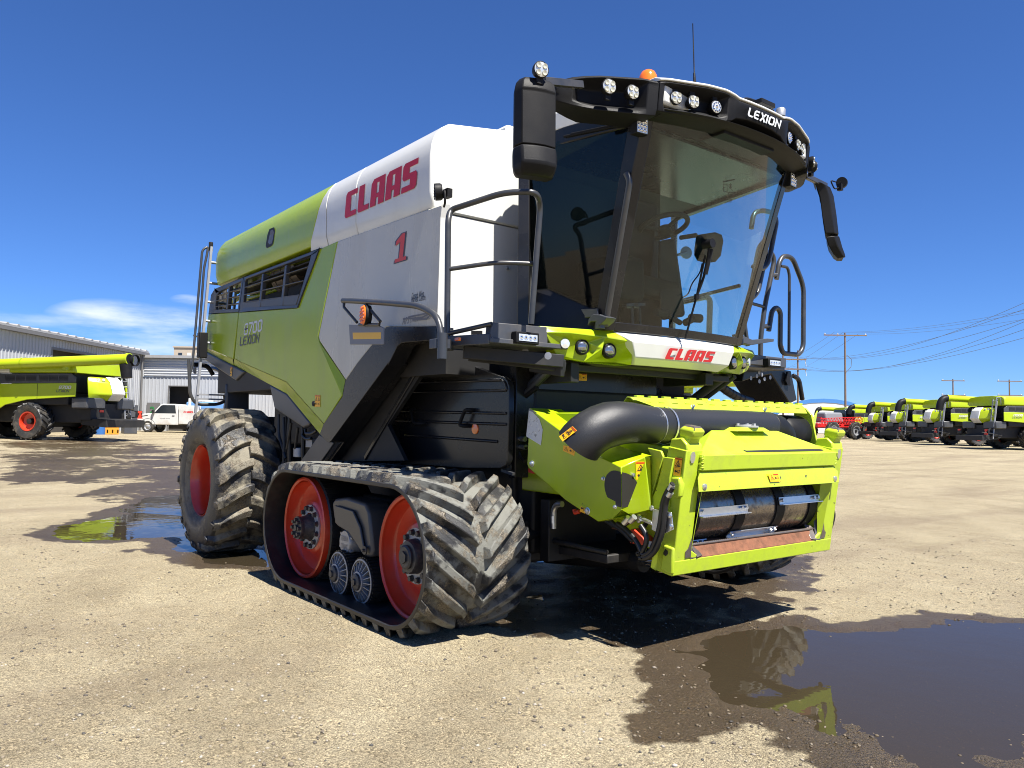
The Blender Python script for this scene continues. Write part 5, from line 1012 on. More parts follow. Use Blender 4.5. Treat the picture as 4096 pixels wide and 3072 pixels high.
m_ = MB(); m_.prism([FP(-.76, .10, .0), FP(.76, .10, .0), FP(.74, .168, -.055), FP(-.74, .168, -.055)], UPV*-.01); m_.prism([FP(-.74, .168, -.055), FP(.74, .168, -.055), FP(.72, .10, -.75), FP(-.72, .10, -.75)], UPV*-.01); m_.build('mouth_floor', RUST, fr_, bevel=.003)
m_ = MB(); m_.tube([FP(-.735, .170, -.053), FP(.735, .170, -.053)], .010, 8); m_.build('floor_edge', WORN, fr_, smooth=50)
m_ = MB(); dc = FP(0, .345, -.245); m_.lathe([(.17, -.70), (.205, -.70), (.205, .70), (.17, .70)], dc, (0, 1, 0), 48); drm = m_.build('feed_drum', DRUMM, H, smooth=40)
m_ = MB()
for yy, w in ((-.70, .03), (-.235, .05), (.235, .05), (.66, .05)):
    m_.mark(); m_.lathe([(.20, yy-w), (.216, yy-w), (.216, yy+w), (.20, yy+w)], dc, (0, 1, 0), 48)
m_.split('drum_band', BLACK, drm, smooth=40)
for ang, y0, y1 in ((2, -.70, -.18), (9, .20, .72), (-48, -.30, .26), (-62, -.72, -.5), (120, -.2, .3)):
    a = R(ang); d = Vector((math.cos(a), 0, math.sin(a))); tt = Vector((-d.z, 0, d.x)); o = dc+d*.222; m_ = MB(); sp = 3
    m_.prism([o+Vector((0, y0, 0))-tt*.028, o+Vector((0, y1, 0))-tt*.028, o+Vector((0, y1, 0))+tt*.028, o+Vector((0, y0, 0))+tt*.028], d*.006)
    m_.prism([o+Vector((0, y0, 0))-tt*.028, o+Vector((0, y1, 0))-tt*.028, o+Vector((0, y1, 0))-tt*.022, o+Vector((0, y0, 0))-tt*.022], d*.035)
    n = int((y1-y0)/.022)
    for i in range(n): yy = y0+(i+.5)*.022; m_.prism([o+Vector((0, yy-.008, 0))-tt*.028+d*.035, o+Vector((0, yy+.008, 0))-tt*.028+d*.035, o+Vector((0, yy, 0))-tt*.028+d*.047], tt*.006)
    for yy in (y0+.03, y1-.03, y1-.08): q = o+Vector((0, yy, 0))+tt*.008+d*.006; m_.cyl(q, q+d*.018, .013, 8)
    m_.build('toothed_bar', STEEL, drm, smooth=30)
sticker([p+Vector((0, -.002, 0)) for p in WW(z6, [(1783, 968), (1860, 985), (1884, 783), (1803, 770)], y=-.928)], fr_, 'v')
# side cover box with folded facets
CY = -1.2
def C6(*p): return W(z6(*p), y=CY)
main = [C6(*p) for p in ((190, 225), (560, 494), (920, 745), (1085, 820), (1203, 880), (1208, 1352), (1112, 1450), (945, 1484), (590, 1250), (178, 892), (160, 850))]
ft = [C6(1203, 880), C6(1208, 1352)]; fe = [W(z6(*p), y=-.96) for p in ((1465, 765), (1525, 770), (1530, 1345), (1300, 1405))]
tf = [W(z6(*p), y=-.96) for p in ((1285, 685), (1540, 755), (1130, 625))]
m_ = MB(); m_.poly(main); m_.poly([ft[0], fe[0], fe[2], fe[3], ft[1]]); m_.poly([fe[0], fe[1], fe[2]]); m_.poly([C6(1085, 820), tf[0], tf[1], fe[0], C6(1203, 880)]); m_.poly([C6(920, 745), tf[2], tf[0], C6(1085, 820)])
m_.poly([C6(1208, 1352), fe[3], C6(1112, 1450)])
inn = [Vector((p.x, -.90, p.z+.0)) for p in main]
for i in (0, 1): m_.poly([main[i], inn[i], inn[i+1], main[i+1]])
m_.poly([main[2], inn[2], tf[2]])
for i in (7, 8, 9, 10): j = (i+1) % 11; m_.poly([main[i], main[j], inn[j], inn[i]])
m_.poly([main[6], main[7], inn[7], inn[6]]); m_.poly([ft[1], main[6], inn[6], fe[3]])
cov = m_.build('feeder_drive_cover', LIME, H, bevel=.006, smooth=25)
m_ = MB()   # fold lines pressed in the cover
pf = plane3(ft[0], ft[1], fe[0]); cl_ = [(1130, 918), (1205, 936), (1290, 962), (1365, 1035), (1398, 1130), (1375, 1235), (1305, 1308), (1212, 1328), (1130, 1300), (1062, 1228), (1024, 1115), (1030, 1005), (1072, 940)]
L_ = [p for p in cl_ if p[0] <= 1206]; Rr_ = [p for p in cl_ if p[0] > 1206]
def smooth2(pts, n=5):
    out = []
    for i in range(len(pts)-1):
        p0 = pts[max(i-1, 0)]; p1 = pts[i]; p2 = pts[i+1]; p3 = pts[min(i+2, len(pts)-1)]
        for k in range(n):
            t = k/n; out.append(tuple(.5*((2*b_)+(-a_+c_)*t+(2*a_-5*b_+4*c_-d_)*t*t+(-a_+3*b_-3*c_+d_)*t**3) for a_, b_, c_, d_ in zip(p0, p1, p2, p3)))
    return out+[pts[-1]]
lft = [C6(*p)+Vector((0, -.004, 0)) for p in smooth2([(1204, 936), (1130, 918), (1072, 940), (1030, 1005), (1024, 1115), (1062, 1228), (1130, 1300), (1207, 1327)])]
nf = pf[1] if pf[1].dot(Vector(CAM)-ft[0]) > 0 else -pf[1]
rgt = [W(z6(*p), pl=pf)+nf*.004 for p in smooth2([(1204, 936), (1290, 962), (1365, 1035), (1398, 1130), (1375, 1235), (1305, 1308), (1207, 1327)])]
m_.poly(lft); m_.poly(rgt); m_.build('round_decal', SBLK, cov, smooth=0, flip=False)
sticker([p+nf*.001 for p in WW(z6, [(1366, 1018), (1470, 1024), (1468, 820), (1358, 820)], pl=pf)], cov, 'v')
sticker([C6(*p) for p in ((745, 1370), (805, 1395), (848, 1222), (787, 1188))], cov, 'v'); sticker([C6(*p) for p in ((562, 700), (685, 757), (700, 660), (565, 640))], cov, 'h')
m_ = MB(); lp_ = lambda pts, mi: m_.poly([C6(*p)+Vector((0, -.003-.001*mi, 0)) for p in pts], mi)
lp_([(155, 540), (318, 640), (338, 465), (300, 345), (187, 230)], 0); lp_([(187, 255), (270, 285), (270, 272), (188, 236)], 1)
rg_ = random.Random(5)
for i in range(26):
    x = rg_.uniform(180, 300); y = rg_.uniform(290+(x-180)*.6, 500+(x-180)*.5); q = [C6(x, y)+Vector((0, -.005, 0)), C6(x+rg_.uniform(-22, 22), y+rg_.uniform(-30, 30))+Vector((0, -.005, 0))]; m_.tube(q, .0012, 4, 1)
m_.build('instruction_sheet', [SWHT, LMID], cov, smooth=0, flip=False)
m_ = MB()
for p, rr in (((220, 842), .022), ((834, 1365), .024), ((1010, 1008), .014), ((1140, 1320), .014)): m_.mark(); o = C6(*p); m_.lathe([(rr, 0), (rr, .004), (rr*.7, .006), (rr*.65, .016), (.001, .018)], o, (0, -1, 0), 12)
m_.mark(); o = W(z6(1328, 968), pl=pf); m_.lathe([(.014, 0), (.013, .012), (.001, .015)], o, nf, 12); m_.split('cover_bolt', STEEL, cov, smooth=35)
# brackets, wear panel and hoses between cover and frame
m_ = MB(); q = WW(z6, [(1490, 665), (1640, 700), (1668, 770), (1540, 1190), (1530, 760)], y=-.93); m_.prism(q, (0, .02, 0)); q = WW(z6, [(1670, 768), (1785, 780), (1740, 1000), (1725, 1330), (1540, 1345), (1540, 1230), (1600, 1080), (1650, 870)], y=-.94); m_.prism(q, (0, .02, 0)); m_.prism(WW(z6, [(1590, 1330), (1760, 1340), (1720, 1659), (1500, 1659), (1470, 1400)], y=-.86), (0, .02, 0)); m_.build('side_bracket', LIMEF, fh, bevel=.005)
m_ = MB(); q = WW(z5, [(318, 645), (410, 640), (425, 720), (405, 845), (350, 842), (360, 690)], y=-.955); m_.prism(q, (0, .05, 0)); m_.mark(); q = WW(z5, [(255, 1308), (355, 1345), (338, 1610), (218, 1560)], y=-.94); m_.prism(q, (0, .03, 0)); m_.split('hose_guard', LIMEF, fh, bevel=.012, seg=3)
m_ = MB(); q = WW(z5, [(255, 1390), (275, 1350), (300, 1370), (302, 1400), (280, 1425), (258, 1410)], y=-.942); m_.poly(q); m_.build('guard_hole', SBLK, fh, smooth=0, flip=False)
m_ = MB(); q = WW(z5, [(150, 955), (335, 990), (355, 1160), (235, 1215), (140, 1160)], y=-1.0); m_.prism(q, (0, .006, 0)); m_.prism([p+Vector((0, -.002, 0)) for p in WW(z5, [(10, 1030), (140, 1090), (150, 1120), (15, 1065)], y=-1.0)], (0, .03, 0)); zp = m_.build('zinc_plate', STEEL, H, bevel=.002); m_ = MB()
for p in ((325, 1022), (338, 1128), (20, 1032), (20, 1070), (145, 945)): m_.mark(); o = W(z5(*p), y=-1.0); m_.lathe([(.016, 0), (.015, .012), (.001, .015)], o, (0, -1, 0), 10)
m_.split('plate_bolt', STEEL, zp, smooth=40)
m_ = MB()
for pts in ([(350, 705), (300, 770), (250, 880), (215, 1180), (130, 1380), (60, 1420), (10, 1390)], [(350, 740), (310, 800), (280, 900), (250, 1200), (170, 1390), (80, 1445), (20, 1440)], [(30, 1120), (85, 1200), (90, 1300), (40, 1390), (0, 1400)], [(-200, 1100), (-120, 1150), (0, 1280), (60, 1450)]): m_.mark(); m_.tube(fillet(WW(z5, pts, y=-1.02), .08), .017, 10)
for pts in ([(20, 590), (100, 780), (140, 810)], [(-60, 660), (60, 670), (150, 660)]): m_.mark(); m_.tube(fillet(WW(z6, pts, y=-1.1), .06), .018, 8)
for pts in ([(1030, 1470), (1120, 1530), (1200, 1560), (1290, 1650)], [(1250, 1430), (1290, 1480), (1190, 1560)], [(1350, 1410), (1360, 1450), (1280, 1490)], [(1090, 1480), (1230, 1600), (1330, 1700)], [(1480, 1500), (1440, 1560), (1480, 1659)]): m_.mark(); m_.tube(fillet(WW(z6, pts, y=-.98), .05), .016, 8)
m_.split('hydraulic_hose', HOSE, fh, smooth=50)
m_ = MB()
for p, q in (((345, 715), (318, 765)), ((330, 790), (305, 830))): m_.mark(); m_.cyl(W(z5(*p), y=-1.02), W(z5(*q), y=-1.02), .02, 10)
for p, q in (((45, 565), (140, 570)), ((85, 658), (150, 660)), ((1285, 1440), (1230, 1500)), ((1350, 1430), (1300, 1480)), ((450, 1420), (450, 1500))): m_.mark(); m_.cyl(W(z6(*p), y=-1.1), W(z6(*q), y=-1.1), .02, 10)
m_.mark(); m_.tube(fillet(WW(z6, [(550, 1290), (490, 1290), (455, 1350), (452, 1500), (452, 1560)], y=-1.0), .06), .022, 10); m_.split('hose_coupling', STEEL, fh, smooth=45)
m_ = MB(); q = WW(z6, [(1250, 1600), (1330, 1560), (1440, 1659), (1480, 1750), (1300, 1720)], y=-.95); m_.prism(q, (0, .1, 0)); m_.prism(WW(z6, [(150, 420), (165, 390), (160, 440)], y=-1.0), (0, .02, 0)); q = WW(z6, [(172, 890), (235, 935), (225, 955), (172, 940)], y=-1.1); m_.prism(q, (0, .05, 0)); m_.tube(WW(z6, [(683, 1345), (690, 1385), (740, 1370)], y=-1.0), .016, 8); m_.build('red_coupler', HYDR, fh, bevel=.01)
m_ = MB(); q = WW(z5, [(90, 1265), (165, 1285), (160, 1345), (85, 1325)], y=-.945); m_.poly(q); m_.build('pictogram_plate', SWHT, fh, smooth=0, flip=False)
# lift rams below
m_ = MB()
for sg in (-1, 1):
    m_.mark(); a, b = Vector((.55, sg*.62, .50)), Vector((1.55, sg*.62, .60)); m_.cyl(a, b, .062, 20); m_.cyl(b-Vector((.06, 0, .006)), b+Vector((.03, 0, .003)), .075, 20)
lr = m_.split('lift_ram', BLACK, H, smooth=45)
for sg in (-1, 1): m_ = MB(); m_.cyl((1.55, sg*.62, .60), (2.0, sg*.62, .645), .034, 16); m_.build('ram_rod', CHROME, lr[(sg+1)//2], smooth=45)
m_ = MB(); m_.box(.45, 1.5, -.9, .9, .60, .66); m_.box(.9, 1.0, -1.0, -.3, .55, 1.0); m_.cyl((.75, -1.15, .72), (.75, -.2, .72), .05, 12); m_.tube([(1.0, -.95, .7), (1.5, -.9, .68)], .02, 8); m_.build('lower_frame', CHAS, H, bevel=.01)
# dust extraction pipe with flared elbow, hinged guard above
m_ = MB(); path = [Vector((1.82, .50, 1.555)), Vector((1.82, .2, 1.558)), Vector((1.82, -.45, 1.558)), Vector((1.82, -.68, 1.558)), Vector((1.82, -.70, 1.558)), Vector((1.82, -.82, 1.558))]
rad = [.118, .118, .118, .118, .122, .124]
pth = [(-.92, 1.565, 1.82, .128), (-1.02, 1.571, 1.82, .134), (-1.11, 1.57, 1.815, .140), (-1.20, 1.558, 1.80, .147), (-1.265, 1.538, 1.785, .146), (-1.315, 1.510, 1.77, .147), (-1.35, 1.480, 1.75, .148), (-1.368, 1.452, 1.73, .149), (-1.376, 1.425, 1.71, .150)]
path += [Vector((x, y, z)) for y, z, x, r in pth]; rad += [r for *_, r in pth]
m_.tube(path, rad, 28, cap=True)
dp_ = m_.build('dust_pipe', PIPEB, H, smooth=50)
m_ = MB(); m_.lathe([(.126, -.70), (.129, -.70), (.129, -.685), (.126, -.685)], Vector((1.82, 0, 1.558)), (0, 1, 0), 36); m_.mark(); m_.lathe([(.1235, -.80), (.1265, -.797), (.1235, -.79)], Vector((1.82, 0, 1.558)), (0, 1, 0), 36); m_.split('hose_clamp', STEEL, dp_, smooth=40)
m_ = MB(); m_.loft([[(1.82, -.55, 1.46), (1.92, -.60, 1.50), (1.94, -.52, 1.38), (1.80, -.50, 1.38)], [(1.82, .55, 1.46), (1.90, .55, 1.50), (1.94, .62, 1.38), (1.80, .60, 1.38)]]); m_.tube([(1.82, .5, 1.555), (1.82, .62, 1.54), (1.83, .70, 1.49), (1.84, .75, 1.40)], [.118, .112, .10, .08], 20); m_.build('pipe_saddle', BLACK, fh, bevel=.01)
m_ = MB(); m_.lathe([(.001, .80), (.13, .80), (.145, .82), (.145, 1.06), (.13, 1.08), (.001, 1.08)], Vector((1.72, 0, 1.51)), (0, 1, 0), 32); m_.build('drive_drum', BLACK, fh, smooth=40)
sp_ = [p for p in WW(z6, [(522, 545), (562, 602), (722, 480), (672, 432)], x=1.86)]
c0 = sum(sp_, Vector())/4
def onpipe(p):   # drop the label onto the elbow surface
    best = None
    for i in range(len(path)-1):
        for k in range(5):
            q = path[i].lerp(path[i+1], k/4); r_ = rad[i]+(rad[i+1]-rad[i])*k/4; d = ray(*p); d = Vector(d); o = Vector(CAM)-q
            a = d.dot(d); b = 2*o.dot(d); c = o.dot(o)-(r_+.004)**2; dd = b*b-4*a*c
            if dd > 0:
                t = (-b-math.sqrt(dd))/(2*a)
                if best is None or t < best: best = t
    return Vector(CAM)+Vector(ray(*p))*best if best else None
lab = [onpipe(z6(*p)) for p in ((562, 602), (722, 480), (672, 432), (522, 545))]
if all(p is not None for p in lab):
    n_ = (lab[1]-lab[0]).cross(lab[3]-lab[0]).normalized(); n_ = n_ if n_.dot(Vector(CAM)-lab[0]) > 0 else -n_
    mid = onpipe(z6(620, 516)); lift = max(.002, (mid-sum(lab, Vector())/4).dot(n_)+.003); ctr = sum(lab, Vector())/4
    sticker([lab[3]+n_*lift*.5, lab[0]+n_*lift*.5, lab[1]+n_*lift*.5, lab[2]+n_*lift*.5], dp_, 'v')
m_ = MB(); prof = [(1.70, 1.70), (1.745, 1.745), (1.775, 1.742), (1.80, 1.725), (1.83, 1.672), (1.828, 1.668), (1.795, 1.718), (1.77, 1.735), (1.745, 1.738), (1.70, 1.694)]
ys = [-.975, -.90, -.75, 1.02, 1.05]
m_.loft([[Vector((x if not (yy < -.8 and x > 1.79) else x-.0, yy, z+(.05*min(1, max(0, (-.75-yy)/.22)) if z < 1.70 and x > 1.8 else 0))) for x, z in prof] for yy in ys])
hg = m_.build('hinged_guard', LIMEF, H, bevel=.003); m_ = MB()
for i in range(15): yy = -.90+i*.137; m_.box(1.735, 1.765, yy, yy+.07, 1.741, 1.756)
for i in range(14): yy = -.84+i*.137; m_.obox((1.806, yy, 1.716), (.004, 0, -.006), (0, .03, 0), (.003, 0, .002))
m_.build('guard_hinge', LIMEF, hg, bevel=.002); m_ = MB()
for yy in (-.40, .46): m_.mark(); o = Vector((1.823, yy, 1.69)); m_.lathe([(.016, -.01), (.016, .004), (.010, .006), (.010, .02), (.001, .022)], o, (1, 0, .5), 12)
m_.split('guard_bolt', STEEL, hg, smooth=40)
m_ = MB(); m_.prism([(1.80, 1.06, 1.72), (1.86, 1.06, 1.66), (1.92, 1.06, 1.36), (1.72, 1.06, 1.36), (1.70, 1.06, 1.68)], (0, .02, 0)); m_.prism([(1.84, 1.08, 1.60), (1.80, 1.24, 1.70), (1.84, 1.08, 1.42)], (.012, 0, 0)); m_.build('end_plate', LIMEF, fh, bevel=.004)
m_ = MB(); m_.mark(); m_.tube(fillet([(2.05, .95, 1.0), (2.08, 1.02, .9), (2.05, 1.0, .75), (1.98, .95, .62)], .08), .014, 8); m_.mark(); m_.tube(WW(z6, [(-150, 175), (60, 150), (130, 105), (270, 0)], y=-1.05), .02, 8); m_.split('loom_pipe', HOSE, fh, smooth=50)
# ================================================================ ground, puddles, gravel
def axis(c, fine0, fine1, step, far):
    a = list(np.arange(fine0, fine1+1e-6, step)); s = step; x = fine1; hi = []
    while x < far: s *= 1.09; x += min(s, 60); hi.append(x)
    s = step; x = fine0; lo = []
    while x > -far: s *= 1.09; x -= min(s, 60); lo.append(x)
    return np.array(lo[::-1]+a+hi)
# grid turned to the view so the fine part covers what is near the photographer
ga = axis(0, -7.5, 7.5, .04, 1500)                       # lateral
gd = axis(0, 1.2, 15.0, .04, 1500)                       # depth
GA, GD = np.meshgrid(ga, gd); GXp = CAM[0]+GA*RX.x+GD*FX.x; GYp = CAM[1]+GA*RX.y+GD*FX.y
def vnoise(x, y, seed):
    rs_ = np.random.RandomState(seed); T = rs_.rand(256, 256); xi = np.floor(x).astype(int); yi = np.floor(y).astype(int); fx = x-xi; fy = y-yi
    fx = fx*fx*(3-2*fx); fy = fy*fy*(3-2*fy); xi &= 255; yi &= 255; x1 = (xi+1) & 255; y1 = (yi+1) & 255
    return (T[yi, xi]*(1-fx)+T[yi, x1]*fx)*(1-fy)+(T[y1, xi]*(1-fx)+T[y1, x1]*fx)*fy
def fbm(x, y, sc, seed, oct=4):
    o = 0; a = .5; f = 1/sc
    for k in range(oct): o = o+a*(vnoise(x*f+17.3*k, y*f+9.1*k, seed+k)-.5); a *= .5; f *= 2.03
    return o
def sdist(px, py, poly):
    P = np.array([(p.x, p.y) for p in poly]); ins = np.zeros(px.shape, bool); d = np.full(px.shape, 1e9); n = len(P)
    for i in range(n):
        x0, y0 = P[i]; x1, y1 = P[(i+1) % n]; ex, ey = x1-x0, y1-y0; t = np.clip(((px-x0)*ex+(py-y0)*ey)/(ex*ex+ey*ey+1e-9), 0, 1)
        d = np.minimum(d, np.hypot(px-x0-t*ex, py-y0-t*ey)); c = ((y0 > py) != (y1 > py)) & (px < (x1-x0)*(py-y0)/(y1-y0+1e-12)+x0); ins ^= c
    return np.where(ins, -d, d)
def gpt(*pts): return [W(p, z=0.0) for p in pts]
PUD = [  # outline on the ground, depth, name label
 (gpt((1335, 1452), (1400, 1405), (1560, 1362), (1690, 1335), (1800, 1350), (1905, 1352), (1990, 1340), (2120, 1330), (2330, 1318), (2460, 1500), (2200, 1760), (1960, 1720), (1860, 1640), (1780, 1600), (1690, 1590), (1560, 1560), (1480, 1555), (1400, 1500)), .030),
 (gpt((1120, 1180), (1180, 1160), (1420, 1165), (1560, 1190), (1500, 1230), (1420, 1250), (1330, 1215), (1225, 1215), (1215, 1300), (1150, 1310), (1100, 1250)), .035),
 (gpt((70, 1155), (130, 1133), (250, 1108), (300, 1075), (400, 1068), (560, 1090), (560, 1130), (470, 1180), (395, 1200), (345, 1180), (330, 1165), (200, 1165), (120, 1165)), .030),
 (gpt((405, 1205), (440, 1190), (560, 1185), (640, 1200), (640, 1245), (560, 1235), (490, 1225), (430, 1220)), .028),
]
base = fbm(GXp, GYp, 1.3, 11, 3)*.024+fbm(GXp, GYp, .24, 31, 3)*.020
near_w = np.clip(1-(GD-18)/25, 0, 1); H0 = base*(.35+.65*near_w)
Hh = gh(GXp, GYp)+H0; wet = np.zeros(GXp.shape); WL = -.011
Hh = np.maximum(Hh, gh(GXp, GYp)-.0075)
rag = fbm(GXp, GYp, .9, 51, 4)*.75+fbm(GXp, GYp, .22, 71, 4)*.34
msk = (GD < 40)
for poly, dep in PUD:
    sd = np.full(GXp.shape, 9.0); sd[msk] = sdist(GXp[msk], GYp[msk], poly); s2 = sd+rag
    k = np.clip(-s2/.55, 0, 1); k = k*k*(3-2*k); Hh = Hh-k*dep; wet = np.maximum(wet, np.clip(1-(s2+.05)/.38, 0, 1))
# damp mud patches without standing water
for pts in (gpt((0, 968), (120, 955), (260, 965), (390, 985), (430, 1050), (350, 1075), (250, 1058), (120, 1048), (0, 1060)), gpt((180, 1068), (330, 1040), (420, 1060), (420, 1115), (300, 1100)), gpt((1040, 1330), (1150, 1250), (1290, 1150), (1730, 1200), (1740, 1275), (1690, 1340), (1420, 1420), (1350, 1400), (1290, 1330), (1160, 1360))):
    sd = np.full(GXp.shape, 9.0); m2 = GD < 70; sd[m2] = sdist(GXp[m2], GYp[m2], pts); wet = np.maximum(wet, .62*np.clip(1-(sd+rag*1.6+.1)/.35, 0, 1))
V_ = np.stack([GXp.ravel(), GYp.ravel(), Hh.ravel()], 1); ny, nx = GXp.shape
idx = np.arange(ny*nx).reshape(ny, nx); Q_ = np.stack([idx[:-1, :-1].ravel(), idx[:-1, 1:].ravel(), idx[1:, 1:].ravel(), idx[1:, :-1].ravel()], 1)
me = bpy.data.meshes.new('ground'); me.vertices.add(len(V_)); me.vertices.foreach_set('co', V_.ravel().astype(np.float32)); me.loops.add(Q_.size); me.loops.foreach_set('vertex_index', Q_.ravel().astype(np.int32))
me.polygons.add(len(Q_)); me.polygons.foreach_set('loop_start', np.arange(0, Q_.size, 4, dtype=np.int32)); me.polygons.foreach_set('loop_total', np.full(len(Q_), 4, np.int32)); me.update(calc_edges=True); me.shade_smooth()
at = me.attributes.new('wet', 'FLOAT', 'POINT'); at.data.foreach_set('value', wet.ravel().astype(np.float32))
go = bpy.data.objects.new('ground', me); C.objects.link(go); go['kind'] = 'structure'
def ground_mat():
    mt, n, l, out = nodes('gravel_yard'); b = n.new('ShaderNodeBsdfPrincipled'); l.new(b.outputs[0], out.inputs[0])
    geo = n.new('ShaderNodeNewGeometry'); P = geo.outputs['Position']
    def noise(sc, det=5, ro=.6):
        q = n.new('ShaderNodeTexNoise'); l.new(P, q.inputs['Vector']); q.inputs['Scale'].default_value = sc; q.inputs['Detail'].default_value = det; q.inputs['Roughness'].default_value = ro; return q.outputs['Fac']
    def vor(sc, feat='F1'):
        q = n.new('ShaderNodeTexVoronoi'); l.new(P, q.inputs['Vector']); q.inputs['Scale'].default_value = sc; q.feature = feat; q.inputs['Randomness'].default_value = 1; return q
    def math_(op, a, bb=None, c=None):
        q = n.new('ShaderNodeMath'); q.operation = op
        for i, s in enumerate((a, bb, c)):
            if s is None: continue
            if isinstance(s, (int, float)): q.inputs[i].default_value = s
            else: l.new(s, q.inputs[i])
        return q.outputs[0]
    def mix(f, a, bb, mode='MIX'):
        q = n.new('ShaderNodeMixRGB'); q.blend_type = mode
        for i, c in enumerate((f, a, bb)):
            if isinstance(c, tuple): q.inputs[i].default_value = rgba(c)
            elif isinstance(c, (int, float)): q.inputs[i].default_value = c
            else: l.new(c, q.inputs[i])
        return q.outputs[0]
    def ramp(s, *st):
        r = n.new('ShaderNodeValToRGB'); e = r.color_ramp.elements; e[0].position, e[0].color = st[0][0], rgba(st[0][1]); e[1].position, e[1].color = st[-1][0], rgba(st[-1][1])
        for p, c in st[1:-1]: k = e.new(p); k.color = rgba(c)
        l.new(s, r.inputs[0]); return r.outputs[0]
    big = noise(.35, 6); mid = noise(2.2, 6)
    dry = ramp(math_('ADD', math_('MULTIPLY', big, .6), math_('MULTIPLY', mid, .4)), (.36, (.25, .212, .138)), (.5, (.30, .258, .170)), (.64, (.345, .302, .205)))
    v1 = vor(75); v2 = vor(190); c1 = n.new('ShaderNodeSeparateColor'); l.new(v1.outputs['Color'], c1.inputs[0]); c2 = n.new('ShaderNodeSeparateColor'); l.new(v2.outputs['Color'], c2.inputs[0])
    st1 = ramp(c1.outputs[0], (0, (.30, .28, .26)), (.30, (.85, .82, .78)), (.7, (1.1, 1.07, 1.02)), (1, (1.75, 1.72, 1.68)))
    st2 = ramp(c2.outputs[1], (0, (.45, .43, .42)), (.5, (1.0, .99, .97)), (1, (1.5, 1.48, 1.44)))
    pres = ramp(noise(9, 4), (.42, (0, 0, 0)), (.62, (1, 1, 1)))
    col = mix(1.0, mix(mix(.75, (0, 0, 0), pres), dry, mix(1.0, dry, st1, 'MULTIPLY')), st2, 'MULTIPLY')
    # far yard: tyre ruts and darker soil bands
    mp = n.new('ShaderNodeMapping'); l.new(P, mp.inputs[0]); mp.inputs['Rotation'].default_value = (0, 0, -YAW); mp.inputs['Scale'].default_value = (.55, .10, 1)
    rut = n.new('ShaderNodeTexNoise'); l.new(mp.outputs[0], rut.inputs['Vector']); rut.inputs['Scale'].default_value = 1.4; rut.inputs['Detail'].default_value = 7
    col = mix(math_('MULTIPLY', ramp(rut.outputs['Fac'], (.50, (0, 0, 0)), (.66, (1, 1, 1))), .45), col, (.16, .12, .08))
    # arcs left by turning machines
    def arcs(cx, cy, sc, seed):
        mq = n.new('ShaderNodeMapping'); l.new(P, mq.inputs[0]); mq.inputs['Location'].default_value = (-cx, -cy, 0)
        w_ = n.new('ShaderNodeTexWave'); w_.wave_type = 'RINGS'; w_.rings_direction = 'Z'; w_.inputs['Scale'].default_value = sc; w_.inputs['Distortion'].default_value = 2.2; w_.inputs['Detail'].default_value = 4; w_.inputs['Detail Scale'].default_value = .6; l.new(mq.outputs[0], w_.inputs['Vector'])
        return math_('MULTIPLY', ramp(w_.outputs['Fac'], (.55, (0, 0, 0)), (.9, (1, 1, 1))), ramp(noise(seed, 5), (.47, (0, 0, 0)), (.6, (1, 1, 1))))
    col = mix(math_('MULTIPLY', math_('MAXIMUM', arcs(-4.0, -6.0, .16, .13), arcs(14.0, 18.0, .12, .17)), .32), col, mix(1.0, col, (.50, .46, .42), 'MULTIPLY'))
    a = n.new('ShaderNodeAttribute'); a.attribute_name = 'wet'; wf = math_('ADD', a.outputs['Fac'], math_('ADD', math_('MULTIPLY', math_('SUBTRACT', noise(.55, 7, .62), .5), 1.5), math_('MULTIPLY', math_('SUBTRACT', noise(3.5, 8, .65), .5), 1.0)))
    wv = math_('MULTIPLY', ramp(wf, (.40, (0, 0, 0)), (.56, (1, 1, 1))), math_('MINIMUM', math_('MULTIPLY', a.outputs['Fac'], 6.0), 1.0))
    wv = n_clamp = math_('MINIMUM', wv, 1.0)
    col = mix(wv, col, mix(1.0, col, (.20, .16, .12), 'MULTIPLY')); l.new(col, b.inputs['Base Color'])
    l.new(math_('SUBTRACT', .92, math_('MULTIPLY', wv, .52)), b.inputs['Roughness']); b.inputs['Specular IOR Level'].default_value = .35
    d1 = v1.outputs['Distance']; hgt = math_('ADD', math_('MULTIPLY', math_('SUBTRACT', 1.0, d1), .6), math_('ADD', math_('MULTIPLY', v2.outputs['Distance'], -.35), math_('MULTIPLY', noise(30, 7, .7), 1.2)))
    bp = n.new('ShaderNodeBump'); bp.inputs['Strength'].default_value = 1.0; bp.inputs['Distance'].default_value = .016; l.new(hgt, bp.inputs['Height']); l.new(bp.outputs[0], b.inputs['Normal'])
    return mt
me.materials.append(ground_mat())
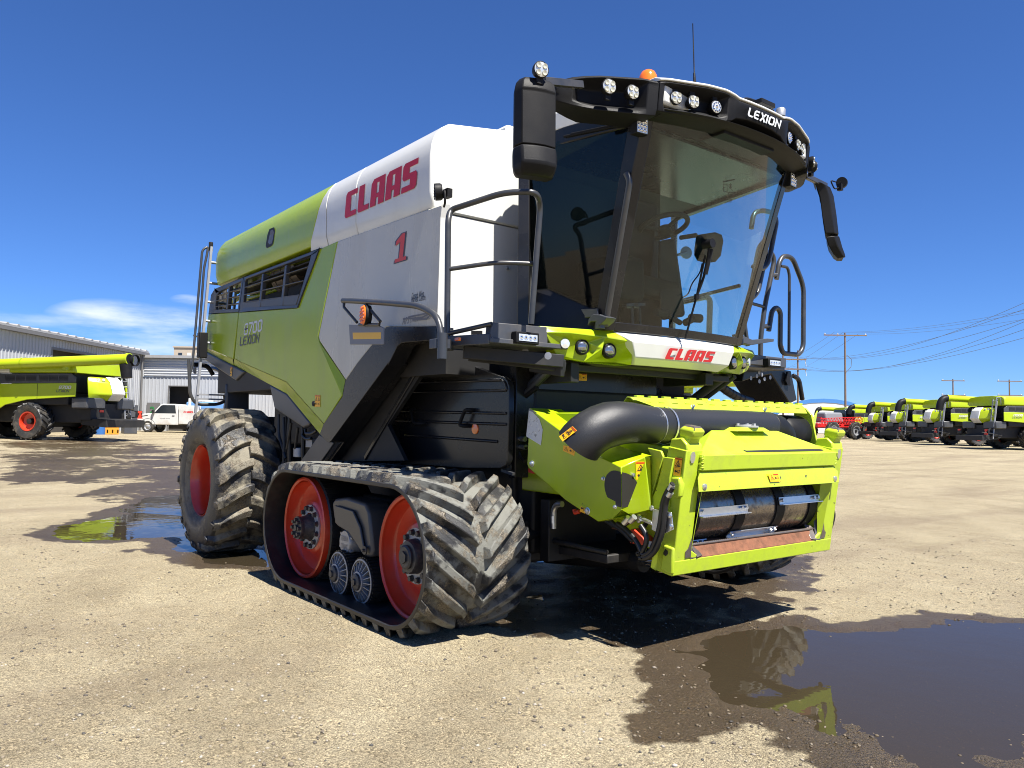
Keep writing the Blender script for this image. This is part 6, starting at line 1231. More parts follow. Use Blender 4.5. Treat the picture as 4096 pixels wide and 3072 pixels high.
def water_mat():
    mt, n, l, out = nodes('muddy_water'); geo = n.new('ShaderNodeNewGeometry'); nz = n.new('ShaderNodeTexNoise'); l.new(geo.outputs['Position'], nz.inputs['Vector']); nz.inputs['Scale'].default_value = 3.0; nz.inputs['Detail'].default_value = 3
    bp = n.new('ShaderNodeBump'); bp.inputs['Strength'].default_value = .10; bp.inputs['Distance'].default_value = .02; l.new(nz.outputs['Fac'], bp.inputs['Height'])
    gl = n.new('ShaderNodeBsdfGlossy'); gl.inputs['Roughness'].default_value = .02; l.new(bp.outputs[0], gl.inputs['Normal']); df = n.new('ShaderNodeBsdfDiffuse'); df.inputs[0].default_value = (.052, .041, .025, 1)
    tr = n.new('ShaderNodeBsdfTransparent'); tr.inputs[0].default_value = (.55, .45, .32, 1); m1 = n.new('ShaderNodeMixShader'); m1.inputs[0].default_value = .55; l.new(tr.outputs[0], m1.inputs[1]); l.new(df.outputs[0], m1.inputs[2])
    fr = n.new('ShaderNodeFresnel'); fr.inputs[0].default_value = 1.33; l.new(bp.outputs[0], fr.inputs['Normal']); mx = n.new('ShaderNodeMixShader'); l.new(fr.outputs[0], mx.inputs[0]); l.new(m1.outputs[0], mx.inputs[1]); l.new(gl.outputs[0], mx.inputs[2]); l.new(mx.outputs[0], out.inputs[0]); return mt
WATER = water_mat()
for poly, dep in PUD:
    c = sum(poly, Vector())/len(poly); m_ = MB()
    pts = [p+(p-c).normalized()*.45 for p in poly]; m_.poly([(p.x, p.y, WL+float(gh(p.x, p.y))) for p in pts]); w = m_.build('water', WATER, None, smooth=0, flip=False); w['kind'] = 'structure'
    if w.data.polygons[0].normal.z < 0: w.data.flip_normals()
# loose stones
def stones():
    rs_ = np.random.RandomState(4); t = (1+5**.5)/2
    ico = np.array([(-1, t, 0), (1, t, 0), (-1, -t, 0), (1, -t, 0), (0, -1, t), (0, 1, t), (0, -1, -t), (0, 1, -t), (t, 0, -1), (t, 0, 1), (-t, 0, -1), (-t, 0, 1)])/math.hypot(1, t)
    fc = np.array([(0, 11, 5), (0, 5, 1), (0, 1, 7), (0, 7, 10), (0, 10, 11), (1, 5, 9), (5, 11, 4), (11, 10, 2), (10, 7, 6), (7, 1, 8), (3, 9, 4), (3, 4, 2), (3, 2, 6), (3, 6, 8), (3, 8, 9), (4, 9, 5), (2, 4, 11), (6, 2, 10), (8, 6, 7), (9, 8, 1)])
    N = 26000; dep = 1.5+rs_.rand(N)**1.6*10; lat = (rs_.rand(N)*2-1)*(.5+dep*.72); x = CAM[0]+lat*RX.x+dep*FX.x; y = CAM[1]+lat*RX.y+dep*FX.y
    cl = fbm(x, y, .8, 91, 3); keep = cl > -.12+.1*rs_.rand(N); x, y, dep = x[keep], y[keep], dep[keep]; N = len(x)
    s = .0025+.010*rs_.rand(N)**3.6+.010*(rs_.rand(N) > .985)*rs_.rand(N)
    ia = np.clip(np.searchsorted(ga, (x-CAM[0])*RX.x+(y-CAM[1])*RX.y), 0, nx-1); idp = np.clip(np.searchsorted(gd, (x-CAM[0])*FX.x+(y-CAM[1])*FX.y), 0, ny-1); z = Hh[idp, ia]
    ang = rs_.rand(N)*6.28; sx = s*(.8+.7*rs_.rand(N)); sy = s*(.7+.5*rs_.rand(N)); sz = s*(.45+.4*rs_.rand(N))
    vv = ico[None]*(1+.25*(rs_.rand(N, 12, 1)-.5)); X = vv[..., 0]*sx[:, None]; Y = vv[..., 1]*sy[:, None]; ca, sa = np.cos(ang)[:, None], np.sin(ang)[:, None]
    P = np.stack([x[:, None]+X*ca-Y*sa, y[:, None]+X*sa+Y*ca, z[:, None]+sz[:, None]*.35+vv[..., 2]*sz[:, None]], -1)
    F_ = (fc[None]+12*np.arange(N)[:, None, None]).reshape(-1, 3); me = bpy.data.meshes.new('gravel'); me.vertices.add(N*12); me.vertices.foreach_set('co', P.ravel().astype(np.float32)); me.loops.add(F_.size); me.loops.foreach_set('vertex_index', F_.ravel().astype(np.int32)); me.polygons.add(len(F_)); me.polygons.foreach_set('loop_start', np.arange(0, F_.size, 3, dtype=np.int32)); me.polygons.foreach_set('loop_total', np.full(len(F_), 3, np.int32)); me.update(calc_edges=True)
    at = me.attributes.new('tone', 'FLOAT', 'POINT'); tn = np.repeat(rs_.rand(N), 12); at.data.foreach_set('value', tn.astype(np.float32))
    w = wet[idp, ia]; at = me.attributes.new('wet', 'FLOAT', 'POINT'); at.data.foreach_set('value', np.repeat(w, 12).astype(np.float32))
    mt, n, l, out = nodes('stone'); b = n.new('ShaderNodeBsdfPrincipled'); l.new(b.outputs[0], out.inputs[0]); a = n.new('ShaderNodeAttribute'); a.attribute_name = 'tone'; r = n.new('ShaderNodeValToRGB'); e = r.color_ramp.elements; e[0].color = (.05, .048, .045, 1); e[1].color = (.36, .33, .28, 1)
    for p, c in ((.25, (.13, .105, .075)), (.6, (.22, .185, .125)), (.88, (.28, .245, .19))): k = e.new(p); k.color = rgba(c)
    l.new(a.outputs['Fac'], r.inputs[0]); a2 = n.new('ShaderNodeAttribute'); a2.attribute_name = 'wet'; mx = n.new('ShaderNodeMixRGB'); mx.blend_type = 'MULTIPLY'; l.new(a2.outputs['Fac'], mx.inputs[0]); l.new(r.outputs[0], mx.inputs[1]); mx.inputs[2].default_value = (.45, .4, .34, 1); l.new(mx.outputs[0], b.inputs['Base Color']); b.inputs['Roughness'].default_value = .75
    me.materials.append(mt); o = bpy.data.objects.new('gravel', me); C.objects.link(o); tag(o, 'loose pebbles scattered over the sandy yard', 'gravel', kind='stuff')
stones()
# ================================================================ background machines
def heading(lat, dep): v = RX*lat+FX*dep; return math.atan2(v.y, v.x)
BLIME = mat('yard_lime_paint', (.36, .46, .008), .3, coat=0.0, vary=.05)
BGLASS = mat('dark_cab_glass', (.02, .025, .03), .06, coat=.6)
SMV = mat('warning_triangle_red', (.75, .05, .02), .4)
def simple_tyre(name, c, r, w, par, rimc=RED, rim=.5, lugs=18):
    c = Vector(c); sg = 1 if c.y > 0 else -1; m_ = MB(); m_.lathe([(r*rim, w*.42), (r*.62, w*.5), (r*.88, w*.5), (r*.945, w*.42), (r*.95, 0), (r*.945, -w*.42), (r*.88, -w*.5), (r*rim, -w*.42)], c, (0, 1, 0), 36)
    for i in range(lugs):
        for sd in (1, -1):
            a0 = 2*math.pi*(i+.25*(1+sd))/lugs; secs = []
            for k in range(4):
                t = k/3; a = a0+.30*t; y = sd*w*(.49-.49*t); secs.append([c+Vector((math.cos(a+dw/r)*q, y, math.sin(a+dw/r)*q)) for q, dw in ((r*.92, -.06), (r*.92, .06), (r, .035), (r, -.035))])
            m_.loft(secs)
    t = m_.build(name, SIDEW, par, smooth=30); q = MB(); q.lathe([(r*rim, sg*w*.40), (r*rim*1.04, sg*w*.47), (r*rim*.92, sg*w*.46), (r*rim*.86, sg*w*.2), (r*rim*.5, sg*w*.1), (.001, sg*w*.1)], c, (0, 1, 0), 36); rm = q.build('wheel_rim', rimc, t, smooth=40)
    q = MB(); q.lathe([(r*.17, sg*w*.08), (r*.15, sg*w*.34), (.001, sg*w*.36)], c, (0, 1, 0), 20); q.build('hub_cap', CHAS, t, smooth=40); return t
def yard_combine(label, group, number='8700', tend=-2.6):
    root = tag(empty('combine_harvester'), label, 'combine harvester', group)
    for sg in (-1, 1): simple_tyre('rear_tyre', (1.25, sg*1.42, .85), .85, .70, root); simple_tyre('front_tyre', (5.3, sg*1.55, 1.02), 1.02, .8, root)
    m_ = MB(); m_.box(-1.0, 5.6, -1.05, 1.05, .8, 1.9); m_.box(1.0, 1.5, -1.2, 1.2, .6, 1.1); m_.box(-.6, 5.3, -1.45, 1.45, 1.6, 2.2); m_.build('chassis', CHAS, root, bevel=.05)
    for sg in (-1, 1):
        y = sg*1.66; F2 = lambda pts: [Vector((x, y, z)) for x, z in pts]
        m_ = MB(); m_.prism(F2([(-1.15, 1.98), (1.4, 1.83), (2.6, 1.58), (3.6, 1.0), (4.4, 1.6), (5.6, 2.1), (5.6, 3.0), (3.1, 3.0), (2.9, 2.55), (-1.15, 2.60)]), (0, -sg*.06, 0)); sp = m_.build('side_panel', BLIME, root, bevel=.02)
        m_ = MB(); m_.poly(F2([(.85, 1.84), (.87, 1.84), (.87, 2.56), (.85, 2.56)])); m_.v = [(a, b+sg*.004, c) for a, b, c in m_.v]; m_.build('panel_seam', CHAS, sp, smooth=0, flip=False)
        m_ = MB(); m_.prism(F2([(-1.15, 2.61), (2.92, 2.56), (3.1, 3.02), (-.9, 3.02), (-1.15, 2.85)]), (0, -sg*.04, 0)); gr = m_.build('side_grille', DGREY, root, bevel=.01)
        m_ = MB()
        for (x0, x1) in ((-.75, .75), (.95, 2.6)):
            m_.prism([Vector((x0, y+sg*.003, 2.68)), Vector((x1, y+sg*.003, 2.66)), Vector((x1+.06, y+sg*.003, 2.94)), Vector((x0, y+sg*.003, 2.94))], (0, sg*.002, 0))
        op = m_.build('grille_opening', CHAS, gr, smooth=0); m_ = MB()
        for (x0, x1) in ((-.75, .75), (.95, 2.6)):
            for k in range(5): m_.box(x0, x1, min(y, y+sg*.02), max(y, y+sg*.02), 2.695+k*.055, 2.71+k*.055)
            for k in range(1, 3): xx = x0+(x1-x0)*k/3; m_.box(xx-.015, xx+.015, min(y, y+sg*.022), max(y, y+sg*.022), 2.67, 2.94)
        m_.build('grille_slat', DGREY, gr, smooth=0)
        t_ = MB(); d = sg; xs = (.35, -.75) if sg > 0 else (-.75, .35)
        xa, xb = (-.15, -.95) if sg > 0 else (-.55, .35); yy = y+sg*.005
        def put(txt, xa, xb, z0, z1, mi, tt): lettered(t_, txt, (xa, yy, z0), (xb, yy, z0), (xa, yy, z1), 'techno', .16, mi, 0.0, tt)
        put(number, xa+(-.12 if sg > 0 else .12), xb, 2.32, 2.47, 0, .2); put('LEXION', xa, xb+(.1 if sg > 0 else -.1), 2.17, 2.30, 1, .18); t_.build('model_lettering', [WHITE, LDARK], sp, smooth=0, flip=False)
        m_ = MB(); m_.prism([Vector((-.9, sg*1.2, 1.85)), Vector((.95, sg*1.2, 1.75)), Vector((.5, sg*1.3, 1.2)), Vector((-.3, sg*1.35, 1.35))], (0, sg*.25, 0)) if False else m_.box(-1.7, -.85, min(sg*.4, sg*1.55), max(sg*.4, sg*1.55), 1.45, 1.95); m_.build('rear_guard', DGREY, root, bevel=.06)
    hp = [(1.62, 3.05), (1.68, 3.1), (1.69, 3.4), (1.62, 3.58), (1.45, 3.66), (.6, 3.75)]; hp = [(-y, z) for y, z in hp]+[(y, z) for y, z in reversed(hp)]
    m_ = MB(); m_.loft([[(2.4, y, z) for y, z in hp], [(-.9, y, z) for y, z in hp], [(-1.1, y*.97, z*.98+.06) for y, z in hp]]); m_.build('engine_hood', BLIME, root, bevel=.02, smooth=35)
    m_ = MB(); m_.loft([[(5.5, y, z) for y, z in hp], [(2.42, y, z) for y, z in hp]]); m_.build('tank_cover', WHITE, root, bevel=.02, smooth=35)
    m_ = MB(); m_.box(-.7, 2.3, -1.3, 1.3, 2.2, 3.05); m_.build('engine_block', CHAS, root)
    # rounded rear hood: lime flanks, pale centre with two lamps
    def hs(x, z0, z1, w, b): return [(x, -w, z0), (x-b*.55, -w*.72, z0-.02), (x-b, -w*.35, z0-.03), (x-b, w*.35, z0-.03), (x-b*.55, w*.72, z0-.02), (x, w, z0)]
    m_ = MB(); m_.loft([hs(-1.2, 1.86, 0, .98, .55), hs(-1.25, 2.15, 0, 1.06, .80), hs(-1.2, 2.70, 0, 1.06, .68), hs(-1.15, 2.92, 0, 1.0, .45)]); rh = m_.build('rear_hood', BLIME, root, bevel=.06, seg=3, smooth=40)
    m_ = MB(); m_.loft([[(-1.74, -.38, 1.84), (-1.79, -.34, 1.83), (-1.79, .34, 1.83), (-1.74, .38, 1.84)], [(-2.04, -.42, 2.15), (-2.09, -.37, 2.15), (-2.09, .37, 2.15), (-2.04, .42, 2.15)], [(-1.87, -.42, 2.70), (-1.92, -.37, 2.70), (-1.92, .37, 2.70), (-1.87, .42, 2.70)], [(-1.59, -.38, 2.93), (-1.64, -.35, 2.93), (-1.64, .35, 2.93), (-1.59, .38, 2.93)]]); m_.build('hood_centre_panel', WHITE, rh, bevel=.02, smooth=40)
    m_ = MB()
    for sg in (-1, 1):
        for k in (0, 1): m_.lathe([(.07, 0), (.06, .02), (.001, .025)], (-1.68+.14*k, sg*(.58+.14*k), 2.78), (-1, sg*.7, 0), 14)
    m_.build('tail_work_light', LENS, rh, smooth=40)
    m_ = MB(); m_.box(-1.6, -.9, -1.2, 1.2, .95, 1.7); m_.prism([(-2.5, -1.25, .62), (-2.5, 1.25, .62), (-1.0, 1.05, .72), (-1.0, -1.05, .72)], (0, 0, .34)); m_.cyl((-1.5, -1.3, 1.1), (-1.5, -1.05, 1.1), .22, 18); m_.cyl((-1.2, -1.3, .95), (-1.2, -1.05, .95), .16, 18); m_.tube([(-1.0, -1.3, .95), (-1.8, -1.4, 1.1), (-2.6, -1.3, 1.2)], .025, 6); m_.build('straw_chopper', CHAS, root, bevel=.03)
    for sg in (-1, 1):
        m_ = MB(); m_.bar((-1.5, sg*1.25, 1.5), (-2.15, sg*1.25, 1.35), .05, .05); m_.box(-2.2, -2.12, sg*1.25-.20, sg*1.25+.20, 1.08, 1.42); arm = m_.build('tail_lamp_bracket', CHAS, root, bevel=.01)
        m_ = MB(); m_.box(-2.22, -2.20, sg*1.25-.12, sg*1.25+.12, 1.30, 1.40); m_.build('tail_lamp', SMV, arm)
    m_ = MB(); m_.prism([(-2.225, -1.43, 1.04), (-2.225, -1.07, 1.04), (-2.225, -1.25, 1.36)], (-.01, 0, 0)); m_.build('warning_triangle', SMV, root)
    m_ = MB()
    for yy in (-1.30, -.92): m_.bar((-1.72, yy, .75), (-1.32, yy, 3.5), .06, .05, (0, 1, 0))
    for k in range(10): t = (k+.5)/10; m_.cyl((-1.72+.4*t, -1.30, .75+2.75*t), (-1.72+.4*t, -.92, .75+2.75*t), .022, 6)
    m_.tube(fillet([(-1.75, -1.42, 1.6), (-1.5, -1.42, 3.6), (-1.2, -1.42, 3.6), (-1.15, -1.42, 3.1)], .1), .022, 6); m_.build('rear_ladder', ALU, root, smooth=0)
    m_ = MB(); m_.cyl((5.2, 1.95, 3.35), (tend, 1.95, 3.62), .235, 24); m_.lathe([(.262, 0), (.262, .05)], (1.4, 1.95, 3.48), (-1, 0, .035), 24); m_.cyl((tend+.1, 1.95, 3.617), (tend-.02, 1.95, 3.62), .262, 24); m_.box(-.9, -.7, 1.5, 1.95, 3.15, 3.4); au = m_.build('unloading_auger', BLIME, root, smooth=40)
    m_ = MB()
    if tend > -3: m_.tube(fillet([(-2.55, 1.95, 3.61), (-2.95, 1.95, 3.55), (-3.15, 1.95, 3.20), (-3.22, 1.95, 2.75)], .3), .25, 20, cap=True)
    else: m_.cyl((tend+.18, 1.93, 3.40), (tend+.10, 1.93, 2.80), .26, 20, 0, .22); m_.cyl((tend-.021, 1.95, 3.62), (tend-.025, 1.95, 3.62), .225, 20); m_.lathe([(.235, 0), (.255, .0), (.255, .12), (.235, .12)], (tend-.15, 1.70, 3.58), (1, 0, 0), 24)
    m_.build('auger_spout', BLACK, au, smooth=50)
    m_ = MB(); m_.box(5.65, 6.9, -1.05, 1.05, 2.1, 3.6); cabx = m_.build('cab', BGLASS, root, bevel=.08); m_ = MB(); m_.box(5.6, 7.2, -1.12, 1.12, 3.6, 3.78); m_.build('cab_roof', WHITE, cabx, bevel=.05)
    m_ = MB(); m_.prism([(5.2, -.8, 1.3), (5.2, .8, 1.3), (7.4, .85, .7), (7.4, -.85, .7)], (0, 0, .65)); m_.build('feeder_house', BLIME, root, bevel=.03)
    return root
def place(o, u, dep, hd, sc=1.0): o.location = GU(u, dep); o.rotation_euler = (0, 0, heading(*hd)); o.scale = (sc, sc, sc)
ROWG = 'combine harvesters parked in a row at the right of the yard'
proto = yard_combine('nearest green combine of the parked row, at its right end', ROWG, '8800'); place(proto, 2160, 55, (.985, .17))
for lab, u, dep in (('green combine second from the right end of the parked row', 2050, 64), ('green combine in the middle of the parked row of five', 1970, 74), ('green combine fourth from the right in the parked row', 1917, 83), ('farthest green combine of the parked row, beside the red sprayer', 1836, 94)):
    c = copy_tree(proto); c['label'] = lab; place(c, u, dep, (.985, .17))
lc = yard_combine('lone green combine before the grey workshop, long tube folded along its side', None, '8700', -4.1); place(lc, 176, 39.5, (-.975, .22), 1.08)
c = copy_tree(lc); c['label'] = 'green combine glimpsed under the big harvester cab, above its black pipe'; place(c, 1452, 43, (-.98, .2))
# red sprayer at the far end of the row
sr = tag(empty('field_sprayer'), 'red self propelled crop sprayer with folded booms beside the row of combines', 'sprayer'); REDP = mat('sprayer_red', (.55, .02, .02), .4)
for x in (0, 3.4):
    for sg in (-1, 1): simple_tyre('sprayer_tyre', (x, sg*1.5, .95), .95, .4, sr, ALU, .55, 20)
m_ = MB(); m_.box(-1.2, 4.6, -.6, .6, 1.3, 1.7)
for x in (0, 3.4): m_.box(x-.12, x+.12, -1.4, 1.4, 1.2, 1.4)
m_.build('sprayer_frame', REDP, sr, bevel=.03); m_ = MB(); m_.loft([[(-.2, -.9, 1.8), (-.2, .9, 1.8), (-.2, .7, 2.9), (-.2, -.7, 2.9)], [(2.4, -.9, 1.8), (2.4, .9, 1.8), (2.4, .7, 2.9), (2.4, -.7, 2.9)]]); m_.build('spray_tank', LMID, sr, bevel=.2, seg=4); m_ = MB(); m_.box(2.7, 4.2, -.8, .8, 1.7, 3.2); m_.build('sprayer_cab', BGLASS, sr, bevel=.1)
for sg in (-1, 1):
    m_ = MB()
    for z in (1.5, 1.85, 2.2): m_.bar((-1.6, sg*1.35, z), (4.4, sg*1.35, z+.25), .07, .07)
    for k in range(16): x = -1.6+k*.4; m_.bar((x, sg*1.35, 1.5+k*.017), (x+.4, sg*1.35, 2.2+k*.017), .04, .04); m_.bar((x, sg*1.35, 2.2+k*.017), (x+.4, sg*1.35, 1.5+k*.017), .04, .04)
    m_.build('spray_boom', REDP, sr)
m_ = MB()
for k in range(9): m_.bar((-1.5, -1.3+.32*k, 1.2), (-1.5, -1.3+.32*k, 2.3), .05, .05)
m_.bar((-1.5, -1.4, 2.3), (-1.5, 1.4, 2.3), .08, .08); m_.bar((-1.5, -1.4, 1.6), (-1.5, 1.4, 1.6), .06, .06); m_.build('rear_boom_frame', REDP, sr)
place(sr, 1775, 84, (.9, .43), 1.0)

# ================================================================ workshop buildings
CLAD = mat('pale_steel_cladding', (.35, .36, .375), .45, metal=.0, vary=.06, vscale=.6, dirt=(.34, .31, .27), damt=.3, dscale=.5); CLADW = mat('white_steel_cladding', (.46, .47, .48), .45, vary=.05, vscale=.7, dirt=(.45, .42, .38), damt=.2, dscale=.5)
FASC = mat('dark_fascia', (.13, .125, .12), .5, vary=.1); ROOFM = mat('galvanised_roof', (.36, .35, .33), .45, metal=.3, vary=.1); VOID = mat('painted_interior_shade', (.05, .045, .04), .8)  # VOID carries the interior shade in its colour
def PL(lat, dep, z): p = CAMG+RX*lat+FX*dep; return Vector((p.x, p.y, z))
def pbox(mb, l0, l1, d0, d1, z0, z1, mi=0): mb.prism([PL(l0, d0, z0), PL(l1, d0, z0), PL(l1, d1, z0), PL(l0, d1, z0)], (0, 0, z1-z0), mi)
b1 = tag(empty('workshop_building', PL(-36, 45, .3)), 'long grey corrugated steel workshop behind the lone green combine', 'building'); OFF = PL(-36, 45, .3)
def bbuild(mb, name, mt, par, **k):
    mb.v = [tuple(Vector(v)-OFF) for v in mb.v]; return mb.build(name, mt, par, **k)
LW, Z0, ZE = -28.7, .1, 6.62; doors = [(48.4, 53.4, 5.75), (36, 41, 5.75)]
def ribwall(spans, dorib=True):
    q = MB()
    for d0, d1, z0, z1 in spans:
        q.prism([PL(LW, d0, z0), PL(LW, d1, z0), PL(LW, d1, z1), PL(LW, d0, z1)], RX*-.12); n = int((d1-d0)/.30)
        for i in range(n): d = d0+(i+.5)*(d1-d0)/n; q.prism([PL(LW, d-.05, z0), PL(LW, d+.05, z0), PL(LW+.045, d+.025, z0), PL(LW+.045, d-.025, z0)], (0, 0, z1-z0))
    return q
sp = [(24, 36, Z0, ZE), (36, 41, 5.75, ZE), (41, 48.4, Z0, ZE), (48.4, 53.4, 5.75, ZE), (53.4, 60.2, Z0, ZE)]
w1 = bbuild(ribwall(sp), 'wall', CLAD, b1, smooth=0)
m_ = MB(); pbox(m_, -52, LW-.12, 60.05, 60.2, Z0, 6.6); pbox(m_, -52, LW-.12, 24, 24.15, Z0, 6.6); pbox(m_, -52, -51.9, 24.2, 60, Z0, 6.6); bbuild(m_, 'end_wall', CLAD, b1, smooth=0)
m_ = MB(); pbox(m_, -51, LW-.2, 24.5, 59.8, .25, .3); pbox(m_, -51, LW-1.3, 24.5, 59.8, .3, 6.5); bbuild(m_, 'floor_and_dark_fill', VOID, b1, smooth=0)  # floor, plus a dark block added so the openings look dark
m_ = MB(); m_.prism([PL(LW+.35, 23.6, ZE), PL(LW+.35, 60.6, ZE), PL(-40, 60.6, ZE+.9), PL(-40, 23.6, ZE+.9)], (0, 0, .12)); m_.prism([PL(-52.3, 23.6, ZE), PL(-40, 23.6, ZE+.9), PL(-40, 60.6, ZE+.9), PL(-52.3, 60.6, ZE)], (0, 0, .12))
for i in range(38): d = 23.9+i*.98; m_.prism([PL(LW+.36, d-.14, ZE+.12), PL(LW+.36, d+.14, ZE+.12), PL(LW+.36, d+.08, ZE+.21), PL(LW+.36, d-.08, ZE+.21)], RX*-11.2+Vector((0, 0, .88)))
rf = bbuild(m_, 'roof', ROOFM, b1, smooth=0); m_ = MB(); pbox(m_, LW+.05, LW+.40, 23.6, 60.6, ZE-.22, ZE-.02); bbuild(m_, 'eave_gutter', FASC, b1, smooth=0); m_ = MB(); m_.cyl(PL(LW+.18, 59.9, .5), PL(LW+.18, 59.9, ZE-.2), .07, 10); bbuild(m_, 'downpipe', FASC, b1)
for d0, d1, zz in doors: m_ = MB(); pbox(m_, LW-.02, LW+.06, d0-.15, d0, .2, zz+.15); pbox(m_, LW-.02, LW+.06, d1, d1+.15, .2, zz+.15); pbox(m_, LW-.02, LW+.06, d0, d1, zz, zz+.15); bbuild(m_, 'door_frame', FASC, b1, smooth=0)
OFF = PL(-24, 66, .4); b2 = tag(empty('workshop_building', OFF), 'lower white clad workshop with a dark open doorway behind the white truck', 'building'); D2 = 60.3
m_ = MB(); L2 = -10.0
def face(mb, l0, l1, z0, z1): mb.prism([PL(l0, D2, z0), PL(l1, D2, z0), PL(l1, D2, z1), PL(l0, D2, z1)], FX*.12)
fsp = [(-28.85, -26.55, .1, 4.75), (-26.55, -24.9, 4.05, 4.75), (-24.9, L2, .1, 4.75)]
for a, b, c_, d in fsp:
    face(m_, a, b, c_, d); n = int((b-a)/.26)
    for i in range(n): x = a+(i+.5)*(b-a)/n; m_.prism([PL(x-.05, D2, c_), PL(x+.05, D2, c_), PL(x+.025, D2-.04, c_), PL(x-.025, D2-.04, c_)], (0, 0, d-c_))
bbuild(m_, 'wall', CLAD, b2, smooth=0); m_ = MB(); m_.prism([PL(-28.85, D2-.05, 4.76), PL(L2, D2-.05, 4.76), PL(L2, D2-.05, 6.2), PL(-28.85, D2-.05, 6.2)], FX*.12)
for k in range(7): z = 4.83+k*.2; m_.prism([PL(-28.5, D2-.05, z), PL(-28.5, D2-.12, z+.03), PL(-28.5, D2-.12, z+.08), PL(-28.5, D2-.05, z+.11)], RX*18.5)
bbuild(m_, 'upper_cladding', CLADW, b2, smooth=0); m_ = MB(); pbox(m_, -28.6, L2+.3, D2-.45, D2+14, 6.21, 6.42); bbuild(m_, 'roof', ROOFM, b2, smooth=0); m_ = MB(); pbox(m_, -28.5, L2, D2+.2, D2+13.5, .3, .36); pbox(m_, -28.5, L2, D2+1.4, D2+1.5, .4, 6.1); pbox(m_, L2-.1, L2, D2+.2, D2+13, .4, 6.15); bbuild(m_, 'floor_and_dark_fill', VOID, b2, smooth=0)  # dark sheet added behind the doorway stands in for interior shade
m_ = MB(); pbox(m_, -26.62, -26.55, D2-.06, D2+.1, .2, 4.1); pbox(m_, -24.9, -24.83, D2-.06, D2+.1, .2, 4.1); pbox(m_, -26.55, -24.9, D2-.06, D2+.1, 4.03, 4.1); bbuild(m_, 'door_frame', FASC, b2, smooth=0)
m_ = MB(); pbox(m_, -28.2, -27.2, D2-.10, D2-.05, .5, 2.75); dr = bbuild(m_, 'door', FASC, b2, smooth=0); m_ = MB(); DGN = mat('door_numeral_green', (.02, .16, .04), .5); typed('2', Vector(PL(-27.95, D2-.11, 1.95))-OFF, Vector(PL(-27.55, D2-.11, 1.95))-OFF, (0, 0, .5), mb=m_, lift=.01, bold=.03); m_.build('door_numeral', DGN, dr, smooth=0, flip=False)
OFF = PL(-63, 165, 0); b3 = tag(empty('apartment_block', OFF), 'distant tan block with small windows rising over the workshop roof', 'building'); TANB = mat('tan_render', (.36, .31, .25), .8, vary=.08); m_ = MB(); pbox(m_, -72, -58, 165, 178, .2, 16.6); w3 = bbuild(m_, 'wall', TANB, b3, bevel=.05)
for i in range(7):
    for j in range(4): m_ = MB(); l = -71+i*1.9; z = 4.0+j*3.4; pbox(m_, l, l+.8, 164.93, 165.02, z, z+1.3); bbuild(m_, 'window', [SWHT if (i+j) % 3 else BGLASS][0], b3)
m_ = MB(); pbox(m_, -72.2, -57.8, 164.8, 178.2, 16.61, 16.9); bbuild(m_, 'roof', TANB, b3)
OFF = PL(66, 172, 0); dm = tag(empty('dome_hall', OFF), 'distant white domed hall with a blue band at the edge of the yard', 'building'); BLUE = mat('dome_blue', (.05, .18, .45), .5); m_ = MB(); secs = []
for i in range(15): t = i/14*math.pi; secs.append([PL(69-13*math.cos(t), 172+dd, .3+7.6*math.sin(t)**.8) for dd in (0, 24)])
m_.loft(secs, closed=False); m_.poly([s[0] for s in secs]); bbuild(m_, 'dome_shell', WHITE, dm, smooth=60); m_ = MB(); secs = []
for i in range(15): t = i/14*math.pi; secs.append([PL(69-k*math.cos(t), 171.9, .3+(k-5.4)*math.sin(t)**.8) for k in (12.2, 13.05)])
m_.loft(secs, closed=False); bbuild(m_, 'dome_band', BLUE, dm, smooth=60)
# yard clutter by the workshop
OFF = PL(-25.6, 53, .45); m_ = MB(); p = GU(282, 52); m_.box(p.x-.45, p.x+.45, p.y-.4, p.y+.4, p.z, p.z+1.85); m_.box(p.x-.47, p.x+.47, p.y-.42, p.y+.42, p.z+1.86, p.z+1.90); cb = m_.build('steel_cabinet', DGREY, None, bevel=.02); tag(cb, 'dark grey steel cabinet standing against the workshop corner', 'cabinet')
p = GU(235, 50); pr_ = tag(empty('pallet_rack', p), 'yellow steel pallet rack lying by the workshop wall', 'rack'); YS = mat('rack_yellow', (.6, .25, .02), .5)
for k in range(4): m_ = MB(); m_.box(-.9, .9, -.5+.3*k, -.42+.3*k, .08, .3); m_.build('rack_beam', YS, pr_)
m_ = MB(); m_.box(-.9, -.8, -.5, .5, 0, .45); m_.box(.8, .9, -.5, .5, 0, .45); m_.build('rack_post', YS, pr_)
p = GU(220, 49); m_ = MB(); m_.lathe([(.001, 0), (.28, 0), (.29, .25), (.28, .5), (.29, .75), (.27, .85), (.001, .86)], p, (0, 0, 1), 20); tag(m_.build('drum_barrel', mat('barrel_blue', (.03, .12, .35), .45), None, smooth=40), 'blue barrel standing behind the lone combine wheel', 'barrel')
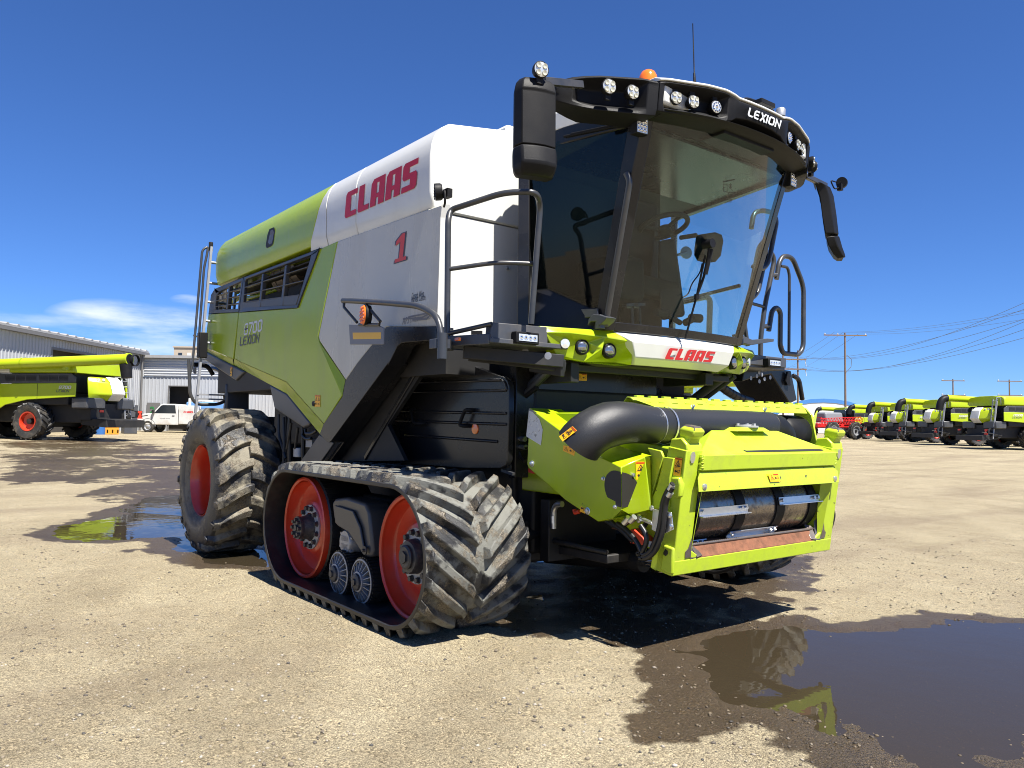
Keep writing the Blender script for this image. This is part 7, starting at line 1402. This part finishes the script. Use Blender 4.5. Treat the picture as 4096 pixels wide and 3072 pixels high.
# white service truck
tr_ = tag(empty('service_truck', GU(372, 57), heading(-1, .02)), 'white service pickup with mud splashed doors and red lettering on its side box', 'truck'); TW = mat('muddy_white_paint', (.55, .55, .53), .35, coat=.3, vary=.03, dirt=(.33, .27, .19), damt=.75, dscale=.9)
def tprof(pts, w, nm, mt, par, bev=.04): q = MB(); q.prism([Vector((x, -w/2, z)) for x, z in pts], (0, w, 0)); return q.build(nm, mt, par, bevel=bev, seg=3)
bdy = tprof([(2.15, .55), (2.2, .80), (2.16, 1.18), (2.05, 1.28), (.95, 1.38), (.35, 2.0), (.2, 2.06), (-.75, 2.06), (-.9, 1.95), (-.95, .55)], 1.95, 'truck_cab', TW, tr_)
tprof([(-1.0, .62), (-1.0, 1.95), (-2.1, 1.95), (-2.1, 1.55), (-4.2, 1.55), (-4.2, .62)], 2.1, 'service_box', TW, tr_, .03)
for sg in (-1, 1):
    y = sg*.977; m_ = MB(); m_.poly([Vector((x, y, z)) for x, z in ((.80, 1.38), (.32, 1.92), (.18, 1.97), (-.70, 1.97), (-.78, 1.38))]); m_.v = [(a, b+sg*.004, c) for a, b, c in m_.v]; m_.build('side_window', BGLASS, bdy, smooth=0, flip=False); m_ = MB(); m_.box(-.68, -.5, min(y, y+sg*.02), max(y, y+sg*.02), 1.18, 1.23); m_.build('door_handle', CHAS, bdy)
    m_ = MB(); m_.box(.75, .9, min(y+sg*.02, y+sg*.22), max(y+sg*.02, y+sg*.22), 1.38, 1.62); m_.build('door_mirror', CHAS, bdy, bevel=.02); m_ = MB(); m_.poly([Vector((x, y+sg*.003, z)) for x, z in ((.95, .6), (.97, .6), (.97, 1.36), (.95, 1.36))]); m_.build('door_seam', CHAS, bdy, smooth=0, flip=False)
    t_ = MB(); xa, xb = (-1.35, -2.05) if sg > 0 else (-2.05, -1.35); lettered(t_, 'CLAAS', (xa, sg*1.056, 1.42), (xb, sg*1.056, 1.42), (xa, sg*1.056, 1.56), 'block', .2, 0, 0.0); typed('Canada West', (.35 if sg > 0 else -.35, y+sg*.004, .98), (-.35 if sg > 0 else .35, y+sg*.004, .98), (0, 0, .07), mb=t_, mi=1); t_.build('truck_lettering', [LRED, LDARK], tr_, smooth=0, flip=False)
    for x in (1.25, -2.6):
        c = Vector((x, sg*.86, .43)); m_ = MB(); m_.lathe([(.25, .12), (.38, .13), (.43, .08), (.43, -.08), (.38, -.13), (.25, -.12)], c, (0, 1, 0), 28); tw = m_.build('truck_wheel', SIDEW, tr_, smooth=40); m_ = MB(); m_.lathe([(.26, sg*.10), (.20, sg*.06), (.10, sg*.12), (.001, sg*.14)], c, (0, 1, 0), 24); m_.build('wheel_rim', ALU, tw, smooth=40)
        if x > 0: m_ = MB(); m_.lathe([(.50, sg*.10), (.57, sg*.13), (.57, sg*.05)], c, (0, 1, 0), 24, a0=-math.pi*.5-.0, a1=math.pi*.5) ; m_.build('wheel_arch', LMID, bdy, smooth=40)
m_ = MB(); m_.box(2.17, 2.28, -.95, .95, .5, .78); m_.build('front_bumper', LMID, tr_, bevel=.03); m_ = MB(); m_.box(2.165, 2.20, -.5, .5, .82, 1.14); m_.build('radiator_grille', CHAS, bdy, bevel=.02); m_ = MB(); m_.box(2.12, 2.19, -.9, -.56, .92, 1.12); m_.box(2.12, 2.19, .56, .9, .92, 1.12); m_.build('headlight', LENS, bdy, bevel=.02)
m_ = MB(); m_.prism([(.93, -.85, 1.40), (.93, .85, 1.40), (.37, .80, 1.985), (.37, -.80, 1.985)], (.012, 0, .012)); m_.build('windscreen', BGLASS, bdy, smooth=0); m_ = MB(); m_.cyl((-1.5, .4, 1.95), (-1.5, .4, 2.5), .1, 10); m_.bar((-1.5, .4, 2.45), (-3.2, .4, 2.3), .14, .14); m_.build('service_crane', WHITE, tr_)
tl_ = tag(empty('equipment_trailer', GU(440, 58), heading(-1, .02)), 'white equipment trailer with a lime stripe behind the service truck', 'trailer'); m_ = MB(); m_.box(-2.2, 1.2, -1.1, 1.1, .75, 1.75); m_.build('trailer_body', WHITE, tl_, bevel=.04); m_ = MB()
for sg in (-1, 1): m_.box(-2.1, 1.1, sg*1.102-.002, sg*1.102+.002, .85, 1.25)
m_.build('lime_stripe', BLIME, tl_); m_ = MB()
for sg in (-1, 1): m_.cyl((-.5, sg*.85, .38), (-.5, sg*1.1, .38), .38, 20)
m_.build('trailer_wheel', SIDEW, tl_, smooth=40); m_ = MB(); m_.box(-1.9, .9, -.9, .9, 1.752, 2.25); m_.build('load_cover', mat('blue_tarp', (.10, .22, .45), .6), tl_, bevel=.08)

# ================================================================ poles and wires
WOOD = mat('weathered_pole_wood', (.16, .105, .07), .85, vary=.3, vscale=2.0); WIRE = mat('overhead_wire', (.11, .125, .15), .6); INSU = mat('insulator', (.55, .56, .57), .3)
def WD(u, v, dep):
    d = Vector(ray(u, v)); return Vector(CAM)+d*(dep/d.dot(FX))
def pole(u, dep, topv, label, arms, group=None, name='utility_pole', r=.16):
    g = GU(u, dep); top = WD(u, topv, dep).z; o = tag(empty(name, g), label, 'utility pole', group); m_ = MB(); m_.tube([(0, 0, 0), (0, 0, (top-g.z)*.5), (0, 0, top-g.z)], [r, r*.82, r*.62], 12); m_.build('pole_trunk', WOOD, o, smooth=50)
    for zz, half, ins in arms:
        h = top-g.z-zz; m_ = MB(); m_.bar(RX*-half+Vector((0, 0, h))-FX*.12, RX*half+Vector((0, 0, h))-FX*.12, .12, .14); a = m_.build('cross_arm', WOOD, o)
        m_ = MB()
        for k in ins: m_.lathe([(.05, 0), (.09, .06), (.05, .12), (.08, .18), (.001, .22)], RX*half*k+Vector((0, 0, h+.07))-FX*.12, (0, 0, 1), 10)
        m_.build('insulator', INSU, a, smooth=40)
    return o, g, top
p1, g1, t1 = pole(1827, 105, 719, 'tall wooden utility pole with one cross arm rising behind the row of combines', [(.35, 2.9, (-.95, -.35, .95))])
m_ = MB(); m_.tube([RX*.2+Vector((0, 0, t1-g1.z-3)), RX*.9+Vector((0, 0, t1-g1.z-3.6)), RX*.8+Vector((0, 0, t1-g1.z-4.6)), RX*.1+Vector((0, 0, t1-g1.z-5.4))], .04, 6); m_.build('cable_riser', WIRE, p1)
pole(2060, 140, 819, 'distant pole with three cross arms above the middle of the row of combines', [(.3, 2.1, (-.9, .9)), (2.9, 2.2, (-.9, .9)), (6.6, 2.2, (-.9, .9))]); pole(2182, 138, 820, 'distant pole with three cross arms above the nearest green combine of the row', [(.3, 2.2, (-.9, .9)), (2.8, 2.2, (-.9, .9)), (6.0, 1.6, (-.9, .9))])
hd_ = 150; hg_ = GU(1709, hd_); hf = tag(empty('utility_pole', hg_), 'two legged wooden power line tower with two cross arms, seen beside the step gate', 'utility pole')
for u, tv in ((1692.5, 747), (1724.5, 757)):
    q = GU(u, hd_)-hg_; tz = WD(u, tv, hd_).z-hg_.z; m_ = MB(); m_.tube([q, q+Vector((0, 0, tz))], [.2, .14], 10); m_.build('pole_trunk', WOOD, hf, smooth=50)
for v, ua, ub in ((776, 1675, 1741), (797, 1682, 1741.5)):
    a, b = WD(ua, v, hd_)-hg_, WD(ub, v+1, hd_)-hg_; m_ = MB(); m_.bar(a-FX*.2, b-FX*.2, .2, .26); ca = m_.build('cross_arm', WOOD, hf); m_ = MB()
    for t in (.03, .97): q = a.lerp(b, t); m_.tube([q, q+Vector((0, 0, -1.3))-RX*(.2 if t < .5 else -.2)], .07, 6)
    m_.build('insulator', INSU, ca)
def wire(a, b, sag, label, r=.013):
    r = min(r, .02); sag *= .75
    n = 40; pts = []
    for i in range(n+1): t = i/n; p = a.lerp(b, t); p.z -= sag*4*t*(1-t); pts.append(p)
    c = pts[0].copy(); m_ = MB(); m_.tube([p-c for p in pts], r, 5, cap=False); o = m_.build('power_line', WIRE, None, smooth=0, loc=c, flip=False); tag(o, label, 'power line', 'overhead wires at the right')
R6 = lambda u, v: r6(u, v)
def end(u, v, dep): return WD(*r6(u, v), dep)
top_ = [end(660, 640, 105), end(722, 645, 105), end(845, 655, 105)]
for i, (a, v, sg) in enumerate(zip(top_, (455, 475, 520), (1.0, 1.0, .8))): wire(a, end(2600, v-(80, 78, 60)[i], 60), sg, ('topmost wire running right from the single pole', 'wire just under the topmost one from the single pole', 'wire from the right arm end of the single pole')[i])
for i, (a, t) in enumerate(zip(top_, ((200, 910), (262, 935), (330, 960)))): wire(a, end(*t, 230), .6, ('left wire descending from the single pole toward the far tower', 'middle wire descending from the single pole toward the far tower', 'right wire descending from the single pole toward the far tower')[i], .03)
for i, (a, b, sg) in enumerate((((430, 828), (2500, 245), 5.5), ((215, 825), (2500, 330), 5.0), ((330, 828), (2500, 420), 4.6), ((435, 905), (2500, 400), 6.0), ((325, 905), (2500, 490), 5.4), ((240, 905), (2500, 580), 4.8))):
    wire(end(*a, 150), end(*b, 62), sg*.62, ('steepest of the wires sweeping up from the two legged tower', 'second wire from the upper arm of the two legged tower', 'third wire from the upper arm of the two legged tower', 'upper wire from the lower arm of the two legged tower', 'middle wire from the lower arm of the two legged tower', 'lowest wire from the lower arm of the two legged tower')[i], .026)
